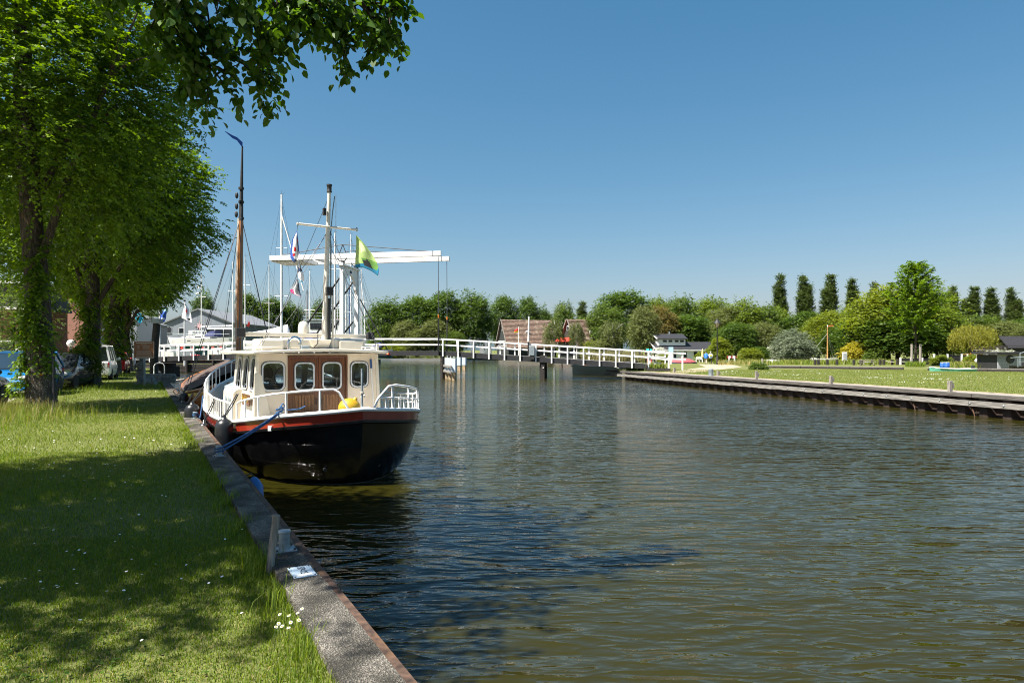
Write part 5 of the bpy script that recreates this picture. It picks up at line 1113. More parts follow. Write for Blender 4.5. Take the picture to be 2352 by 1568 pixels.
for p0, p1 in (((381, 751), (394, 766)), ((411, 753), (423, 765))):
    a = at(*p0, DS); b = at(*p1, DS); o = MB().box(((a.x+b.x)/2-h1.location.x, -.04, (a.z+b.z)/2), (b.x-a.x, .08, a.z-b.z)).build('window', white, h1)
    MB().box(((a.x+b.x)/2-h1.location.x, -.07, (a.z+b.z)/2), (b.x-a.x-.12, .06, a.z-b.z-.12)).build('pane', glass, o)
bn = MB().box((at(462, 764, DS).x-h1.location.x, -.05, at(462, 764, DS).z), (4.4, .06, .8)).build('banner', white, h1)
text('lettering', 'JEANNEAU', .62, navy, bn, (at(462, 764, DS).x-h1.location.x, -.09, at(462, 764, DS).z), (R_(90), 0, 0), .01)
MB().box((at(395, 783, DS).x-h1.location.x, -.03, 1.9), (.45, .05, .6)).build('notice', white, h1)
# darker hall to its left with glazed band, and small hall in front
h2_ = hall('boatyard_office', 'grey workshop with tall doors left of the star gabled hall', gx(300, 100), 100, 5.4, 14, 5.6, 6.6, R_(18), palegrey, blue_clad)
for i, x in enumerate((-.4, 1.4)): MB().box((x, -.05, 2.0), (1.3, .1, 4.0)).build('door', mat('grey_door', (.36,.39,.42), .5), h2_, bevel=.02)
MB().box((2.74, 4, 3.9), (.08, 1.2, 1.6)).build('window', white, h2_); MB().box((2.79, 4, 3.9), (.06, .9, 1.3)).build('pane', glass, h2_)
MB().box((2.78, 7, 1.4), (.08, 2.4, 2.8)).build('doorway', blackmatt, h2_)
text('lettering', 'Lister', .55, blackmatt, h2_, (-1.7, -.1, 3.4), (R_(90), 0, 0), .01)
h3 = thing('glazed_building', 'pale flat roofed building with a dark glazed band behind the brick house', 'building', (gx(215, 92), 92, 0), R_(6))
MB().box((0, 4, 2.9), (11, 8, 6.4)).build('wall', palegrey, h3); MB().box((0, 4, 6.3), (11.6, 8.6, .35)).build('roof', white, h3)
for i in range(4): o = MB().box((-4+i*2.6, -.05, 5.1), (2.4, .12, 1.5)).build('window', white, h3); MB().box((-4+i*2.6, -.13, 5.1), (2.2, .06, 1.3)).build('pane', glass, o)
brick = mat('pink_brick_wall', (.42,.21,.15), .9, var=.18, scale=14); tile = mat('red_roof_tile', (.22,.07,.045), .8, var=.25, scale=9)
def brickhouse():
    X = gx(128, 62); t = thing('brick_house', 'pink brick house with steep gable and white gutters between the first two elms', 'house', (X, 62, 0), R_(14))
    w, he, hr = 5.4, 3.7, 7.3
    MB().prism([(-w/2, 0, -.2), (w/2, 0, -.2), (w/2, 0, he), (-.3, 0, hr), (-w/2, 0, he+.6)], (0, .3, 0)).build('gable_wall', brick, t)
    MB().box((w/2-.15, 4.4, he/2-.1), (.3, 8.18, he+.2)).build('wall', brick, t)
    MB().hexa([(-.3,-.15,hr), (w/2+.35,-.15,he-.1), (w/2+.35,8.8,he-.1), (-.3,8.8,hr), (-.3,-.15,hr+.2), (w/2+.45,-.15,he+.1), (w/2+.45,8.8,he+.1), (-.3,8.8,hr+.2)]).build('roof', tile, t)
    MB().hexa([(-.3,-.15,hr), (-.3,8.8,hr), (-w/2-.3,8.8,he+.3), (-w/2-.3,-.15,he+.3), (-.3,-.15,hr+.2), (-.3,8.8,hr+.2), (-w/2-.3,8.8,he+.5), (-w/2-.3,-.15,he+.5)]).build('roof', tile, t)
    MB().box((w/2+.4, 4.2, he-.15), (.3, 9.2, .22)).build('gutter', white, t)
    d = MB().box((w/2-.9, 3.0, 5.0), (1.4, 2.4, 1.9)).build('dormer', mat('cream_boards', (.55,.52,.42), .6), t, bevel=.02)
    MB().box((w/2-.9, 3.0, 6.02), (1.9, 2.9, .14)).build('dormer_roof', white, d)
    for y in (2.4, 3.6): MB().box((w/2-.18, y, 5.1), (.06, .8, 1.1)).build('window', glass, d)
    a = MB().hexa([(w/2,1,2.0),(w/2+1.4,1,1.6),(w/2+1.4,3.4,1.6),(w/2,3.4,2.0),(w/2,1,3.0),(w/2+.1,1,3.0),(w/2+.1,3.4,3.0),(w/2,3.4,3.0)]).build('awning', mat('beige_awning', (.45,.40,.32), .8), t)
    MB().box((.3, -.04, 2.4), (1.0, .1, 1.3)).build('window', white, t); MB().box((.3, -.08, 2.4), (.8, .08, 1.1)).build('pane', glass, t)
brickhouse()
t = thing('terrace_house', 'brown brick terrace house with white eaves at the far left edge', 'house', (gx(-62, 48), 48, 0), R_(10))
MB().box((0, 3, 2.2), (7, 6, 4.8)).build('wall', mat('brown_brick_wall', (.20,.09,.06), .9, var=.25, scale=14), t)
MB().loft([[(-3.7, y, 4.6), (3.7, y, 4.6), (3.2, y, 6.3), (-3.2, y, 6.3)] for y in (-.4, 6.4)]).build('mansard_roof', mat('dark_roof_tile', (.05,.045,.045), .7, var=.3, scale=9), t)
MB().box((0, 3, 6.42), (7.2, 7.4, .22)).build('cornice', white, t); MB().box((0, -.4, 4.62), (7.8, .3, .2)).build('gutter', white, t)
for x, z in ((-2, 1.6), (1.9, 1.6), (-1.2, 3.6)):
    o = MB().box((x, -.05, z), (1.3, .12, 1.5)).build('window', white, t); MB().box((x, -.1, z), (1.05, .1, 1.25)).build('pane', glass, o)
o = MB().box((2.95, -.04, 1.1), (.9, .14, 2.3)).build('door', white, t)
t = thing('garden_shrub', 'pale green shrub in front of the terrace house', 'shrub', (gx(30, 38), 38, 0))
V, F, T = clumps((0, 0, 3.2), (2.2, 1.6, 2.5), 110, 10, .35, np.random.default_rng(3), L=.45, ll=.12, lw=.04); npmesh('foliage', V, F, leaf_mid, t, T); MB().tube([(0, 0, 0), (0, 0, 3)], .1, 6).build('trunk', bark2, t)
t = thing('globe_lamp', 'white globe street lamp behind the black hatchback', 'street lamp', (gx(163, 46), 46, 0)); MB().tube([(0, 0, 0), (0, 0, 1.9)], .07, 8).build('post', galv, t); MB().ball((0, 0, 2.1), .26, 14, 10).build('globe', mat('opal_globe', (.75,.75,.75), .3), t, smooth=70)

def mastset(name, label, px, D, ytop, ybot, w=.12, spreaders=(.5,), col=None, cat='mast', extra=None, boomlen=0, tilt=0):
    a = at(px, ybot, D); h = at(px, ytop, D).z-a.z; base = a.z
    t = thing(name, label, cat, (a.x, D, base), 0, 'masts in the boatyard'); c = col or white
    MB().tube([(0, 0, min(0, -base+.2)), (0, 0, h*.5), (tilt*h, 0, h)], [w*.55, w*.55, w*.38], 8).build('spar', c, t, smooth=60)
    mb = MB()
    for s_ in spreaders: mb.tube([(-.9*(1-s_*.45), 0, h*s_), (.9*(1-s_*.45), 0, h*s_)], .025, 4)
    mb.build('spreader', c, t)
    mb = MB(); k = max(spreaders) if spreaders else .5
    for sx in (-1, 1): mb.tube([(tilt*h, 0, h*.97), (sx*.9*(1-k*.45), 0, h*k), (sx*1.3, 0, -.2)], .012, 4)
    mb.tube([(tilt*h, 0, h*.98), (-2.6, -1.5, -.2)], .012, 4); mb.tube([(tilt*h, 0, h*.98), (2.6, 1.5, -.2)], .012, 4); mb.build('rigging', wire, t)
    MB().tube([(tilt*h, 0, h), (tilt*h+.02, 0, h+.5)], .012, 4).build('aerial', wire, t)
    MB().tube([(tilt*h-.15, 0, h+.1), (tilt*h+.25, 0, h+.12), (tilt*h+.3, 0, h+.22)], .014, 4).build('wind_vane', blackmatt, t)
    return t
mastset('boat_mast', 'slim white mast between the elms and the brown barge mast', 535, 92, 600, 752, .13, (.55,))
mastset('boat_mast', 'white mast with a radar reflector just right of the brown barge mast', 563, 88, 590, 752, .12, (.6,))
mastset('boat_mast', 'thin grey mast left of the tall white mast', 618, 95, 607, 745, .10, (.35,))
tm = mastset('boat_mast', 'tallest white mast, crossing the left end of the balance beams', 646.8, 78, 447, 770, .27, (.28, .62))
MB().tube([(0, -.1, 13.9), (2.9, -1.2, 5.0)], .075, 6).build('furled_sail', white, tm, smooth=60)
mastset('boat_mast', 'white mast with wind vane seen between motor boat mast and portal', 769, 86, 535, 772, .17, (.3, .65))
mastset('boat_mast', 'white mast whose top stands above the balance beam by the portal', 806, 96, 538, 772, .15, (.4, .7))
mastset('boat_mast', 'pole mast left of the motor boat mast with pale spar', 711, 90, 622, 772, .12, (.4,))
mastset('boat_mast', 'brown wooden mast behind the slanting braces', 705.5, 93, 664, 772, .12, (.5,), mat('brown_spar', (.14,.05,.03), .5))
mastset('boat_mast', 'slim white mast right of the portal with crosstrees', 830, 84, 618, 788, .11, (.56,))
mastset('boat_mast', 'dark short mast beside the folding roof frames', 686, 88, 700, 772, .07, (), blackmatt)
mastset('boat_mast', 'white mast right behind the portal', 795, 90, 640, 780, .16, (.45,))
mastset('boat_mast', 'thin mast right of the portal leaning slightly', 838, 80, 640, 790, .09, (), tilt=-.06)
mastset('boat_mast', 'thin mast peeking out below the elm crowns', 21, 95, 612, 720, .10, (.5,))
mastset('boat_mast', 'grey mast just left of the slim mast behind the barge', 775, 101, 640, 775, .12, (.5,))
mastset('boat_mast', 'mast with blue furled sail between the portal posts', 803, 99, 655, 775, .14, (.4,), mat('blue_sailcover', (.03,.07,.2), .7))
mastset('boat_mast', 'mast with rust red furled sail behind the portal', 783, 84, 660, 780, .13, (.4,), mat('red_sailcover', (.2,.03,.025), .7))
# yacht ashore on its cradle
tealp = mat('teal_antifouling', (.01,.13,.17), .6, var=.1)
def yacht(name, label, X, Y, L, fb, keelz, rz, kids=True):
    t = thing(name, label, 'yacht', (X, Y, 0), rz)
    S = [(-.5*L, .06, 1.12), (-.42*L, .9, 1.05), (-.25*L, 1.45, .96), (0, 1.65, .9), (.25*L, 1.55, .9), (.5*L, 1.2, .95)]   # bow at -x
    def sec(x, w, sh, lo, hi): return None
    z0 = keelz
    MB().loft([[(x+(.05*L*(1-k) if x < -.49*L else 0), -w*(.93+.07*k), z0+fb*sh*k), (x, w*(.93+.07*k), z0+fb*sh*k)][::1] for x, w, sh in S for k in (0,)] if False else [[(x, -w, z0+fb*sh), (x+(.04*L if x < -.45*L else 0), -w*.86, z0), (x+(.04*L if x < -.45*L else 0), w*.86, z0), (x, w, z0+fb*sh)] for x, w, sh in S]).build('hull', white, t, smooth=25)
    MB().loft([[(x+(.04*L if x < -.45*L else 0), -w*.86, z0), (x+(.06*L if x < -.45*L else 0), -w*.5, z0-.42), (x+(.06*L if x < -.45*L else 0), w*.5, z0-.42), (x+(.04*L if x < -.45*L else 0), w*.86, z0)] for x, w, sh in S]).build('underwater_hull', tealp, t, smooth=40)
    MB().loft([[(-.1*L, y, z0-.35), (.13*L, y, z0-.35), (.1*L, y, .25), (-.02*L, y, .25)] for y in (-.12, .12)]).build('keel', tealp, t)
    MB().loft([[(x, -w, z0+fb*.92), (x, -w*.8, z0+fb*.92+h), (x, w*.8, z0+fb*.92+h), (x, w, z0+fb*.92)] for x, w, h in ((-.3*L, .5, .08), (-.16*L, .95, .38), (.1*L, 1.1, .5), (.2*L, 1.1, .45))]).build('coachroof', white, t, smooth=30)
    for x in (-.12, .02): MB().box((x*L, -1.02, z0+fb*.92+.25), (.1*L, .08, .12)).build('window', glass, t, bevel=.02)
    MB().box((-.08*L, -1.62, z0+fb*.62), (.5, .04, .12)).build('hull_window', glass, t)
    MB().loft([[(x, -1.1, z0+fb*.95+.3), (x, -.9, z0+fb*.95+h), (x, .9, z0+fb*.95+h), (x, 1.1, z0+fb*.95+.3)] for x, h in ((.12*L, .55), (.2*L, 1.0), (.27*L, 1.05))]).build('spray_hood', mat('navy_canvas', (.03,.04,.13), .8), t)
    mb = MB(); mb.tube([(x, -w*.97, z0+fb*sh+.6) for x, w, sh in S], .018, 4)
    for x, w, sh in S: mb.tube([(x, -w*.97, z0+fb*sh), (x, -w*.97, z0+fb*sh+.6)], .016, 4)
    mb.build('guard_rail', galv, t)
    redm = mat('red_stand_pad', (.5,.03,.02), .6)
    if kids:
        for x in (-.33, -.2, -.05, .12, .26, .38):
            s_ = MB().tube([(x*L, -1.15, z0-.25), (x*L, -1.75, 0)], .05, 6).build('stand', galv, t); MB().box((x*L, -1.2, z0-.35), (.42, .3, .42)).build('pad', redm, s_, bevel=.05); MB().box((x*L+.1, -1.65, .35), (.55, .25, .5)).build('pad', redm, s_, bevel=.05)
    return t
y1 = yacht('white_yacht', 'white yacht with teal bottom standing on red padded stands ashore', gx(474, 100), 98, 9.8, 1.15, 2.25, R_(-4))
MB().tube([(.2, 0, 3), (.2, 0, 12.6)], [.09, .07], 8).build('mast', white, y1, smooth=60); MB().tube([(.2, 0, 5.0), (4.9, 0, 5.15)], .1, 8).build('boom', white, y1)
MB().tube([(-.5, 0, 9.3), (.9, 0, 9.3)], .03, 5).build('spreader', white, y1); MB().lathe([(0, 0), (.28, 0), (.3, .1), (.2, .2), (0, .22)], (-.35, 0, 9.7), 12).build('radar', white, y1, smooth=50); MB().box((-.25, 0, 10.7), (.2, .2, .4)).build('mast_lamp', white, y1)
mb = MB()
for p in ((-4.9, 0, 3.4), (4.9, 0, 3.3), (.2, -1.6, 3.3), (.2, 1.6, 3.3)): mb.tube([(.2, 0, 12.5), p], .012, 4)
mb.build('rigging', wire, y1)
l_ = thing('boat_ladder', 'grey boarding ladder leaning on the white yacht ashore', 'ladder', (gx(505, 95), 95, 0))
for x in (-.25, .25): MB().tube([(x-.9, 0, 0), (x+.7, .8, 2.7)], .035, 5).build('side_rail', galv, l_)
for k in range(9): MB().tube([(-1.15+.175*k, .09*k, .3*k), (-.65+.175*k, .09*k, .3*k)], .022, 5).build('rung', galv, l_)
y2 = yacht('white_yacht', 'long white sailing boat with a covered boom behind the motor boat roof', gx(650, 80), 82, 11.5, 1.0, 1.75, R_(3), False)
MB().loft([[(x, y*w, 3.2+z*h+o_) for y, z in ((-1, 0), (-.8, .6), (0, 1), (.8, .6), (1, 0))] for x, w, h, o_ in ((-4.6, .12, .25, .3), (-2.5, .3, .6, .3), (-.8, .38, 1.05, .3), (-.1, .32, 1.25, .3), (.1, .1, .6, .3))]).build('sail_cover', whiteF, y2, smooth=60)
y3 = yacht('white_yacht', 'white motor cruiser with grey upper platform behind the portal braces', gx(735, 92), 94, 9.5, 1.5, 1.3, R_(2), False)
MB().box((.2, 0, 4.6), (4.4, 2.2, 2.0)).build('deckhouse', white, y3, bevel=.1); MB().box((.2, -1.12, 4.9), (3.6, .06, .8)).build('window', glass, y3); MB().box((.1, 0, 5.75), (5.2, 2.6, .22)).build('platform', galv, y3, bevel=.03)
mb = MB()
for x in (-2.2, -1, .2, 1.4, 2.4): mb.tube([(x, -1.2, 5.8), (x, -1.2, 6.7)], .02, 4)
for z in (6.25, 6.7): mb.tube([(-2.2, -1.2, z), (2.4, -1.2, z)], .02, 4)
mb.build('platform_rail', galv, y3); MB().ball((.9, -.2, 7.2), .35, 12, 8).build('radar_dome', white, y3, smooth=70)
y4 = yacht('white_yacht', 'white boat hull ashore half hidden right of the portal', gx(845, 100), 100, 7, .9, .9, R_(5), False)
t = thing('roof_frames', 'zigzag row of white folding hall frames behind the boats', 'frame', (gx(672, 98), 98, 0)); 
for i in range(7):
    f_ = MB(); x = i*1.15; f_.tube([(x-.9, 0, .2), (x-.9, 0, 2.9), (x, 0, 3.9), (x+.9, 0, 2.9), (x+.9, 0, .2)], .055, 5); f_.build('frame', white, t)
t = thing('pilothouse_boat', 'grey motor boat with dark windows behind the white yacht ashore', 'boat', (gx(508, 108), 108, 0)); MB().box((0, 0, 2), (7, 2.6, 2.4)).build('hull', white, t, bevel=.2); MB().box((.2, 0, 4.2), (4.2, 2.2, 1.9)).build('cabin', white, t, bevel=.1)
for i in range(3): MB().box((-1.2+1.35*i, -1.12, 4.3), (1.2, .06, 1.2)).build('window', glass, t)
t = thing('parked_motor_boat', 'low white boat with blue canvas in front of the workshop behind the rail', 'boat', (gx(375, 88), 88, 0)); MB().loft([[(x, -w, .3), (x, -w*1.1, h), (x, w*1.1, h), (x, w, .3)] for x, w, h in ((-1.8, .1, 1.7), (-1, .8, 1.5), (1.8, .9, 1.4))]).build('hull', white, t, smooth=30); MB().box((.5, 0, 1.8), (1.6, 1.3, .7)).build('cabin', white, t, bevel=.1); MB().box((.5, -.68, 1.9), (1.2, .05, .35)).build('window', glass, t)
for px, c_, lab in ((497, redF, 'red drum among the stands below the white yacht'), (520, blueF, 'blue trestle below the white yacht'), (450, redF, 'red trolley left below the white yacht'), (545, tealp, 'teal tarpaulin pile behind the barge mast')):
    t = thing('yard_trestle', lab, 'trestle', (gx(px, 92), 92, 0)); MB().box((0, 0, .65), (1.1, .5, .75)).build('body', c_, t, bevel=.12)
    for x in (-.4, .4):
        for y in (-.18, .18): MB().tube([(x, y, 0), (x*.8, y, .4)], .03, 5).build('leg', galv, t)
# flag poles on the shore
def flagpole(name, label, px, D, ytop, ybot, flaglabel, rows, mats, pick, knob=True, extra=None):
    a = at(px, ytop, D); t = thing(name, label, 'flagpole', (a.x, D, 0)); MB().tube([(0, 0, 0), (0, 0, a.z)], [.10, .07], 8).build('pole', white, t, smooth=60); MB().ball((0, 0, a.z+.08), .12, 10, 6).build('knob', blackmatt if knob else mastwood, t)
    return cloth(curve4(D-.15, *rows), mats, pick, flaglabel, 'flag', 20, 20, .12, None, extra)
def st_pick(u, v):
    x, y = (u-.62)*1.2, (v-.42); r_ = math.hypot(x, y); a = math.atan2(y, x); return 1 if r_ < .10+.09*abs(math.cos(4*a))**3 else (2 if .8 < v < .9 and .5 < u < .8 else 0)
flagpole('flagpole', 'white flagpole flying a white flag beside the star gabled hall', 424, 72, 692, 800, 'white flag with a small red compass star', [[(424, 695), (425, 697)], [(421, 712), (432, 708)], [(417, 730), (438, 722)], [(425, 734), (441, 743)]], [whiteF, redF, blackmatt], st_pick)
flagpole('flagpole', 'white flagpole flying the dark blue flag near the last elm', 367, 72, 716, 800, 'bright blue flag with white lettering, hanging folded', [[(376, 704), (386, 709)], [(369, 720), (381, 722)], [(368.5, 732), (380, 732)], [(369, 740), (379, 739)]], [blueF, whiteF, skyF], lambda u, v: 1 if (u > .2 and u < .8 and (.62 < v < .68 or .73 < v < .79)) else (2 if v < .2 else 0))
flagpole('flagpole', 'white flagpole with the cyan flag right of the elm trunks', 309, 70, 736, 812, 'cyan flag with thin white letters', [[(312, 713), (318, 716)], [(310, 722), (324, 722)], [(309.5, 731), (329, 728)], [(318, 740), (323, 744)]], [cyanF, whiteF], lambda u, v: 1 if (.25 < u < .8 and .42 < v < .58 and int(u*24) % 3 == 0) else 0, False)

# ------------------------------------------------------------------ parked cars
tyre = mat('tyre_rubber', (.015,.015,.016), .8); rim_m = mat('alloy_rim', (.45,.45,.46), .35, .7); tail = mat('tail_lamp', (.4,.01,.01), .2); headl = mat('head_lamp', (.6,.62,.64), .1, .2); plate = mat('yellow_plate', (.6,.45,.03), .5)
def car(label, X, Y, rz, L, w, h, body, bon, belt=.92, van=False, glassm=None, group='cars parked along the street', front_lamps=True):
    t = thing('parked_car', label, 'van' if van else 'car', (X, Y, .01), rz, group); gm = glassm or glass; hw = w/2
    # front at -y
    yF, yB = -L/2, L/2; bn_ = yF+bon
    sec = [(yF, hw*.80, .32, .55), (yF+.12, hw*.93, .24, .70), (yF+.5, hw, .2, .80), (bn_, hw, .2, belt), (0, hw, .2, belt+.01), (yB-.5, hw, .22, belt+.02), (yB-.08, hw*.95, .28, belt), (yB, hw*.9, .34, belt-.1)]
    MB().loft([[(-w_*.92, y, z0), (-w_, y, z0+.15), (-w_, y, z0+(z1-z0)*.7), (-w_*.93, y, z1), (w_*.93, y, z1), (w_, y, z0+(z1-z0)*.7), (w_, y, z0+.15), (w_*.92, y, z0)] for y, w_, z0, z1 in sec]).build('body', body, t, smooth=35)
    a0, a1, b1, b0 = bn_-.02, bn_+(.75 if not van else .62), yB-(.55 if not van else .12), yB-.06
    g0, g1 = hw*.93, hw*.76
    MB().hexa([(-g0,a0,belt-.01),(g0,a0,belt-.01),(g0,b0,belt+.01),(-g0,b0,belt+.01),(-g1,a1,h-.05),(g1,a1,h-.05),(g1,b1,h-.05),(-g1,b1,h-.05)]).build('windows', gm, t)
    MB().loft([[(-g1-.02, y, z-.06), (-g1*.9, y, z), (g1*.9, y, z), (g1+.02, y, z-.06)] for y, z in ((a1-.08, h-.04), (a1+.25, h), (b1-.3, h), (b1+.06, h-.04))]).build('roof', body, t, smooth=40)
    for s in (-1, 1):
        MB().bar((s*g0, a0, belt), (s*(g1+.01), a1, h-.05), .07, .06).build('pillar', body, t); MB().bar((s*g0, b0, belt), (s*(g1+.01), b1, h-.05), .09, .07).build('pillar', body, t)
        for f in (.36, .70): y0 = a0+(b0-a0)*f; y1_ = a1+(b1-a1)*f; MB().bar((s*(g0+.005), y0, belt), (s*(g1+.015), y1_, h-.05), .07, .04).build('pillar', body, t)
    for s in (-1, 1):
        for y in (yF+.78, yB-.75):
            wh = thing('wheel', None, None) if False else None
            o = MB().lathe([(.19, -.1), (.29, -.1), (.31, -.07), (.31, .07), (.29, .1), (.19, .1)], n=18).build('wheel', tyre, t, smooth=40); o.location = (s*(hw-.08), y, .31); o.rotation_euler = (0, R_(90), 0)
            MB().lathe([(0, -.08), (.19, -.09), (.2, 0), (.19, .09), (0, .08)], n=14).build('rim', rim_m, o)
        l_ = MB().ball((s*hw*.68, yF+.13, .66), (.2, .12, .10), 10, 6).build('headlight', headl, t, smooth=60)
        MB().box((s*hw*.86, yB-.05, .8), (.14, .1, .3)).build('tail_light', tail, t, bevel=.02)
        MB().ball((s*(hw+.1), a0+.35, belt+.08), (.11, .06, .08), 8, 6).build('mirror', body, t, smooth=60)
    MB().box((0, yF+.02, .42), (w*.6, .1, .16)).build('grille', blackmatt, t, bevel=.02)
    MB().box((0, yF-.02, .30), (w*.86, .12, .12)).build('bumper', body, t, bevel=.03)
    MB().box((0, yF-.045, .42), (.5, .02, .11)).build('number_plate', plate, t)
    MB().box((0, a0-.05, belt+.01), (w*.7, .08, .03)).build('wiper', blackmatt, t)
    return t
carblue = mat('blue_car_paint', (.01,.16,.42), .2, var=.04, coat=.8); carblack = mat('black_car_paint', (.012,.013,.015), .15, var=.1, coat=.8); carwhite = mat('white_car_paint', (.78,.78,.78), .25, var=.03, coat=.6); carred = mat('red_car_paint', (.35,.02,.02), .25, var=.05, coat=.6)
car('bright blue hatchback facing the camera behind the first elm', gx(52, 25.2), 25.2, R_(18), 3.9, 1.72, 1.62, carblue, 1.0, .98, glassm=bluegl)
car('black hatchback facing the camera between the first and second elm', gx(147, 29.6), 29.6, R_(14), 3.9, 1.70, 1.52, carblack, .95, .95)
car('black car at the left edge with tall grass in front', -15.7, 18.9, R_(196), 4.3, 1.76, 1.40, carblack, 1.1, .92)
car('white van behind the second elm', gx(196, 38), 39.0, R_(205), 4.4, 1.85, 1.92, carwhite, .9, 1.05, True)
car('dark red car just visible behind the third elm', gx(243, 47), 48, R_(205), 4.2, 1.75, 1.5, carred, 1.0, .95)
t = thing('cargo_bicycle', 'bicycle with flowers leaning by the terrace house', 'bicycle', (gx(18, 40), 40, 0), R_(15))
for x in (-.5, .5): MB().tube([(x+.33*math.cos(a), 0, .35+.33*math.sin(a)) for a in [k*.45 for k in range(15)]], .025, 5).build('wheel', tyre, t)
mb = MB(); mb.tube([(-.5, 0, .35), (-.1, 0, .35), (.3, 0, .85), (-.2, 0, .8), (-.1, 0, .35)], .025, 5); mb.tube([(.5, 0, .35), (.3, 0, .95), (.2, 0, 1.05)], .025, 5); mb.tube([(-.2, 0, .8), (-.5, 0, .35)], .02, 5); mb.build('frame', white, t)
MB().ball((.35, 0, 1.1), (.2, .16, .16), 8, 6).build('flower_basket', pink, t); MB().box((-.22, 0, .93), (.24, .14, .06)).build('saddle', blackmatt, t, bevel=.02)
# ------------------------------------------------------------------ trees of the far side: one crown and trunk per kind, copied
KIND = {}
def proto(kind, w, h, mk, m, nv=2):
    KIND[kind] = (w, h, [])
    for k in range(nv):
        rng = np.random.default_rng(hash_(kind)+7*k); V, F, T = mk(rng)
        KIND[kind][2].append((V, F, T, m))
def hash_(s): return sum(ord(c)*(i+3) for i, c in enumerate(s))
def rnd_crown(w, h, z0, nc, per, ll, depth=.34, sig=.06, droop=.3, lw=.34, low=-.85, inner=.5, L=4.2, k=5):
    return lambda rng: clumps((0, 0, z0+(h-z0)/2), (w/2, w/2, (h-z0)/2), nc, per, w*sig, rng, L=ll*L, k=k, ll=ll, lw=ll*lw, droop=droop, depth=depth, low=low, inner=inner)
def poplar_crown(rng):
    P = []
    for cx, r_, zt in ((-1.0*rng.uniform(.7, 1.25), rng.uniform(.95, 1.25), rng.uniform(15.5, 18.3)), (.75, rng.uniform(1.05, 1.3), 19.6), (rng.uniform(-.3, .4), 1.3, 16.0), (rng.uniform(-.5, 1.3), .8, rng.uniform(13, 18))):
        for i in range(7):
            z = 3.5+(zt-3.5)*(i+.6)/7; q = r_*(1.2, 1.3, 1.22, 1.08, .88, .62, .34)[i]; P.append(clumps((cx*(1-.04*i), rng.normal(0, .3), z), (q, q, 1.6), 30, 8, .26, rng, L=.8, k=5, ll=.36, lw=.12, droop=-.55, depth=.4))
    return join(P)
def willow_crown(rng):
    p, d = crownpts((0, 0, 6.0), (4.2, 4.0, 2.9), 420, rng, depth=.3, low=-.1, inner=.45); P = []
    n = len(p); k = 20; t = np.arange(k)/k; ln = rng.uniform(1.6, 4.6, n)*np.clip(p[:, 2]/7, .5, 1.1)
    b = p[:, None, :]+np.stack([d[:, 0:1]*.35*t*(2-t), d[:, 1:2]*.35*t*(2-t), -ln[:, None]*t**1.25], 2); b = b.reshape(-1, 3)+rng.normal(0, .10, (n*k, 3)); b[:, 2] = np.maximum(b[:, 2], .3)
    dd = np.tile(np.array([0, 0, -1.]), (n*k, 1))+rng.normal(0, .35, (n*k, 3)); V, F = leaves(b, dd, rng.normal(0, 1, (n*k, 3)), .34, .055)
    return V, F, np.clip(np.repeat(rng.normal(.5, .2, n), k)+rng.normal(0, .18, n*k), 0, 1)
def birch_crown(rng):
    p, d = crownpts((0, 0, 6.4), (2.7, 2.7, 4.6), 300, rng, depth=.45, low=-.8, inner=.3); n = len(p); k = 16; t = np.arange(k)/k; ln = rng.uniform(.7, 1.7, n)
    b = p[:, None, :]+np.stack([d[:, 0:1]*.5*t, d[:, 1:2]*.5*t, -ln[:, None]*t**1.4], 2); b = b.reshape(-1, 3)+rng.normal(0, .14, (n*k, 3))
    dd = rng.normal(0, .8, (n*k, 3)); dd[:, 2] -= .7; V, F = leaves(b, dd, rng.normal(0, 1, (n*k, 3)), .24, .085)
    return V, F, np.clip(np.repeat(rng.normal(.5, .2, n), k)+rng.normal(0, .18, n*k), 0, 1)
proto('maple', 10, 16.5, rnd_crown(10, 16.5, 1.6, 360, 8, .5, .38), leaf_dark, 3)
proto('round', 9, 12, rnd_crown(9, 12, .3, 400, 8, .42, .28), leaf_mid, 3)
proto('bronze', 8, 11, rnd_crown(8, 11, .5, 330, 8, .38, .3), leaf_bronze, 1)
proto('olive', 8, 11, rnd_crown(8, 11, .4, 420, 8, .33, .36), leaf_olive, 2)
proto('fresh', 9, 12, rnd_crown(9, 12, .4, 380, 8, .4, .32), leaf_fresh, 2)
proto('lime', 9, 12, rnd_crown(9, 12, .5, 400, 8, .4, .3), leaf_lime, 1)
proto('birch', 5.4, 11, birch_crown, leaf_olive, 2)
proto('poplar', 4.6, 19.5, poplar_crown, leaf_poplar, 4)
proto('willow', 8.6, 9, willow_crown, leaf_willow, 1)
TRUNK = {}
for k, (w, h, _) in KIND.items():
    TRUNK[k] = None
made = {}
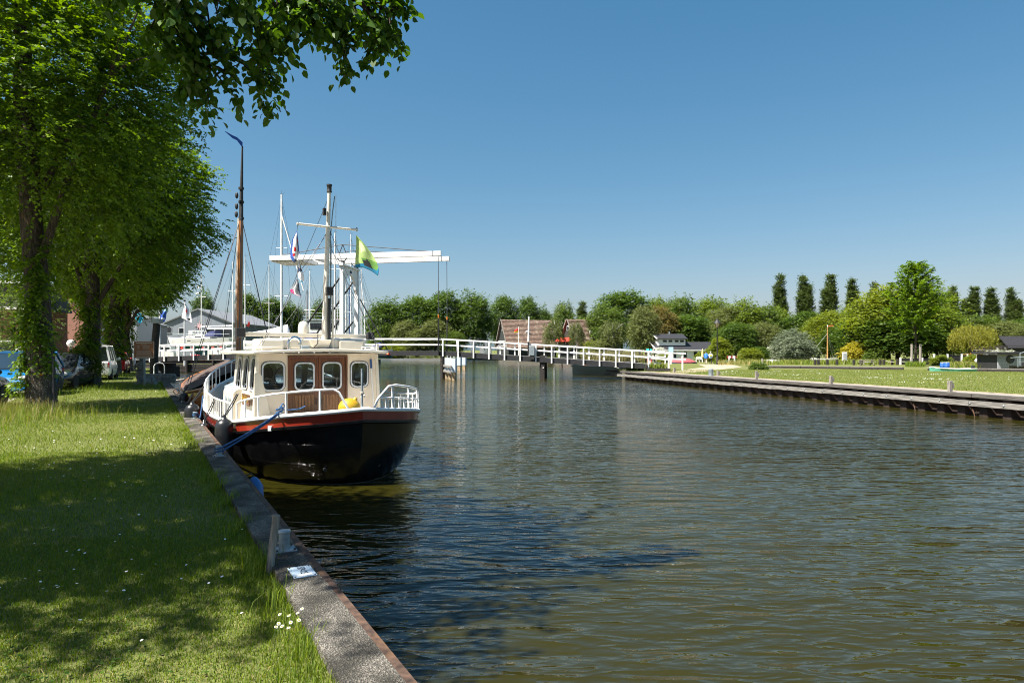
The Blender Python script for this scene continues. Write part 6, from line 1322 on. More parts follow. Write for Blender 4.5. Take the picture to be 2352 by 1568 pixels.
def tree(kind, px, D, ytop, wpx, label, group=None, ybase=None, var=0, name=None, flip=None):
    w0, h0, vs = KIND[kind]; X = gx(px, D); zb = zr(D) if X > 0 else 0
    h = at(px, ytop, D).z-zb; w = wpx/1568*D; v = var % len(vs)
    nm = name or {'maple': 'maple_tree', 'poplar': 'poplar_tree', 'willow': 'willow_tree', 'birch': 'birch_tree', 'olive': 'loose_tree', 'bronze': 'bronze_tree', 'lime': 'lime_tree', 'round': 'bushy_tree', 'fresh': 'bushy_tree'}[kind]
    t = thing(nm, label, 'tree', (X, D, zb-.05), rnd.uniform(0, 6.28), group); t.scale = (w/w0, w/w0, h/h0)
    if (kind, v) in made: again(made[kind, v], t)
    else:
        V, F, T, m = vs[v]; made[kind, v] = npmesh('crown', V, F, m, t, T)
    if TRUNK[kind]: again(TRUNK[kind], t)
    else:
        rr2 = np.random.default_rng(4); TRUNK[kind] = limbs((0, 0), h0*.8, .3 if kind != 'birch' else .14, (0, 0, h0*.6), (w0*.4, w0*.4, h0*.3), 6, rr2).build('trunk', birch if kind == 'birch' else bark2, t, smooth=60)
    return t
g = 'round maples on the far bank'
for i, (px, yt, w, lab) in enumerate(((888, 681, 92, 'leftmost dark round maple of the row on the far bank'), (956, 667, 98, 'second dark maple of the far bank row'), (1018, 660, 92, 'tallest dark maple, behind the lifting rods of the drawbridge'), (1088, 663, 84, 'dark maple left of the gap of sky on the far bank'), (1156, 666, 66, 'dark maple rising behind the left thatched looking gable'), (1210, 674, 58, 'dark maple above the ridge of the first steep roof'), (1246, 699, 50, 'small dark maple at the right end of the row behind the steep roofs'))):
    tree('maple', px, 172 if px < 1130 else 182, yt-2, w*1.02, lab.replace('thatched looking gable', 'steep gable'), g, var=i)
for i, (px, D, yt, w, lab) in enumerate(((930, 166, 722, 62, 'olive green loose tree in front of the left maples'), (1000, 166, 728, 74, 'olive green loose tree below the tallest maple'), (880, 168, 742, 60, 'low bushy tree at the left end of the far bank'), (960, 164, 752, 70, 'low wide bush on the water edge left of the lifting rods'), (1040, 164, 757, 54, 'low bush at the water edge right of the lifting rods'))):
    tree(('olive', 'olive', 'round', 'olive', 'round')[i], px, D, yt, w, lab, 'bushy trees on the far water edge', var=i)
tree('round', 1294, 178, 689, 56, 'yellowish round tree behind the second steep roof', var=1); tree('poplar', 1338, 190, 699, 38, 'slim dark tree right of the second steep roof')
tree('birch', 1273, 128, 714, 62, 'birch with a white stem before the first steep roof'); tree('birch', 1324, 124, 720, 50, 'birch just right of the red awning', var=1); tree('birch', 1407, 112, 718, 76, 'big drooping birch right of the second steep roof')
tree('maple', 1428, 150, 652, 120, 'large dark round tree standing over the second birch', var=1)
tree('olive', 1478, 122, 683, 66, 'tall olive tree left of the white house'); tree('bronze', 1520, 128, 700, 72, 'bronze leaved tree behind the white house')
WOODS = 'trees of the wood behind the right bank'
wl = [('round', 1388, 140, 700, 60, 'bushy tree left of the big dark round tree'), ('fresh', 1508, 150, 676, 62, 'tree top left of the row, above the bronze tree'), ('round', 1560, 146, 680, 66, 'rounded tree behind the chimney of the white house'), ('fresh', 1632, 150, 677, 74, 'broad domed tree above the tall street lamp'), ('maple', 1578, 130, 715, 80, 'dark tree right behind the white house'), ('olive', 1668, 140, 700, 60, 'olive tree right of the tall street lamp'), ('fresh', 1706, 140, 688, 74, 'bushy tree with a rounded top between lamp and poplars'), ('maple', 1690, 122, 735, 64, 'dark tree behind the clipped hedge'), ('round', 1750, 142, 700, 60, 'tree left of the first poplar'), ('olive', 1752, 124, 738, 56, 'olive tree over the dark roofed bungalow'), ('fresh', 1790, 145, 706, 50, 'low tree at the foot of the first poplar'), ('maple', 1850, 138, 712, 76, 'dark tree at the foot of the second poplar'), ('lime', 1902, 128, 712, 66, 'yellow green tree behind the small wooden mast'), ('round', 1880, 134, 722, 60, 'bushy tree above the silver shrub'), ('fresh', 1950, 138, 706, 72, 'bushy tree at the foot of the fourth poplar'), ('maple', 1930, 124, 742, 60, 'dark tree between mast and golden shrub'), ('maple', 1992, 116, 718, 88, 'dark shady tree behind the golden shrub'), ('lime', 2040, 112, 650, 120, 'large light green tree left of the staked young tree'), ('fresh', 2126, 120, 655, 110, 'large tree right behind the staked young tree'), ('maple', 2062, 108, 720, 120, 'dark wide tree behind the low black fence'), ('fresh', 2150, 112, 700, 90, 'green tree left of the willow'), ('olive', 2205, 130, 725, 70, 'tree behind the weeping willow'), ('round', 2262, 128, 722, 60, 'tree right of the weeping willow'), ('olive', 2310, 124, 735, 76, 'olive tree above the ribbed roof'), ('maple', 2352, 126, 728, 70, 'dark tree at the right edge of the wood'), ('olive', 2385, 118, 738, 70, 'olive tree cut by the right frame edge'), ('round', 1345, 150, 728, 44, 'low tree filling the gap beside the slim dark tree')]
for i, (k, px, D, yt, w, lab) in enumerate(wl): tree(k, px, D, yt-3, w*1.4, lab, WOODS, var=i)
for i, (px, yt, w) in enumerate(((1792.6, 640, 44), (1850, 639, 44), (1903, 638, 48), (1960, 647, 44), (2009, 657, 34), (2184, 663, 36), (2230, 665, 44), (2278, 667, 46), (2328, 669, 44))):
    tree('poplar', px, 175, yt, w*1.02, ('%s poplar of the row above the wood' % ('first second third fourth fifth sixth seventh eighth ninth'.split()[i])), 'columnar poplars above the wood', var=i)
tree('willow', 2232, 100, 733, 118, 'yellow green weeping willow by the black fence')
for px, D, yt, w, lab in ((571, 170, 657, 56, 'dark tree directly right of the brown barge mast'), (628, 172, 670, 84, 'broad dark tree crossed by the tallest white mast'), (672, 174, 688, 56, 'dark tree right of the tallest white mast'), (735, 170, 684, 50, 'dark tree behind the slanting black braces'), (468, 165, 660, 52, 'dark tree behind the white yacht mast'), (520, 180, 706, 44, 'low tree between hall roof and brown barge mast'), (770, 176, 700, 40, 'low dark tree behind the portal'), (60, 120, 640, 70, 'tree showing left of the first elm trunk'), (15, 110, 615, 60, 'tree top at the far left edge'), (345, 150, 700, 60, 'tree behind the workshop roof')):
    tree('maple', px, D, yt, w, lab, 'dark trees behind the boatyard', var=px)
# young staked tree: tall leader, tiers of airy branches
rng = np.random.default_rng(44); D = 80; t = thing('young_elm', 'young bright green tree held between two stakes on the right bank', 'tree', (gx(2103, D), D, zr(D))); H = at(2103, 604, D).z-zr(D)
mb = MB(); mb.tube([(0, 0, 0), (.02, 0, 3), (-.05, .05, 7), (-.1, 0, H-.3)], [.15, .12, .07, .02], 8); P = []
for i in range(62):
    z = 3.3+(H-3.6)*(i/62)**.9; a = i*2.4; f = i/62; ln = (2.9*(1-f)**.75*(1 if f > .1 else .7)+.45)*rng.uniform(.75, 1.15)
    d = np.array([math.cos(a), math.sin(a), .62+.3*f]); e = np.array([0, 0, z])+d*ln; mb.tube([(0, 0, z), tuple(np.array([0, 0, z])+d*ln*.5+np.array([0, 0, -.08])), tuple(e)], [.035, .022, .006], 5)
    n_ = int(13*ln)+7; s = rng.uniform(.15, 1, n_); o_ = np.array([0, 0, z])+d*ln*s[:, None]; dd = d+rng.normal(0, .55, (n_, 3)); P.append(sprays(o_, dd, .75, 8, .24, .085, .35, rng=rng))
mb.build('trunk', bark, t, smooth=60); V, F, T = join(P); npmesh('crown', V, F, leaf_elm, t, T)
for px, lab in ((2094, 'left stake of the young tree'), (2113.7, 'right stake of the young tree')):
    s = thing('tree_stake', lab+' on the right bank', 'stake', (gx(px, 79.5), 79.5, zr(80)), 0, 'stakes of the young tree'); MB().tube([(0, 0, -.2), (.02, 0, 2.55)], [.15, .14], 8).build('stake', oldwood, s, smooth=60)
    MB().bar((0, 0, 2.3), ((gx(2103, 80)-gx(px, 79.5))*.9, .45, 2.15), .04, .08).build('tie', rubber, s)
# shrubs of the right bank
def shrub(label, px, D, yt, yb, wpx, m, seed, n=150, ll=.2, cat='shrub', name='shrub', **kw):
    h = (yb-yt)/1568*D; return bush(name, label, cat, gx(px, D), D, zr(D)-.05, wpx/1568*D, h, m, seed, n, ll, **kw)
shrub('rounded silver grey shrub beside the second street lamp', 1823, 104, 754, 831, 92, leaf_silver, 51, 260, .26, lw=.28)
shrub('golden yellow shrub in front of the dark wood', 1966, 110, 785, 829, 54, leaf_yellow, 52, 170, .24)
shrub('low amber orange shrub under the willow', 2230, 97, 796, 816, 48, leaf_orange, 53, 90, .18)
shrub('clipped green hedge block right of the red and white barrier', 1722, 100, 803, 836, 44, leaf_lime, 54, 190, .17, name='hedge', cat='hedge', depth=.1)
shrub('light green bush directly right of the tall street lamp', 1655, 99, 776, 835, 44, leaf_lime, 55, 190, .2)
shrub('white flowering bush left of the white house', 1512, 108, 793, 826, 34, leaf_white, 56, 130, .18)
shrub('low golden green bush under the white flowering bush', 1528, 104, 808, 830, 26, leaf_lime, 57, 70, .16)
shrub('green hedge in front of the house with the folded parasol', 1622, 114, 797, 822, 40, leaf_lime, 58, 120, .18, name='hedge', cat='hedge', depth=.1)
shrub('reddish bronze bush over the clipped hedge', 1718, 108, 790, 812, 36, leaf_bronze, 59, 90, .2)
shrub('white flowering climber on the dark roofed bungalow', 1776, 118, 796, 830, 30, leaf_white, 60, 90, .18)
shrub('dark bush left of the bungalow with climber', 1748, 112, 800, 834, 34, leaf_dark, 61, 110, .2)
shrub('yellow green bush at the far bank by the first steep house', 1195, 150, 794, 821, 60, leaf_lime, 62, 130, .26)
shrub('yellow green bush at the far bank by the lifting rods', 902, 160, 790, 822, 50, leaf_lime, 63, 120, .28)
shrub('loose green bush behind the bridge end', 1380, 112, 770, 822, 60, leaf_olive, 64, 160, .22)
shrub('lime green bush beside the second steep house', 1362, 118, 775, 824, 44, leaf_lime, 65, 130, .22)
shrub('climbing rose bush with pale flowers at the right fence', 2300, 92, 790, 822, 70, leaf_white, 66, 130, .16)
shrub('light green vine on the open fence panel', 2160, 86, 812, 834, 34, leaf_lime, 67, 80, .16)
shrub('light green vine on the second open fence panel', 2236, 86, 814, 836, 36, leaf_lime, 68, 80, .16)
shrub('small dark green weed tuft at the quay end post', 1742, 62, 839, 852, 26, leaf_mid, 69, 60, .14)
shrub('dark shrub right of the golden shrub', 2010, 106, 800, 832, 40, leaf_mid, 70, 120, .22)
def rough(name, spots, h, w, m, seed):
    r = np.random.default_rng(seed); A = []
    for px0, px1, D0, D1, n_ in spots:
        D_ = r.uniform(D0, D1, n_); px_ = r.uniform(px0, px1, n_); A.append(np.stack([gx(px_, D_), D_, [zr(q) for q in D_]], 1))
    return blades(name, np.concatenate(A), h, w, m, r, .8)
rough('rough_bank_grass', [(1700, 2060, 88, 104, 3600), (2080, 2125, 74, 80, 350), (2170, 2250, 66, 76, 700), (1480, 1530, 57, 66, 700), (1440, 1482, 57.5, 60, 500), (1640, 1760, 90, 100, 900), (1150, 1330, 140, 158, 1500), (860, 1150, 158, 176, 2500)], .7, .03, blade, 81)
rough('dry_bank_grass', [(1700, 2060, 88, 104, 1300), (2180, 2250, 66, 76, 450), (1480, 1530, 57, 66, 200), (1650, 1760, 84, 96, 500)], .75, .025, blade_dry, 82)
rough('reed_bed', [(1338, 1480, 96, 118, 5200)], 1.9, .05, leafmat('reed_leaf', (.14,.14,.05), (.30,.27,.13), .35), 83)
# ------------------------------------------------------------------ houses of the far side
shingle = mat('brown_roof_shingle', (.165,.108,.08), .85, var=.35, scale=3, stretch=(1,1,3), dirt=(.30,.25,.18), dscale=.8)
darkboard = stripes('dark_green_boards', (.035,.042,.038), (.012,.014,.013), 1.3, 'Z', .7, .02, .88)
def aframe(label, px, D, apex_y, eave_y, gw_, ln, rz, awn=False):
    a = at(px, apex_y, D); ze = at(px, eave_y, D).z; t = thing('steep_roof_house', label, 'house', (a.x, D, zr(D)), rz, 'steep roofed holiday houses'); hz = a.z-zr(D); he = ze-zr(D); w = gw_/2
    MB().prism([(-w, .4, 0), (w, .4, 0), (w, .4, he), (0, .4, hz), (-w, .4, he)], (0, .2, 0)).build('gable_wall', darkboard, t)
    MB().prism([(-w, ln-.6, 0), (w, ln-.6, 0), (w, ln-.6, he), (0, ln-.6, hz), (-w, ln-.6, he)], (0, .2, 0)).build('gable_wall', darkboard, t)
    for s in (-1, 1):
        MB().box((s*(w-.2), ln/2, he/2), (.2, ln-1.4, he)).build('side_wall', darkboard, t)
        mb = MB(); nr = 22; E_ = Vector((s*(w+.25), 0, he-.3)); A_ = Vector((0, 0, hz+.05)); n_ = Vector((s*(hz-he), 0, w)).normalized()
        for i in range(nr):
            p0 = E_.lerp(A_, i/nr); p1 = E_.lerp(A_, (i+1.25)/nr if i < nr-1 else 1); o0 = n_*.16; o1 = n_*.05
            mb.hexa([p0, p0+Vector((0, ln, 0)), p1+Vector((0, ln, 0)), p1, p0+o0, p0+o0+Vector((0, ln, 0)), p1+o1+Vector((0, ln, 0)), p1+o1])
        tag(mb.build('shingle_courses', shingle, t), kind='stuff')
        MB().bar(E_+Vector((0, -.06, -.05))+n_*.1, A_+Vector((0, -.06, 0))+n_*.1, .08, .2).build('barge_board', oldwood, t)
    for z, ww in ((he+.25, w*1.5), (hz*.72, w*.5)):
        for k in range(3 if ww > w else 1):
            x = (k-1)*ww*.32 if ww > w else 0; f_ = MB().box((x, .33, z+.55), (ww*.3 if ww > w else .8, .1, 1.0)).build('window', white, t); MB().box((x, .28, z+.55), (ww*.3-.2 if ww > w else .55, .08, .8)).build('pane', glass, f_)
    MB().box((0, .3, he+.05), (w*1.9, .15, .14)).build('floor_band', white, t)
    p = Vector((w*.55, ln*.55, he+(hz-he)*.47)); f_ = MB().box((w*.5+.12, ln*.45, he+(hz-he)*.52), (.3, .7, .8), ry=R_(25)).build('roof_window', white, t); MB().box((w*.5+.22, ln*.45, he+(hz-he)*.53), (.16, .5, .6), ry=R_(25)).build('pane', glass, f_)
    MB().tube([(0, ln*.45, hz-.1), (0, ln*.45, hz+.6)], .14, 6).build('chimney', blackmatt, t)
    if awn: MB().hexa([(-w*.8,-1.5,he+.9),(w*.75,-1.5,he+.9),(w*.75,.3,he+1.7),(-w*.8,.3,he+1.7),(-w*.8,-1.5,he+1.0),(w*.75,-1.5,he+1.0),(w*.75,.3,he+1.8),(-w*.8,.3,he+1.8)]).build('awning', mat('red_awning', (.6,.03,.02), .8), t)
    return t
aframe('left steep brown roofed house with a pointed dark gable behind the bridge', 1150.5, 148, 734.5, 796, 7.2, 12.0, R_(-69))
aframe('right steep brown roofed house with a red awning behind the birches', 1302, 138, 734, 795, 6.6, 10.5, R_(-58), True)
whitewall = mat('white_painted_wall', (.78,.78,.77), .7, var=.03); darkroof = mat('black_roof_tile', (.03,.03,.034), .55, var=.2, scale=6); paleblue = mat('pale_blue_boards', (.50,.60,.64), .6, var=.04)
def whitehouse():
    D = 118; k = D/1568; X0 = gx(1513, D); t = thing('white_bungalow', 'white bungalow with black roofs, raised dormer storey and brown gable end', 'house', (X0, D, zr(D)), R_(12)); z0 = 0; t.scale = (1, 1, .74)
    Z = lambda y: at(0, y, D).z-zr(D)
    w, d = 10.6, 5.2
    MB().box((w/2, d/2, 1.35), (w, d, 2.7)).build('wall', whitewall, t)
    MB().prism([(-.02, 0, 2.5), (-.02, d, 2.5), (-.02, d/2, 4.35), (-.02, d/2, 4.35)][:3], (.2, 0, 0)).build('brown_gable', mat('brown_boards', (.11,.075,.05), .8), t)
    MB().box((-.03, d/2, 1.25), (.1, d-.2, 2.5)).build('brick_panel', brick, t)
    for s in (0, 1):
        y0, y1 = (-.3, d/2) if s == 0 else (d+.5, d/2)
        MB().hexa([(-.5,y0,2.55),(w+.4,y0,2.55),(w+.4,y1,4.45),(-.5,y1,4.45),(-.5,y0,2.72),(w+.4,y0,2.72),(w+.4,y1,4.62),(-.5,y1,4.62)]).build('roof', darkroof, t)
        MB().bar((-.56, y0, 2.6), (-.56, y1, 4.5), .1, .26).build('barge_board', white, t)
    MB().box((w/2-.1, -.33, 2.58), (w+1.0, .14, .24)).build('fascia', white, t)
    MB().box((2.9, d/2-.1, 4.55), (5.0, 3.3, 1.7)).build('dormer_wall', whitewall, t)
    MB().prism([(.38, d/2-1.75, 5.3), (.38, d/2+1.55, 5.3), (.38, d/2-.1, 6.3)], (.12, 0, 0)).build('dormer_gable', paleblue, t)
    for s in (-1, 1):
        MB().hexa([(.0,d/2-.1+s*2.0,5.2),(5.7,d/2-.1+s*2.0,5.2),(5.7,d/2-.1,6.35),(.0,d/2-.1,6.35),(.0,d/2-.1+s*2.0,5.36),(5.7,d/2-.1+s*2.0,5.36),(5.7,d/2-.1,6.52),(.0,d/2-.1,6.52)]).build('dormer_roof', darkroof, t)
        MB().bar((-.05, d/2-.1+s*2.0, 5.25), (-.05, d/2-.1, 6.4), .1, .22).build('barge_board', white, t)
    for y in (-.25, .25): MB().box((.36, d/2-.1+y, 5.55), (.06, .3, .6)).build('arched_window', glass, t, bevel=.05)
    for x in (1.5, 2.55, 3.7, 4.7): f_ = MB().box((x, d/2-1.77, 4.75), (.85, .1, .62)).build('window', white, t); MB().box((x, d/2-1.83, 4.75), (.7, .06, .46)).build('pane', glass, f_)
    f_ = MB().box((1.9, -.05, 1.35), (2.9, .12, 2.1)).build('window', white, t); MB().box((1.9, -.12, 1.35), (2.6, .06, 1.85)).build('pane', bluegl, f_)
    f_ = MB().box((4.9, -.05, 1.3), (1.0, .12, 2.1)).build('door', white, t); MB().box((4.9, -.12, 1.55), (.55, .06, 1.3)).build('pane', glass, f_)
    f_ = MB().box((6.9, -.05, 1.6), (1.1, .12, 1.5)).build('window', white, t); MB().box((6.9, -.12, 1.65), (.8, .06, 1.15)).build('pane', glass, f_)
    for x in (3.9, 7.9): MB().box((x, -.04, 2.1), (.8, .08, .7)).build('blue_panel', paleblue, t)
    MB().tube([(3.2, d/2, 6.3), (3.2, d/2, 7.1)], .14, 8).build('chimney', galv, t)
whitehouse()
t = thing('dark_roofed_bungalow', 'white walled bungalow with a dark tiled roof hidden behind flowering climbers', 'house', (gx(1772, 126), 126, zr(126)), R_(-8)); MB().box((0, 2, 1.4), (8, 4, 2.8)).build('wall', whitewall, t); MB().hexa([(-4.4,-.4,2.75),(4.4,-.4,2.75),(4.4,4.4,2.75),(-4.4,4.4,2.75),(-4,1.9,4.5),(4,1.9,4.5),(4,2.1,4.5),(-4,2.1,4.5)]).build('roof', darkroof, t)
for x in (-1.8, 1.7): f_ = MB().box((x, -.04, 1.5), (1.2, .12, 1.2)).build('window', white, t); MB().box((x, -.1, 1.5), (1.0, .06, 1.0)).build('pane', glass, f_)
t = thing('ribbed_roof_house', 'house with a dark ribbed roof behind the rose bush at the right edge', 'house', (gx(2350, 108), 108, zr(108)), R_(4)); MB().box((0, 2.5, 1.3), (7, 5, 2.8)).build('wall', tarwood, t)
MB().hexa([(-2.7,-.3,2.2),(4,-.3,2.2),(4,2.4,4.0),(-2.1,2.4,4.0),(-2.7,-.3,2.35),(4,-.3,2.35),(4,2.4,4.15),(-2.1,2.4,4.15)]).build('roof', darkroof, t)
mb = MB()
for i in range(22): x = -2.55+i*.29; mb.bar((x, -.32, 2.38), (x+.45*(1-i/22), 2.4, 4.2), .09, .07)
tag(mb.build('roof_ribs', darkroof, t), kind='stuff')
t = thing('garden_hut', 'small dark red round topped hut half hidden by the golden shrub', 'hut', (gx(2006, 108), 108, zr(108))); MB().prism([(-1.0, 0, 0), (1.0, 0, 0)]+[(1.0*math.cos(a), 0, 1.5+.9*math.sin(a)) for a in [math.pi*k/8 for k in range(9)]], (0, 1.6, 0)).build('body', mat('dark_red_wood', (.12,.03,.025), .7), t); MB().box((0, -.03, .9), (.7, .06, 1.6)).build('door', tarwood, t)
t = thing('white_shed', 'pale grey gable of a shed between the maples on the far bank', 'shed', (gx(1115, 190), 190, 0)); MB().prism([(-1.6, 0, 0), (1.6, 0, 0), (1.6, 0, 2.6), (0, 0, 3.9), (-1.6, 0, 2.6)], (0, 5, 0)).build('body', palegrey, t); MB().box((0, -.04, 1.2), (1.2, .06, 2.2)).build('door', galv, t)
t = thing('brick_kiosk', 'small sand coloured brick kiosk below the gap in the maples', 'kiosk', (gx(1172, 160), 160, zr(160))); MB().box((0, 1, 1.3), (1.7, 1.4, 2.6)).build('body', mat('sand_brick', (.30,.23,.16), .9), t); MB().box((0, 1, 2.68), (2.0, 1.7, .16)).build('roof', plainconc, t)
fl = thing('flagpole', 'flagpole with small red and yellow pennant before the first steep roof', 'flagpole', (gx(1191, 138), 138, zr(138))); MB().tube([(0, 0, 0), (0, 0, at(0, 750, 138).z-zr(138))], [.09, .06], 8).build('pole', white, fl)
cloth(curve4(138, [(1182, 758), (1190.5, 754)], [(1181, 765), (1190.5, 763)]), [redF, yellow], lambda u, v: 1 if v > .55 else 0, 'small red and yellow pennant before the steep roof', 'flag', 8, 8, .05)
# ------------------------------------------------------------------ street furniture and small things on the right bank
def lamp(label, px, D, ytop, H=None):
    z0 = zr(D); H = at(px, ytop, D).z-z0; t = thing('street_lamp', label, 'street lamp', (gx(px, D), D, z0), 0, 'lantern street lamps on the right bank'); s_ = 1.18
    MB().lathe([(.17, 0), (.17, .9), (.11, 1.05), (.08, 1.2), (.065, H-1.35), (.09, H-1.3), (.05, H-1.2)], n=10).build('post', blackmatt, t, smooth=50)
    MB().lathe([(.1, H-1.25), (.30, H-.72), (.31, H-.7)], n=8).build('glass', mat('amber_lamp_glass', (.55,.45,.35), .2), t)
    mb = MB()
    for k in range(4): a = k*math.pi/2; mb.tube([(.11*math.cos(a), .11*math.sin(a), H-1.27), (.32*math.cos(a), .32*math.sin(a), H-.7)], .03, 4)
    mb.build('lantern_frame', blackmatt, t); MB().lathe([(.50, H-.72), (.48, H-.64), (.30, H-.5), (.26, H-.36), (.20, H-.28), (.08, H-.2), (.05, H-.08), (.02, H)], n=12).build('hood', blackmatt, t, smooth=40); return t
lamp('tall lantern street lamp beside the two walkers', 1647.5, 90, 730); lamp('lantern street lamp in front of the silver shrub', 1807.8, 128, 770); lamp('lantern street lamp peeping over the amber shrub', 2239, 104, 786)
# quay posts
for i, (px, yb, yt, lab, kind) in enumerate(((1498.5, 848.5, 838, 'grey post directly left of the white cabinet', 0), (1548.6, 856, 843.6, 'wooden quay post at the start of the sandy path', 1), (1633, 863.7, 847, 'round steel bollard post on the right quay', 2), (1649, 863.2, 851, 'wooden quay post right beside the steel bollard post', 1), (1737.5, 871.3, 852, 'wooden quay post below the dark weed tuft', 1), (1908.5, 882.7, 862.6, 'wooden quay post in the middle of the right lawn edge', 1), (2182, 900.6, 874, 'nearest wooden quay post on the right bank', 1))):
    D = 1.53/((yb-804)/1568-.004); D = D if D > 30 else 1.65*1568/(yb-804); h = (yb-yt)/1568*D; t = thing('quay_post', lab, 'post', (gx(px, D), D, zr(D)), R_(14), 'posts along the right quay')
    if kind == 2: MB().lathe([(.16, -.1), (.16, h-.1), (.17, h-.08), (.15, h), (.0, h+.03)], n=12).build('post', galv, t, smooth=50)
    else:
        MB().box((0, 0, h/2-.1), (.13, .13, h+.2)).build('post', oldwood, t, bevel=.01)
        if kind == 1: MB().box((.10, .02, h*.56), (.09, .16, h*.42)).build('number_board', oldwood, t, bevel=.008)
D = 61; t = thing('electric_cabinet', 'white electric cabinet in the weeds at the right bridge end', 'cabinet', (gx(1510, D), D, zr(D)), R_(24)); MB().box((0, 0, .3), (.52, .36, .66)).build('body', white, t, bevel=.015); MB().box((0, -.19, .3), (.44, .02, .52)).build('door', white, t, bevel=.005); MB().box((0, 0, .66), (.58, .42, .05)).build('lid', galv, t)
t = thing('map_board', 'tall white information panel with pale blue top beside the red covered boat', 'sign', (gx(1541, 92), 92, zr(92))); MB().box((0, 0, .5), (.16, .1, 1.0)).build('post', white, t); MB().box((0, -.02, 1.15), (.62, .08, .75)).build('lower_panel', white, t); MB().box((0, -.02, 1.85), (.62, .08, .95)).build('map_panel', mat('pale_blue_map', (.40,.60,.72), .4), t)
t = thing('notice_board', 'white framed notice board on a post on the right bank', 'sign', (gx(1940, 92), 92, zr(92))); MB().box((0, .06, .7), (.16, .1, 1.4)).build('post', white, t); MB().box((0, 0, 1.05), (.66, .1, 1.15)).build('frame', white, t, bevel=.03)
MB().box((0, -.06, 1.05), (.44, .04, .9)).build('panel', mat('grey_print', (.35,.37,.38), .6), t)
t = thing('barrier', 'low red and white striped barrier on two white posts', 'barrier', (gx(1680.5, 94), 94, zr(94)))
for i in range(5): MB().box((-.52+.26*i, 0, .95), (.26, .08, .32)).build('stripe', mat('barrier_red', (.35,.04,.03), .6) if i % 2 == 0 else white, t)
for x in (-.38, .38): MB().box((x, -.08, .55), (.16, .07, 1.1)).build('post', white, t)
def person(name, label, px, D, h, coat, trou, hat, pack, rz, stoop):
    t = thing(name, label, 'person', (gx(px, D), D, zr(D)), rz, None, h/1.75)
    J = {'pel': ((0,0,.92), .155), 'wa': ((0,.02,1.10), .15), 'ch': ((0,.04+stoop*.5,1.34), .165), 'ne': ((0,.06+stoop,1.50), .06), 'hd': ((0,.07+stoop*1.2,1.63), .10), 'tp': ((0,.07+stoop*1.2,1.70), .075),
         'la': ((-.20,.05+stoop*.6,1.40), .062), 'le': ((-.27,.0,1.12), .05), 'lh': ((-.25,.12,.90), .04), 'lf': ((-.25,.15,.82), .03), 'ra': ((.20,.05+stoop*.6,1.40), .062), 're': ((.27,.0,1.12), .05), 'rh': ((.25,.1,.90), .04), 'rf': ((.25,.13,.82), .03),
         'lt': ((-.10,0,.86), .10), 'lk': ((-.10,.10,.48), .075), 'lan': ((-.10,.02,.09), .05), 'lto': ((-.10,.17,.04), .045), 'rt': ((.10,0,.86), .10), 'rk': ((.10,-.02,.48), .075), 'ran': ((.10,-.2,.12), .05), 'rto': ((.10,-.06,.04), .045)}
    E_ = [('pel','wa'),('wa','ch'),('ch','ne'),('ne','hd'),('hd','tp'),('ch','la'),('la','le'),('le','lh'),('lh','lf'),('ch','ra'),('ra','re'),('re','rh'),('rh','rf'),('pel','lt'),('lt','lk'),('lk','lan'),('lan','lto'),('pel','rt'),('rt','rk'),('rk','ran'),('ran','rto')]
    ks = list(J); me = bpy.data.meshes.new('body'); me.from_pydata([J[k][0] for k in ks], [(ks.index(a), ks.index(b)) for a, b in E_], []); bm = bmesh.new(); bm.from_mesh(me); bm.verts.ensure_lookup_table(); sk = bm.verts.layers.skin.verify()
    for i, k in enumerate(ks): bm.verts[i][sk].radius = (J[k][1],)*2; bm.verts[i][sk].use_root = (i == 0)
    bm.to_mesh(me); bm.free(); skin = mat('skin', (.45,.27,.19), .6, var=.05); me.materials.append(trou); o = bpy.data.objects.new('body', me); link(o, t); m1 = o.modifiers.new('skin', 'SKIN'); m1.use_smooth_shade = True; o.modifiers.new('sub', 'SUBSURF').levels = 1; o.modifiers['sub'].render_levels = 1
    MB().loft([[(rx*math.cos(a), y+ry*math.sin(a), z) for a in [k*math.pi/6 for k in range(12)]] for z, rx, ry, y in ((.82, .23, .17, .0), (1.0, .24, .18, .02), (1.2, .235, .18, .04+stoop*.3), (1.38, .235, .16, .05+stoop*.6), (1.47, .15, .12, .06+stoop*.9), (1.53, .09, .09, .06+stoop))]).build('jacket', coat, t, smooth=70)
    for s in (-1, 1): MB().tube([(s*.19, .05+stoop*.6, 1.42), (s*.28, .0, 1.13), (s*.26, .10, .93)], [.085, .07, .055], 8).build('sleeve', coat, t, smooth=70)
    hz = 1.645; MB().ball((0, .07+stoop*1.2, hz), (.088, .105, .12), 12, 8).build('head', skin, t, smooth=70); MB().ball((0, .05+stoop*1.2, hz+.035), (.098, .11, .10), 12, 8).build('hair', hat, t, smooth=70)
    for k in (-1, 1): MB().box((s*0+k*.09, .05, .05), (.09, .26, .09)).build('shoe', blackmatt, t, bevel=.02)
    if pack: MB().box((0, -.16+stoop*.3, 1.22), (.34, .2, .28)).build('rucksack', pack, t, bevel=.06); MB().box((0, -.16+stoop*.3, 1.05), (.33, .2, .1)).build('rucksack_base', mat('blue_trim', (.03,.2,.4), .7), t, bevel=.04)
person('person', 'walker in a bright blue jacket and beige trousers, stooping slightly, seen from behind', 1621.6, 94, 1.70, mat('bright_blue_jacket', (.02,.15,.55), .7), mat('beige_trousers', (.42,.35,.26), .85), mat('dark_hair', (.04,.03,.025), .8), None, R_(-20), .10)
person('person', 'walker in pale top and dark trousers carrying a yellow rucksack', 1632.4, 94.3, 1.66, mat('pale_jacket', (.6,.6,.58), .8), mat('dark_trousers', (.015,.016,.02), .85), mat('grey_hair', (.5,.49,.46), .8), mat('yellow_rucksack', (.6,.45,.04), .7), R_(-14), .04)
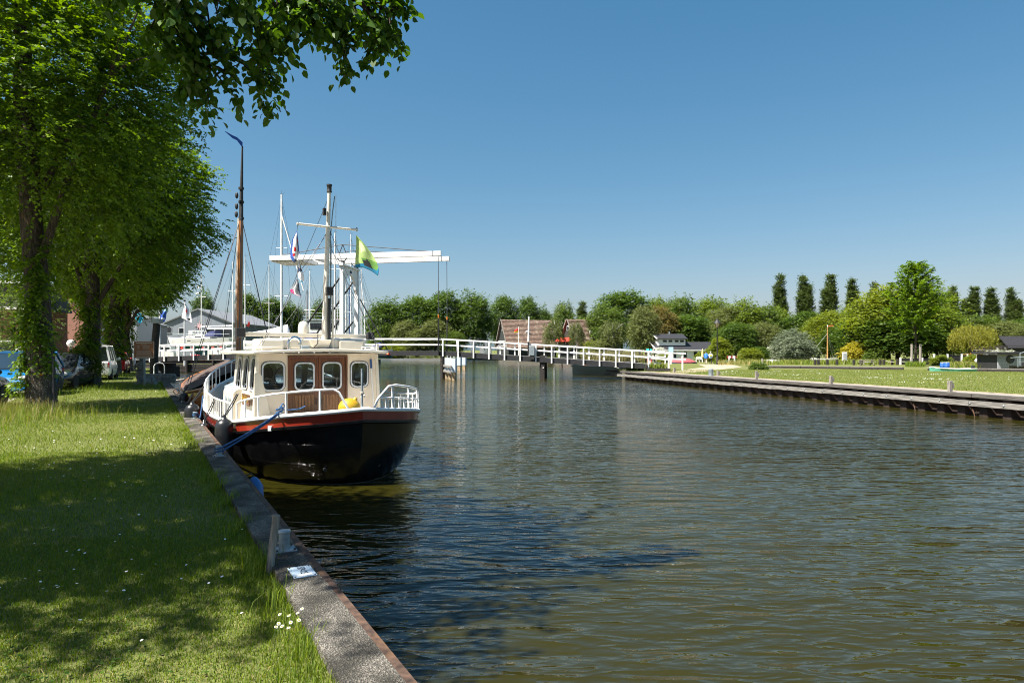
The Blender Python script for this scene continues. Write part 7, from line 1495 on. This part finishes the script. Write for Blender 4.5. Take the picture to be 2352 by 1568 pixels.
# boats laid up on the grass
def covered(label, px, D, Lm, h, cov, rz, hullm=None):
    t = thing('covered_boat', label, 'boat', (gx(px, D), D, zr(D)), rz); MB().loft([[(-Lm/2+Lm*u, -w, .05), (-Lm/2+Lm*u, -w*.9, .3*h), (-Lm/2+Lm*u, 0, h*k), (-Lm/2+Lm*u, w*.9, .3*h), (-Lm/2+Lm*u, w, .05)] for u, w, k in ((0, .12, .35), (.2, .75, .85), (.5, .95, 1), (.8, .85, .8), (1, .4, .35))]).build('cover', cov, t, smooth=40)
    MB().loft([[(-Lm/2*1.06+Lm*1.06*u, -w, .02), (-Lm/2*1.06+Lm*1.06*u, -w*1.06, .26*h), (-Lm/2*1.06+Lm*1.06*u, w*1.06, .26*h), (-Lm/2*1.06+Lm*1.06*u, w, .02)] for u, w in ((0, .15), (.2, .72), (.5, .92), (.8, .82), (1, .4))]).build('hull', hullm or blackmatt, t); return t
covered('boat under a dull red tarpaulin lying before the white bungalow', 1567, 99, 3.9, .8, mat('dull_red_tarpaulin', (.36,.07,.08), .85, var=.1), R_(4), mat('blue_hull', (.04,.07,.13), .5))
covered('boat under a light grey tarpaulin with red ends near the second lamp', 1772, 97, 3.6, .62, mat('light_grey_tarpaulin', (.55,.56,.57), .8, var=.08), R_(-3), mat('red_hull', (.35,.06,.03), .5))
covered('small blue covered dinghy left of the barrier posts', 1670, 95, 1.5, .42, mat('blue_tarpaulin', (.03,.22,.45), .8), 0)
t = thing('wooden_mast_boat', 'small white boat with a varnished mast and red vane before the golden shrub', 'boat', (gx(1899, 108), 108, zr(108))); H = at(0, 751, 108).z-zr(108); MB().loft([[(x, -w, .05), (x, -w*1.15, h), (x, w*1.15, h), (x, w, .05)] for x, w, h in ((-2.6, .1, .75), (-1.2, .7, .62), (.6, .75, .62), (1.5, .5, .66))]).build('hull', white, t, smooth=30)
m_ = MB().tube([(.1, 0, .4), (.1, 0, H)], [.11, .06], 8).build('mast', mat('honey_spar', (.45,.24,.09), .4), t); MB().tube([(.1, 0, H-1.1), (.1, 0, H+.35)], .05, 6).build('topmast', white, m_)
mb = MB(); mb.tube([(.1, 0, H-1), (-3.2, 0, .5)], .022, 4); mb.tube([(.1, 0, H-1), (1.6, 0, .6)], .022, 4); mb.tube([(.1, 0, H-1), (.6, -.9, .6)], .018, 4); mb.build('stay', wire, m_); MB().prism([(.1, 0, H+.2), (.9, 0, H+.3), (1.2, 0, H+.05), (.8, 0, H+.15), (.1, 0, H+.05)], (0, .02, 0)).build('vane', mat('orange_vane', (.6,.15,.05), .7), m_)
# chained bollards of the inner basin
for i, px in enumerate((1872, 1884, 1905, 1923, 1957, 1972, 2020, 2034, 2055, 2064)):
    t = thing('chain_post', 'dark chained wooden post along the inner basin of the right bank', 'post', (gx(px, 86), 86+.6*math.sin(i), zr(86)), 0, 'dark chained posts of the inner basin'); MB().box((0, 0, .32), (.26, .26, .72)).build('post', tarwood, t, bevel=.03)
    if i % 2 and i > 4: MB().tube([(.1, 0, .55), (.5, 0, .42), (.95, 0, .40), (1.3, 0, .36)], .045, 5).build('rope', rope_white, t)
t = thing('picnic_table', 'weathered pale picnic table among the dark chained posts', 'table', (gx(1992, 84), 84, zr(84))); MB().box((0, 0, .62), (1.6, .7, .07)).build('table_top', oldwood, t)
for y in (-.6, .6): MB().box((0, y, .4), (1.6, .25, .06)).build('bench', oldwood, t)
for x in (-.6, .6): MB().bar((x, -.55, 0), (x, .2, .6), .08, .08).build('leg', oldwood, t); MB().bar((x, .55, 0), (x, -.2, .6), .08, .08).build('leg', oldwood, t)
# timber edging of the inner basin
def edging(label, a, b, Da, Db):
    A = Vector((gx(a[0], Da), Da, zr(Da))); B = Vector((gx(b[0], Db), Db, zr(Db))); t = thing('timber_edging', label, 'edging', A); n_ = max(2, int((B-A).length/3.5))
    for i in range(n_):
        p, q = (B-A)*(i/n_), (B-A)*((i+.995)/n_); MB().bar(p+Vector((0, 0, .10)), q+Vector((0, 0, .10)), .3, .2).build('beam', tarwood, t, bevel=.02); MB().bar(p+Vector((0, .1, .225)), q+Vector((0, .1, .225)), .34, .05).build('cap', longwood, t)
edging('long dark timber edging of the inner basin in the middle of the lawn', (1737, 0), (2076, 0), 70, 61.5); edging('dark timber edging of the inner basin at the right frame edge', (2131, 0), (2420, 0), 59, 53.5)
t = thing('mooring_pole', 'slim pale pole at the corner of the inner basin', 'post', (gx(1751, 66), 66, zr(66))); MB().tube([(0, 0, 0), (0, 0, 1.0)], .09, 8).build('pole', oldwood, t)
t = thing('canoe', 'low green and white open boat lying in the inner basin', 'boat', (gx(2188, 56.8), 56.8, zr(57)), R_(-9)); cg = mat('sea_green_hull', (.12,.40,.28), .4)
MB().loft([[(x, -w, .0), (x, -w*1.2, h), (x, w*1.2, h), (x, w, .0)] for x, w, h in ((-1.75, .05, .33), (-1.1, .35, .24), (.6, .42, .18), (1.7, .3, .22))]).build('hull', cg, t, smooth=30); mb = MB()
for s in (-1, 1): mb.tube([(x, s*w*1.2, h+.02) for x, w, h in ((-1.75, .05, .33), (-1.1, .35, .24), (.6, .42, .18), (1.7, .3, .22))], .035, 6)
mb.build('gunwale', white, t)
for x in (-.4, .5, 1.2): MB().box((x, 0, .2), (.1, .9, .05)).build('thwart', white, t)
MB().box((1.55, 0, .34), (.25, .2, .3)).build('outboard', blackmatt, t, bevel=.03)
drum = mat('blue_plastic_drum', (.02,.10,.38), .4)
for px, D, h, lab in ((2165, 63.5, .62, 'left and farther blue plastic drum in the rough grass'), (2175, 61.5, .66, 'right blue plastic drum at the inner basin')):
    t = thing('plastic_drum', lab, 'drum', (gx(px, D), D, zr(D)), 0, 'blue drums'); MB().lathe([(0, 0), (.2, 0), (.22, .04), (.22, h*.45), (.235, h*.5), (.22, h*.55), (.22, h-.05), (.19, h), (0, h)], n=14).build('body', drum, t, smooth=40); MB().lathe([(0, h), (.2, h), (.2, h+.03), (0, h+.035)], n=14).build('lid', white, t)
def chair(label, px, D, m, rz):
    t = thing('garden_chair', label, 'chair', (gx(px, D), D, zr(D)), rz, 'plastic garden chairs'); s = .5
    MB().box((0, 0, .45), (s, s, .05)).build('seat', m, t, bevel=.02); MB().box((0, .24, .68), (s, .05, .42), rx=R_(-8)).build('backrest', m, t, bevel=.02)
    for x in (-.21, .21):
        for y in (-.2, .2): MB().bar((x, y, .44), (x*1.15, y*1.15, 0), .05, .05).build('leg', m, t)
        MB().box((x*1.15, 0, .64), (.05, .45, .04)).build('armrest', m, t)
chair('crimson red plastic garden chair by the grey shed', 2261, 70, mat('crimson_plastic', (.5,.03,.06), .5), R_(200)); chair('orange plastic garden chair by the grey shed', 2280, 70, mat('orange_plastic', (.75,.2,.01), .5), R_(175))
for px in (1602, 1610): chair('white plastic garden chair %s the folded parasol' % ('farther left of' if px < 1605 else 'right beside'), px, 110, white, R_(180 if px < 1605 else 150))
t = thing('parasol', 'folded pale orange parasol in front of the garden hedge', 'parasol', (gx(1613.5, 109.5), 109.5, zr(110))); MB().tube([(0, 0, 0), (0, 0, 2.1)], .04, 6).build('pole', white, t); MB().lathe([(.02, .75), (.22, .8), (.18, 1.4), (.05, 2.15), (0, 2.2)], n=10).build('canopy', mat('pale_orange_cloth', (.65,.4,.2), .8), t, smooth=60)
t = thing('barbecue', 'white covered kettle barbecue left of the crimson chair', 'barbecue', (gx(2249, 70), 70, zr(70)));  MB().ball((0, 0, .72), (.42, .36, .3), 14, 8).build('lid', white, t, smooth=70); MB().lathe([(0, .42), (.3, .45), (.40, .66), (.40, .7), (0, .7)], n=14).build('bowl', white, t, smooth=50); MB().ball((-.05, -.1, .28), (.3, .3, .22), 12, 8).build('cover', blackmatt, t, smooth=60)
for a in range(3): MB().tube([(.2*math.cos(a*2.1), .2*math.sin(a*2.1), .5), (.36*math.cos(a*2.1), .36*math.sin(a*2.1), 0)], .025, 5).build('leg', blackmatt, t)
blackslat = stripes('black_fence_boards', (.014,.014,.016), (.004,.004,.004), 2.2, 'X', .6, .02, .85)
def fencerun(label, D, posts, ytop, ybot, panels):
    x0 = gx(posts[0], D); t = thing('garden_fence', label, 'fence', (x0, D, zr(D))); zb = 0; H = (ybot-ytop)/1568*D
    for p in posts: MB().box((gx(p, D)-x0, -.03, H/2), (.16, .16, H+.06)).build('post', white, t)
    for a, b, f in panels:
        xa, xb = gx(a, D)-x0, gx(b, D)-x0; n_ = max(2, int((xb-xa)/.24)); pb = None
        for i in range(n_):
            w = (xb-xa)/n_; z = (H-.1)*f
            if pb is None: pb = MB().box((0, 0, 0), (w-.02, .05, z)).build('board', mat('black_board', (.012,.012,.013), .6, var=.3) if 'black_board' not in bpy.data.materials else bpy.data.materials['black_board'], t); pb.location = (xa+w*.5, .05, z/2+.03)
            else: again(pb, t, (xa+w*(i+.5), .05+rnd.uniform(-.006, .006), z/2+.03))
    return t
fencerun('low black board fence with white posts behind the young tree', 88, [2068, 2092, 2118, 2144], 823, 839, [(2069, 2091.5, 1), (2093, 2117.5, 1), (2119, 2143.5, 1)])
f_ = fencerun('tall fence of black board panels and open wire between white posts', 87, [2145.5, 2176, 2208.5, 2222, 2238, 2268], 811.5, 836, [(2177, 2208, .95), (2209.5, 2221, .95)])
MB().bar((0, 0, 1.3), (gx(2268, 87)-gx(2145.5, 87), 0, 1.3), .05, .06).build('top_rail', blackmatt, f_)
fencerun('black board panel joining the grey shed at the right edge', 70, [2266.5, 2290], 806, 836, [(2267.5, 2289.5, .95)])
D = 64; t = thing('grey_shed', 'flat roofed grey board shed with a round black wheel on its front', 'shed', (gx(2291, D), D, zr(D)-.05)); H = at(0, 812, D).z-zr(D); greyboard = mat('grey_shed_board', (.30,.31,.32), .8, var=.2, scale=4); pb = None
for i in range(17):
    if pb is None: pb = MB().box((0, 0, 0), (.235, .05, H)).build('board', greyboard, t); pb.location = (.12, 0, H/2)
    else: again(pb, t, (.12+i*.24, rnd.uniform(-.008, .008), H/2))
MB().box((2.05, 1.5, H/2-.02), (4.0, 2.8, H-.06)).build('core', blackmatt, t); MB().box((1.9, 1.3, H+.1), (4.6, 3.6, .22)).build('roof', blackmatt, t, bevel=.02)
w_ = MB(); w_.tube([(1.16+.33*math.cos(a), -.08, .98+.33*math.sin(a)) for a in [k*.35 for k in range(19)]], .05, 6); w_.build('wheel', blackmatt, t); MB().lathe([(0, -.03), (.26, -.03), (.26, .03), (0, .03)], n=16).build('hub', glass, t).location = (1.16, -.0, .98)
bpy.data.objects[[o.name for o in KID[t.name] and children(t) if o.name.startswith('hub')][0]].rotation_euler = (R_(90), 0, 0)
t = thing('steel_workboat', 'dark steel workboat with tube railings cut by the right frame edge', 'boat', (gx(2352, 60), 60, zr(60)), R_(-4)); MB().loft([[(x, -w, -.1), (x, -w*1.1, h), (x, w*1.1, h), (x, w, -.1)] for x, w, h in ((-1.15, .15, .42), (-.6, .6, .36), (1.5, .7, .34), (3, .6, .4))]).build('hull', black, t, smooth=30)
mb = MB()
for x, z in ((-.9, 1.15), (-.3, 1.2), (.5, 1.25), (1.3, 1.3)): mb.tube([(x, -.62, .3), (x, -.62, z)], .03, 5)
mb.tube([(-1.5, -.62, 1.1), (1.5, -.62, 1.3)], .035, 5); mb.tube([(-.9, -.62, .75), (1.3, -.62, .85)], .025, 5); mb.build('railing', galv, t); MB().box((.2, 0, .55), (.5, .5, .5)).build('engine_box', blackmatt, t, bevel=.04); MB().tube([(-.2, .2, .4), (-.2, .2, 1.5), (.15, .2, 1.6)], .04, 6).build('davit', galv, t)
t = thing('deck_umbrella_frame', 'thin grey table frame before the rose bush at the right', 'frame', (gx(2258, 78), 78, zr(78))); MB().box((0, 0, 1.86), (1.6, .7, .06)).build('top', oldwood, t)
for x in (-.7, .7): MB().bar((x, 0, 0), (x, 0, 1.85), .07, .07).build('leg', oldwood, t)
# play equipment left of the white bungalow
t = thing('play_frame', 'black climbing frame with a turquoise roof and one lime green pole', 'play equipment', (gx(1468, 98), 98, zr(98))); limep = mat('lime_pole', (.25,.5,.04), .5); turq = mat('turquoise_panel', (.02,.45,.42), .5)
for i, x in enumerate((1468, 1472.5, 1476.5, 1479.5, 1483, 1488, 1492, 1497, 1503.5)):
    xx = gx(x, 98)-gx(1468, 98); MB().box((xx, .7*(i % 2), 1.05), (.13, .13, 2.1 if i != 3 else 2.0)).build('pole', limep if i == 3 else blackmatt, t)
MB().hexa([(.95,-.2,1.75),(1.9,-.2,1.75),(1.9,1,1.75),(.95,1,1.75),(1.05,.3,2.1),(1.8,.3,2.1),(1.8,.5,2.1),(1.05,.5,2.1)]).build('roof', turq, t)
for x in (1.2, 1.7): MB().box((x, -.1, .55), (.12, .1, 1.0)).build('red_post', redF, t)
for z in (.5, .9): MB().bar((0, 0, z), (2.3, 0, z), .05, .05).build('crossbar', redF if z > .6 else blackmatt, t)
far = MB()
t = thing('bank_edge', 'low grey timber edge along the far bank water line', 'edging', (0, 0, 0))
pts = [(17.8, 96), (13.8, 119.5), (8.2, 159.3), (-12, 179.3), (-36, 206.3)]
for a, b in zip(pts[:-1], pts[1:]):
    MB().bar((a[0]-.3, a[1]-.2, -.45), (b[0]-.3, b[1]-.2, -.45), .3, .55).build('beam', longwood, t)
print('objects', len(bpy.data.objects), 'tris', sum(len(o.data.polygons) for o in bpy.data.objects if o.type == 'MESH'))
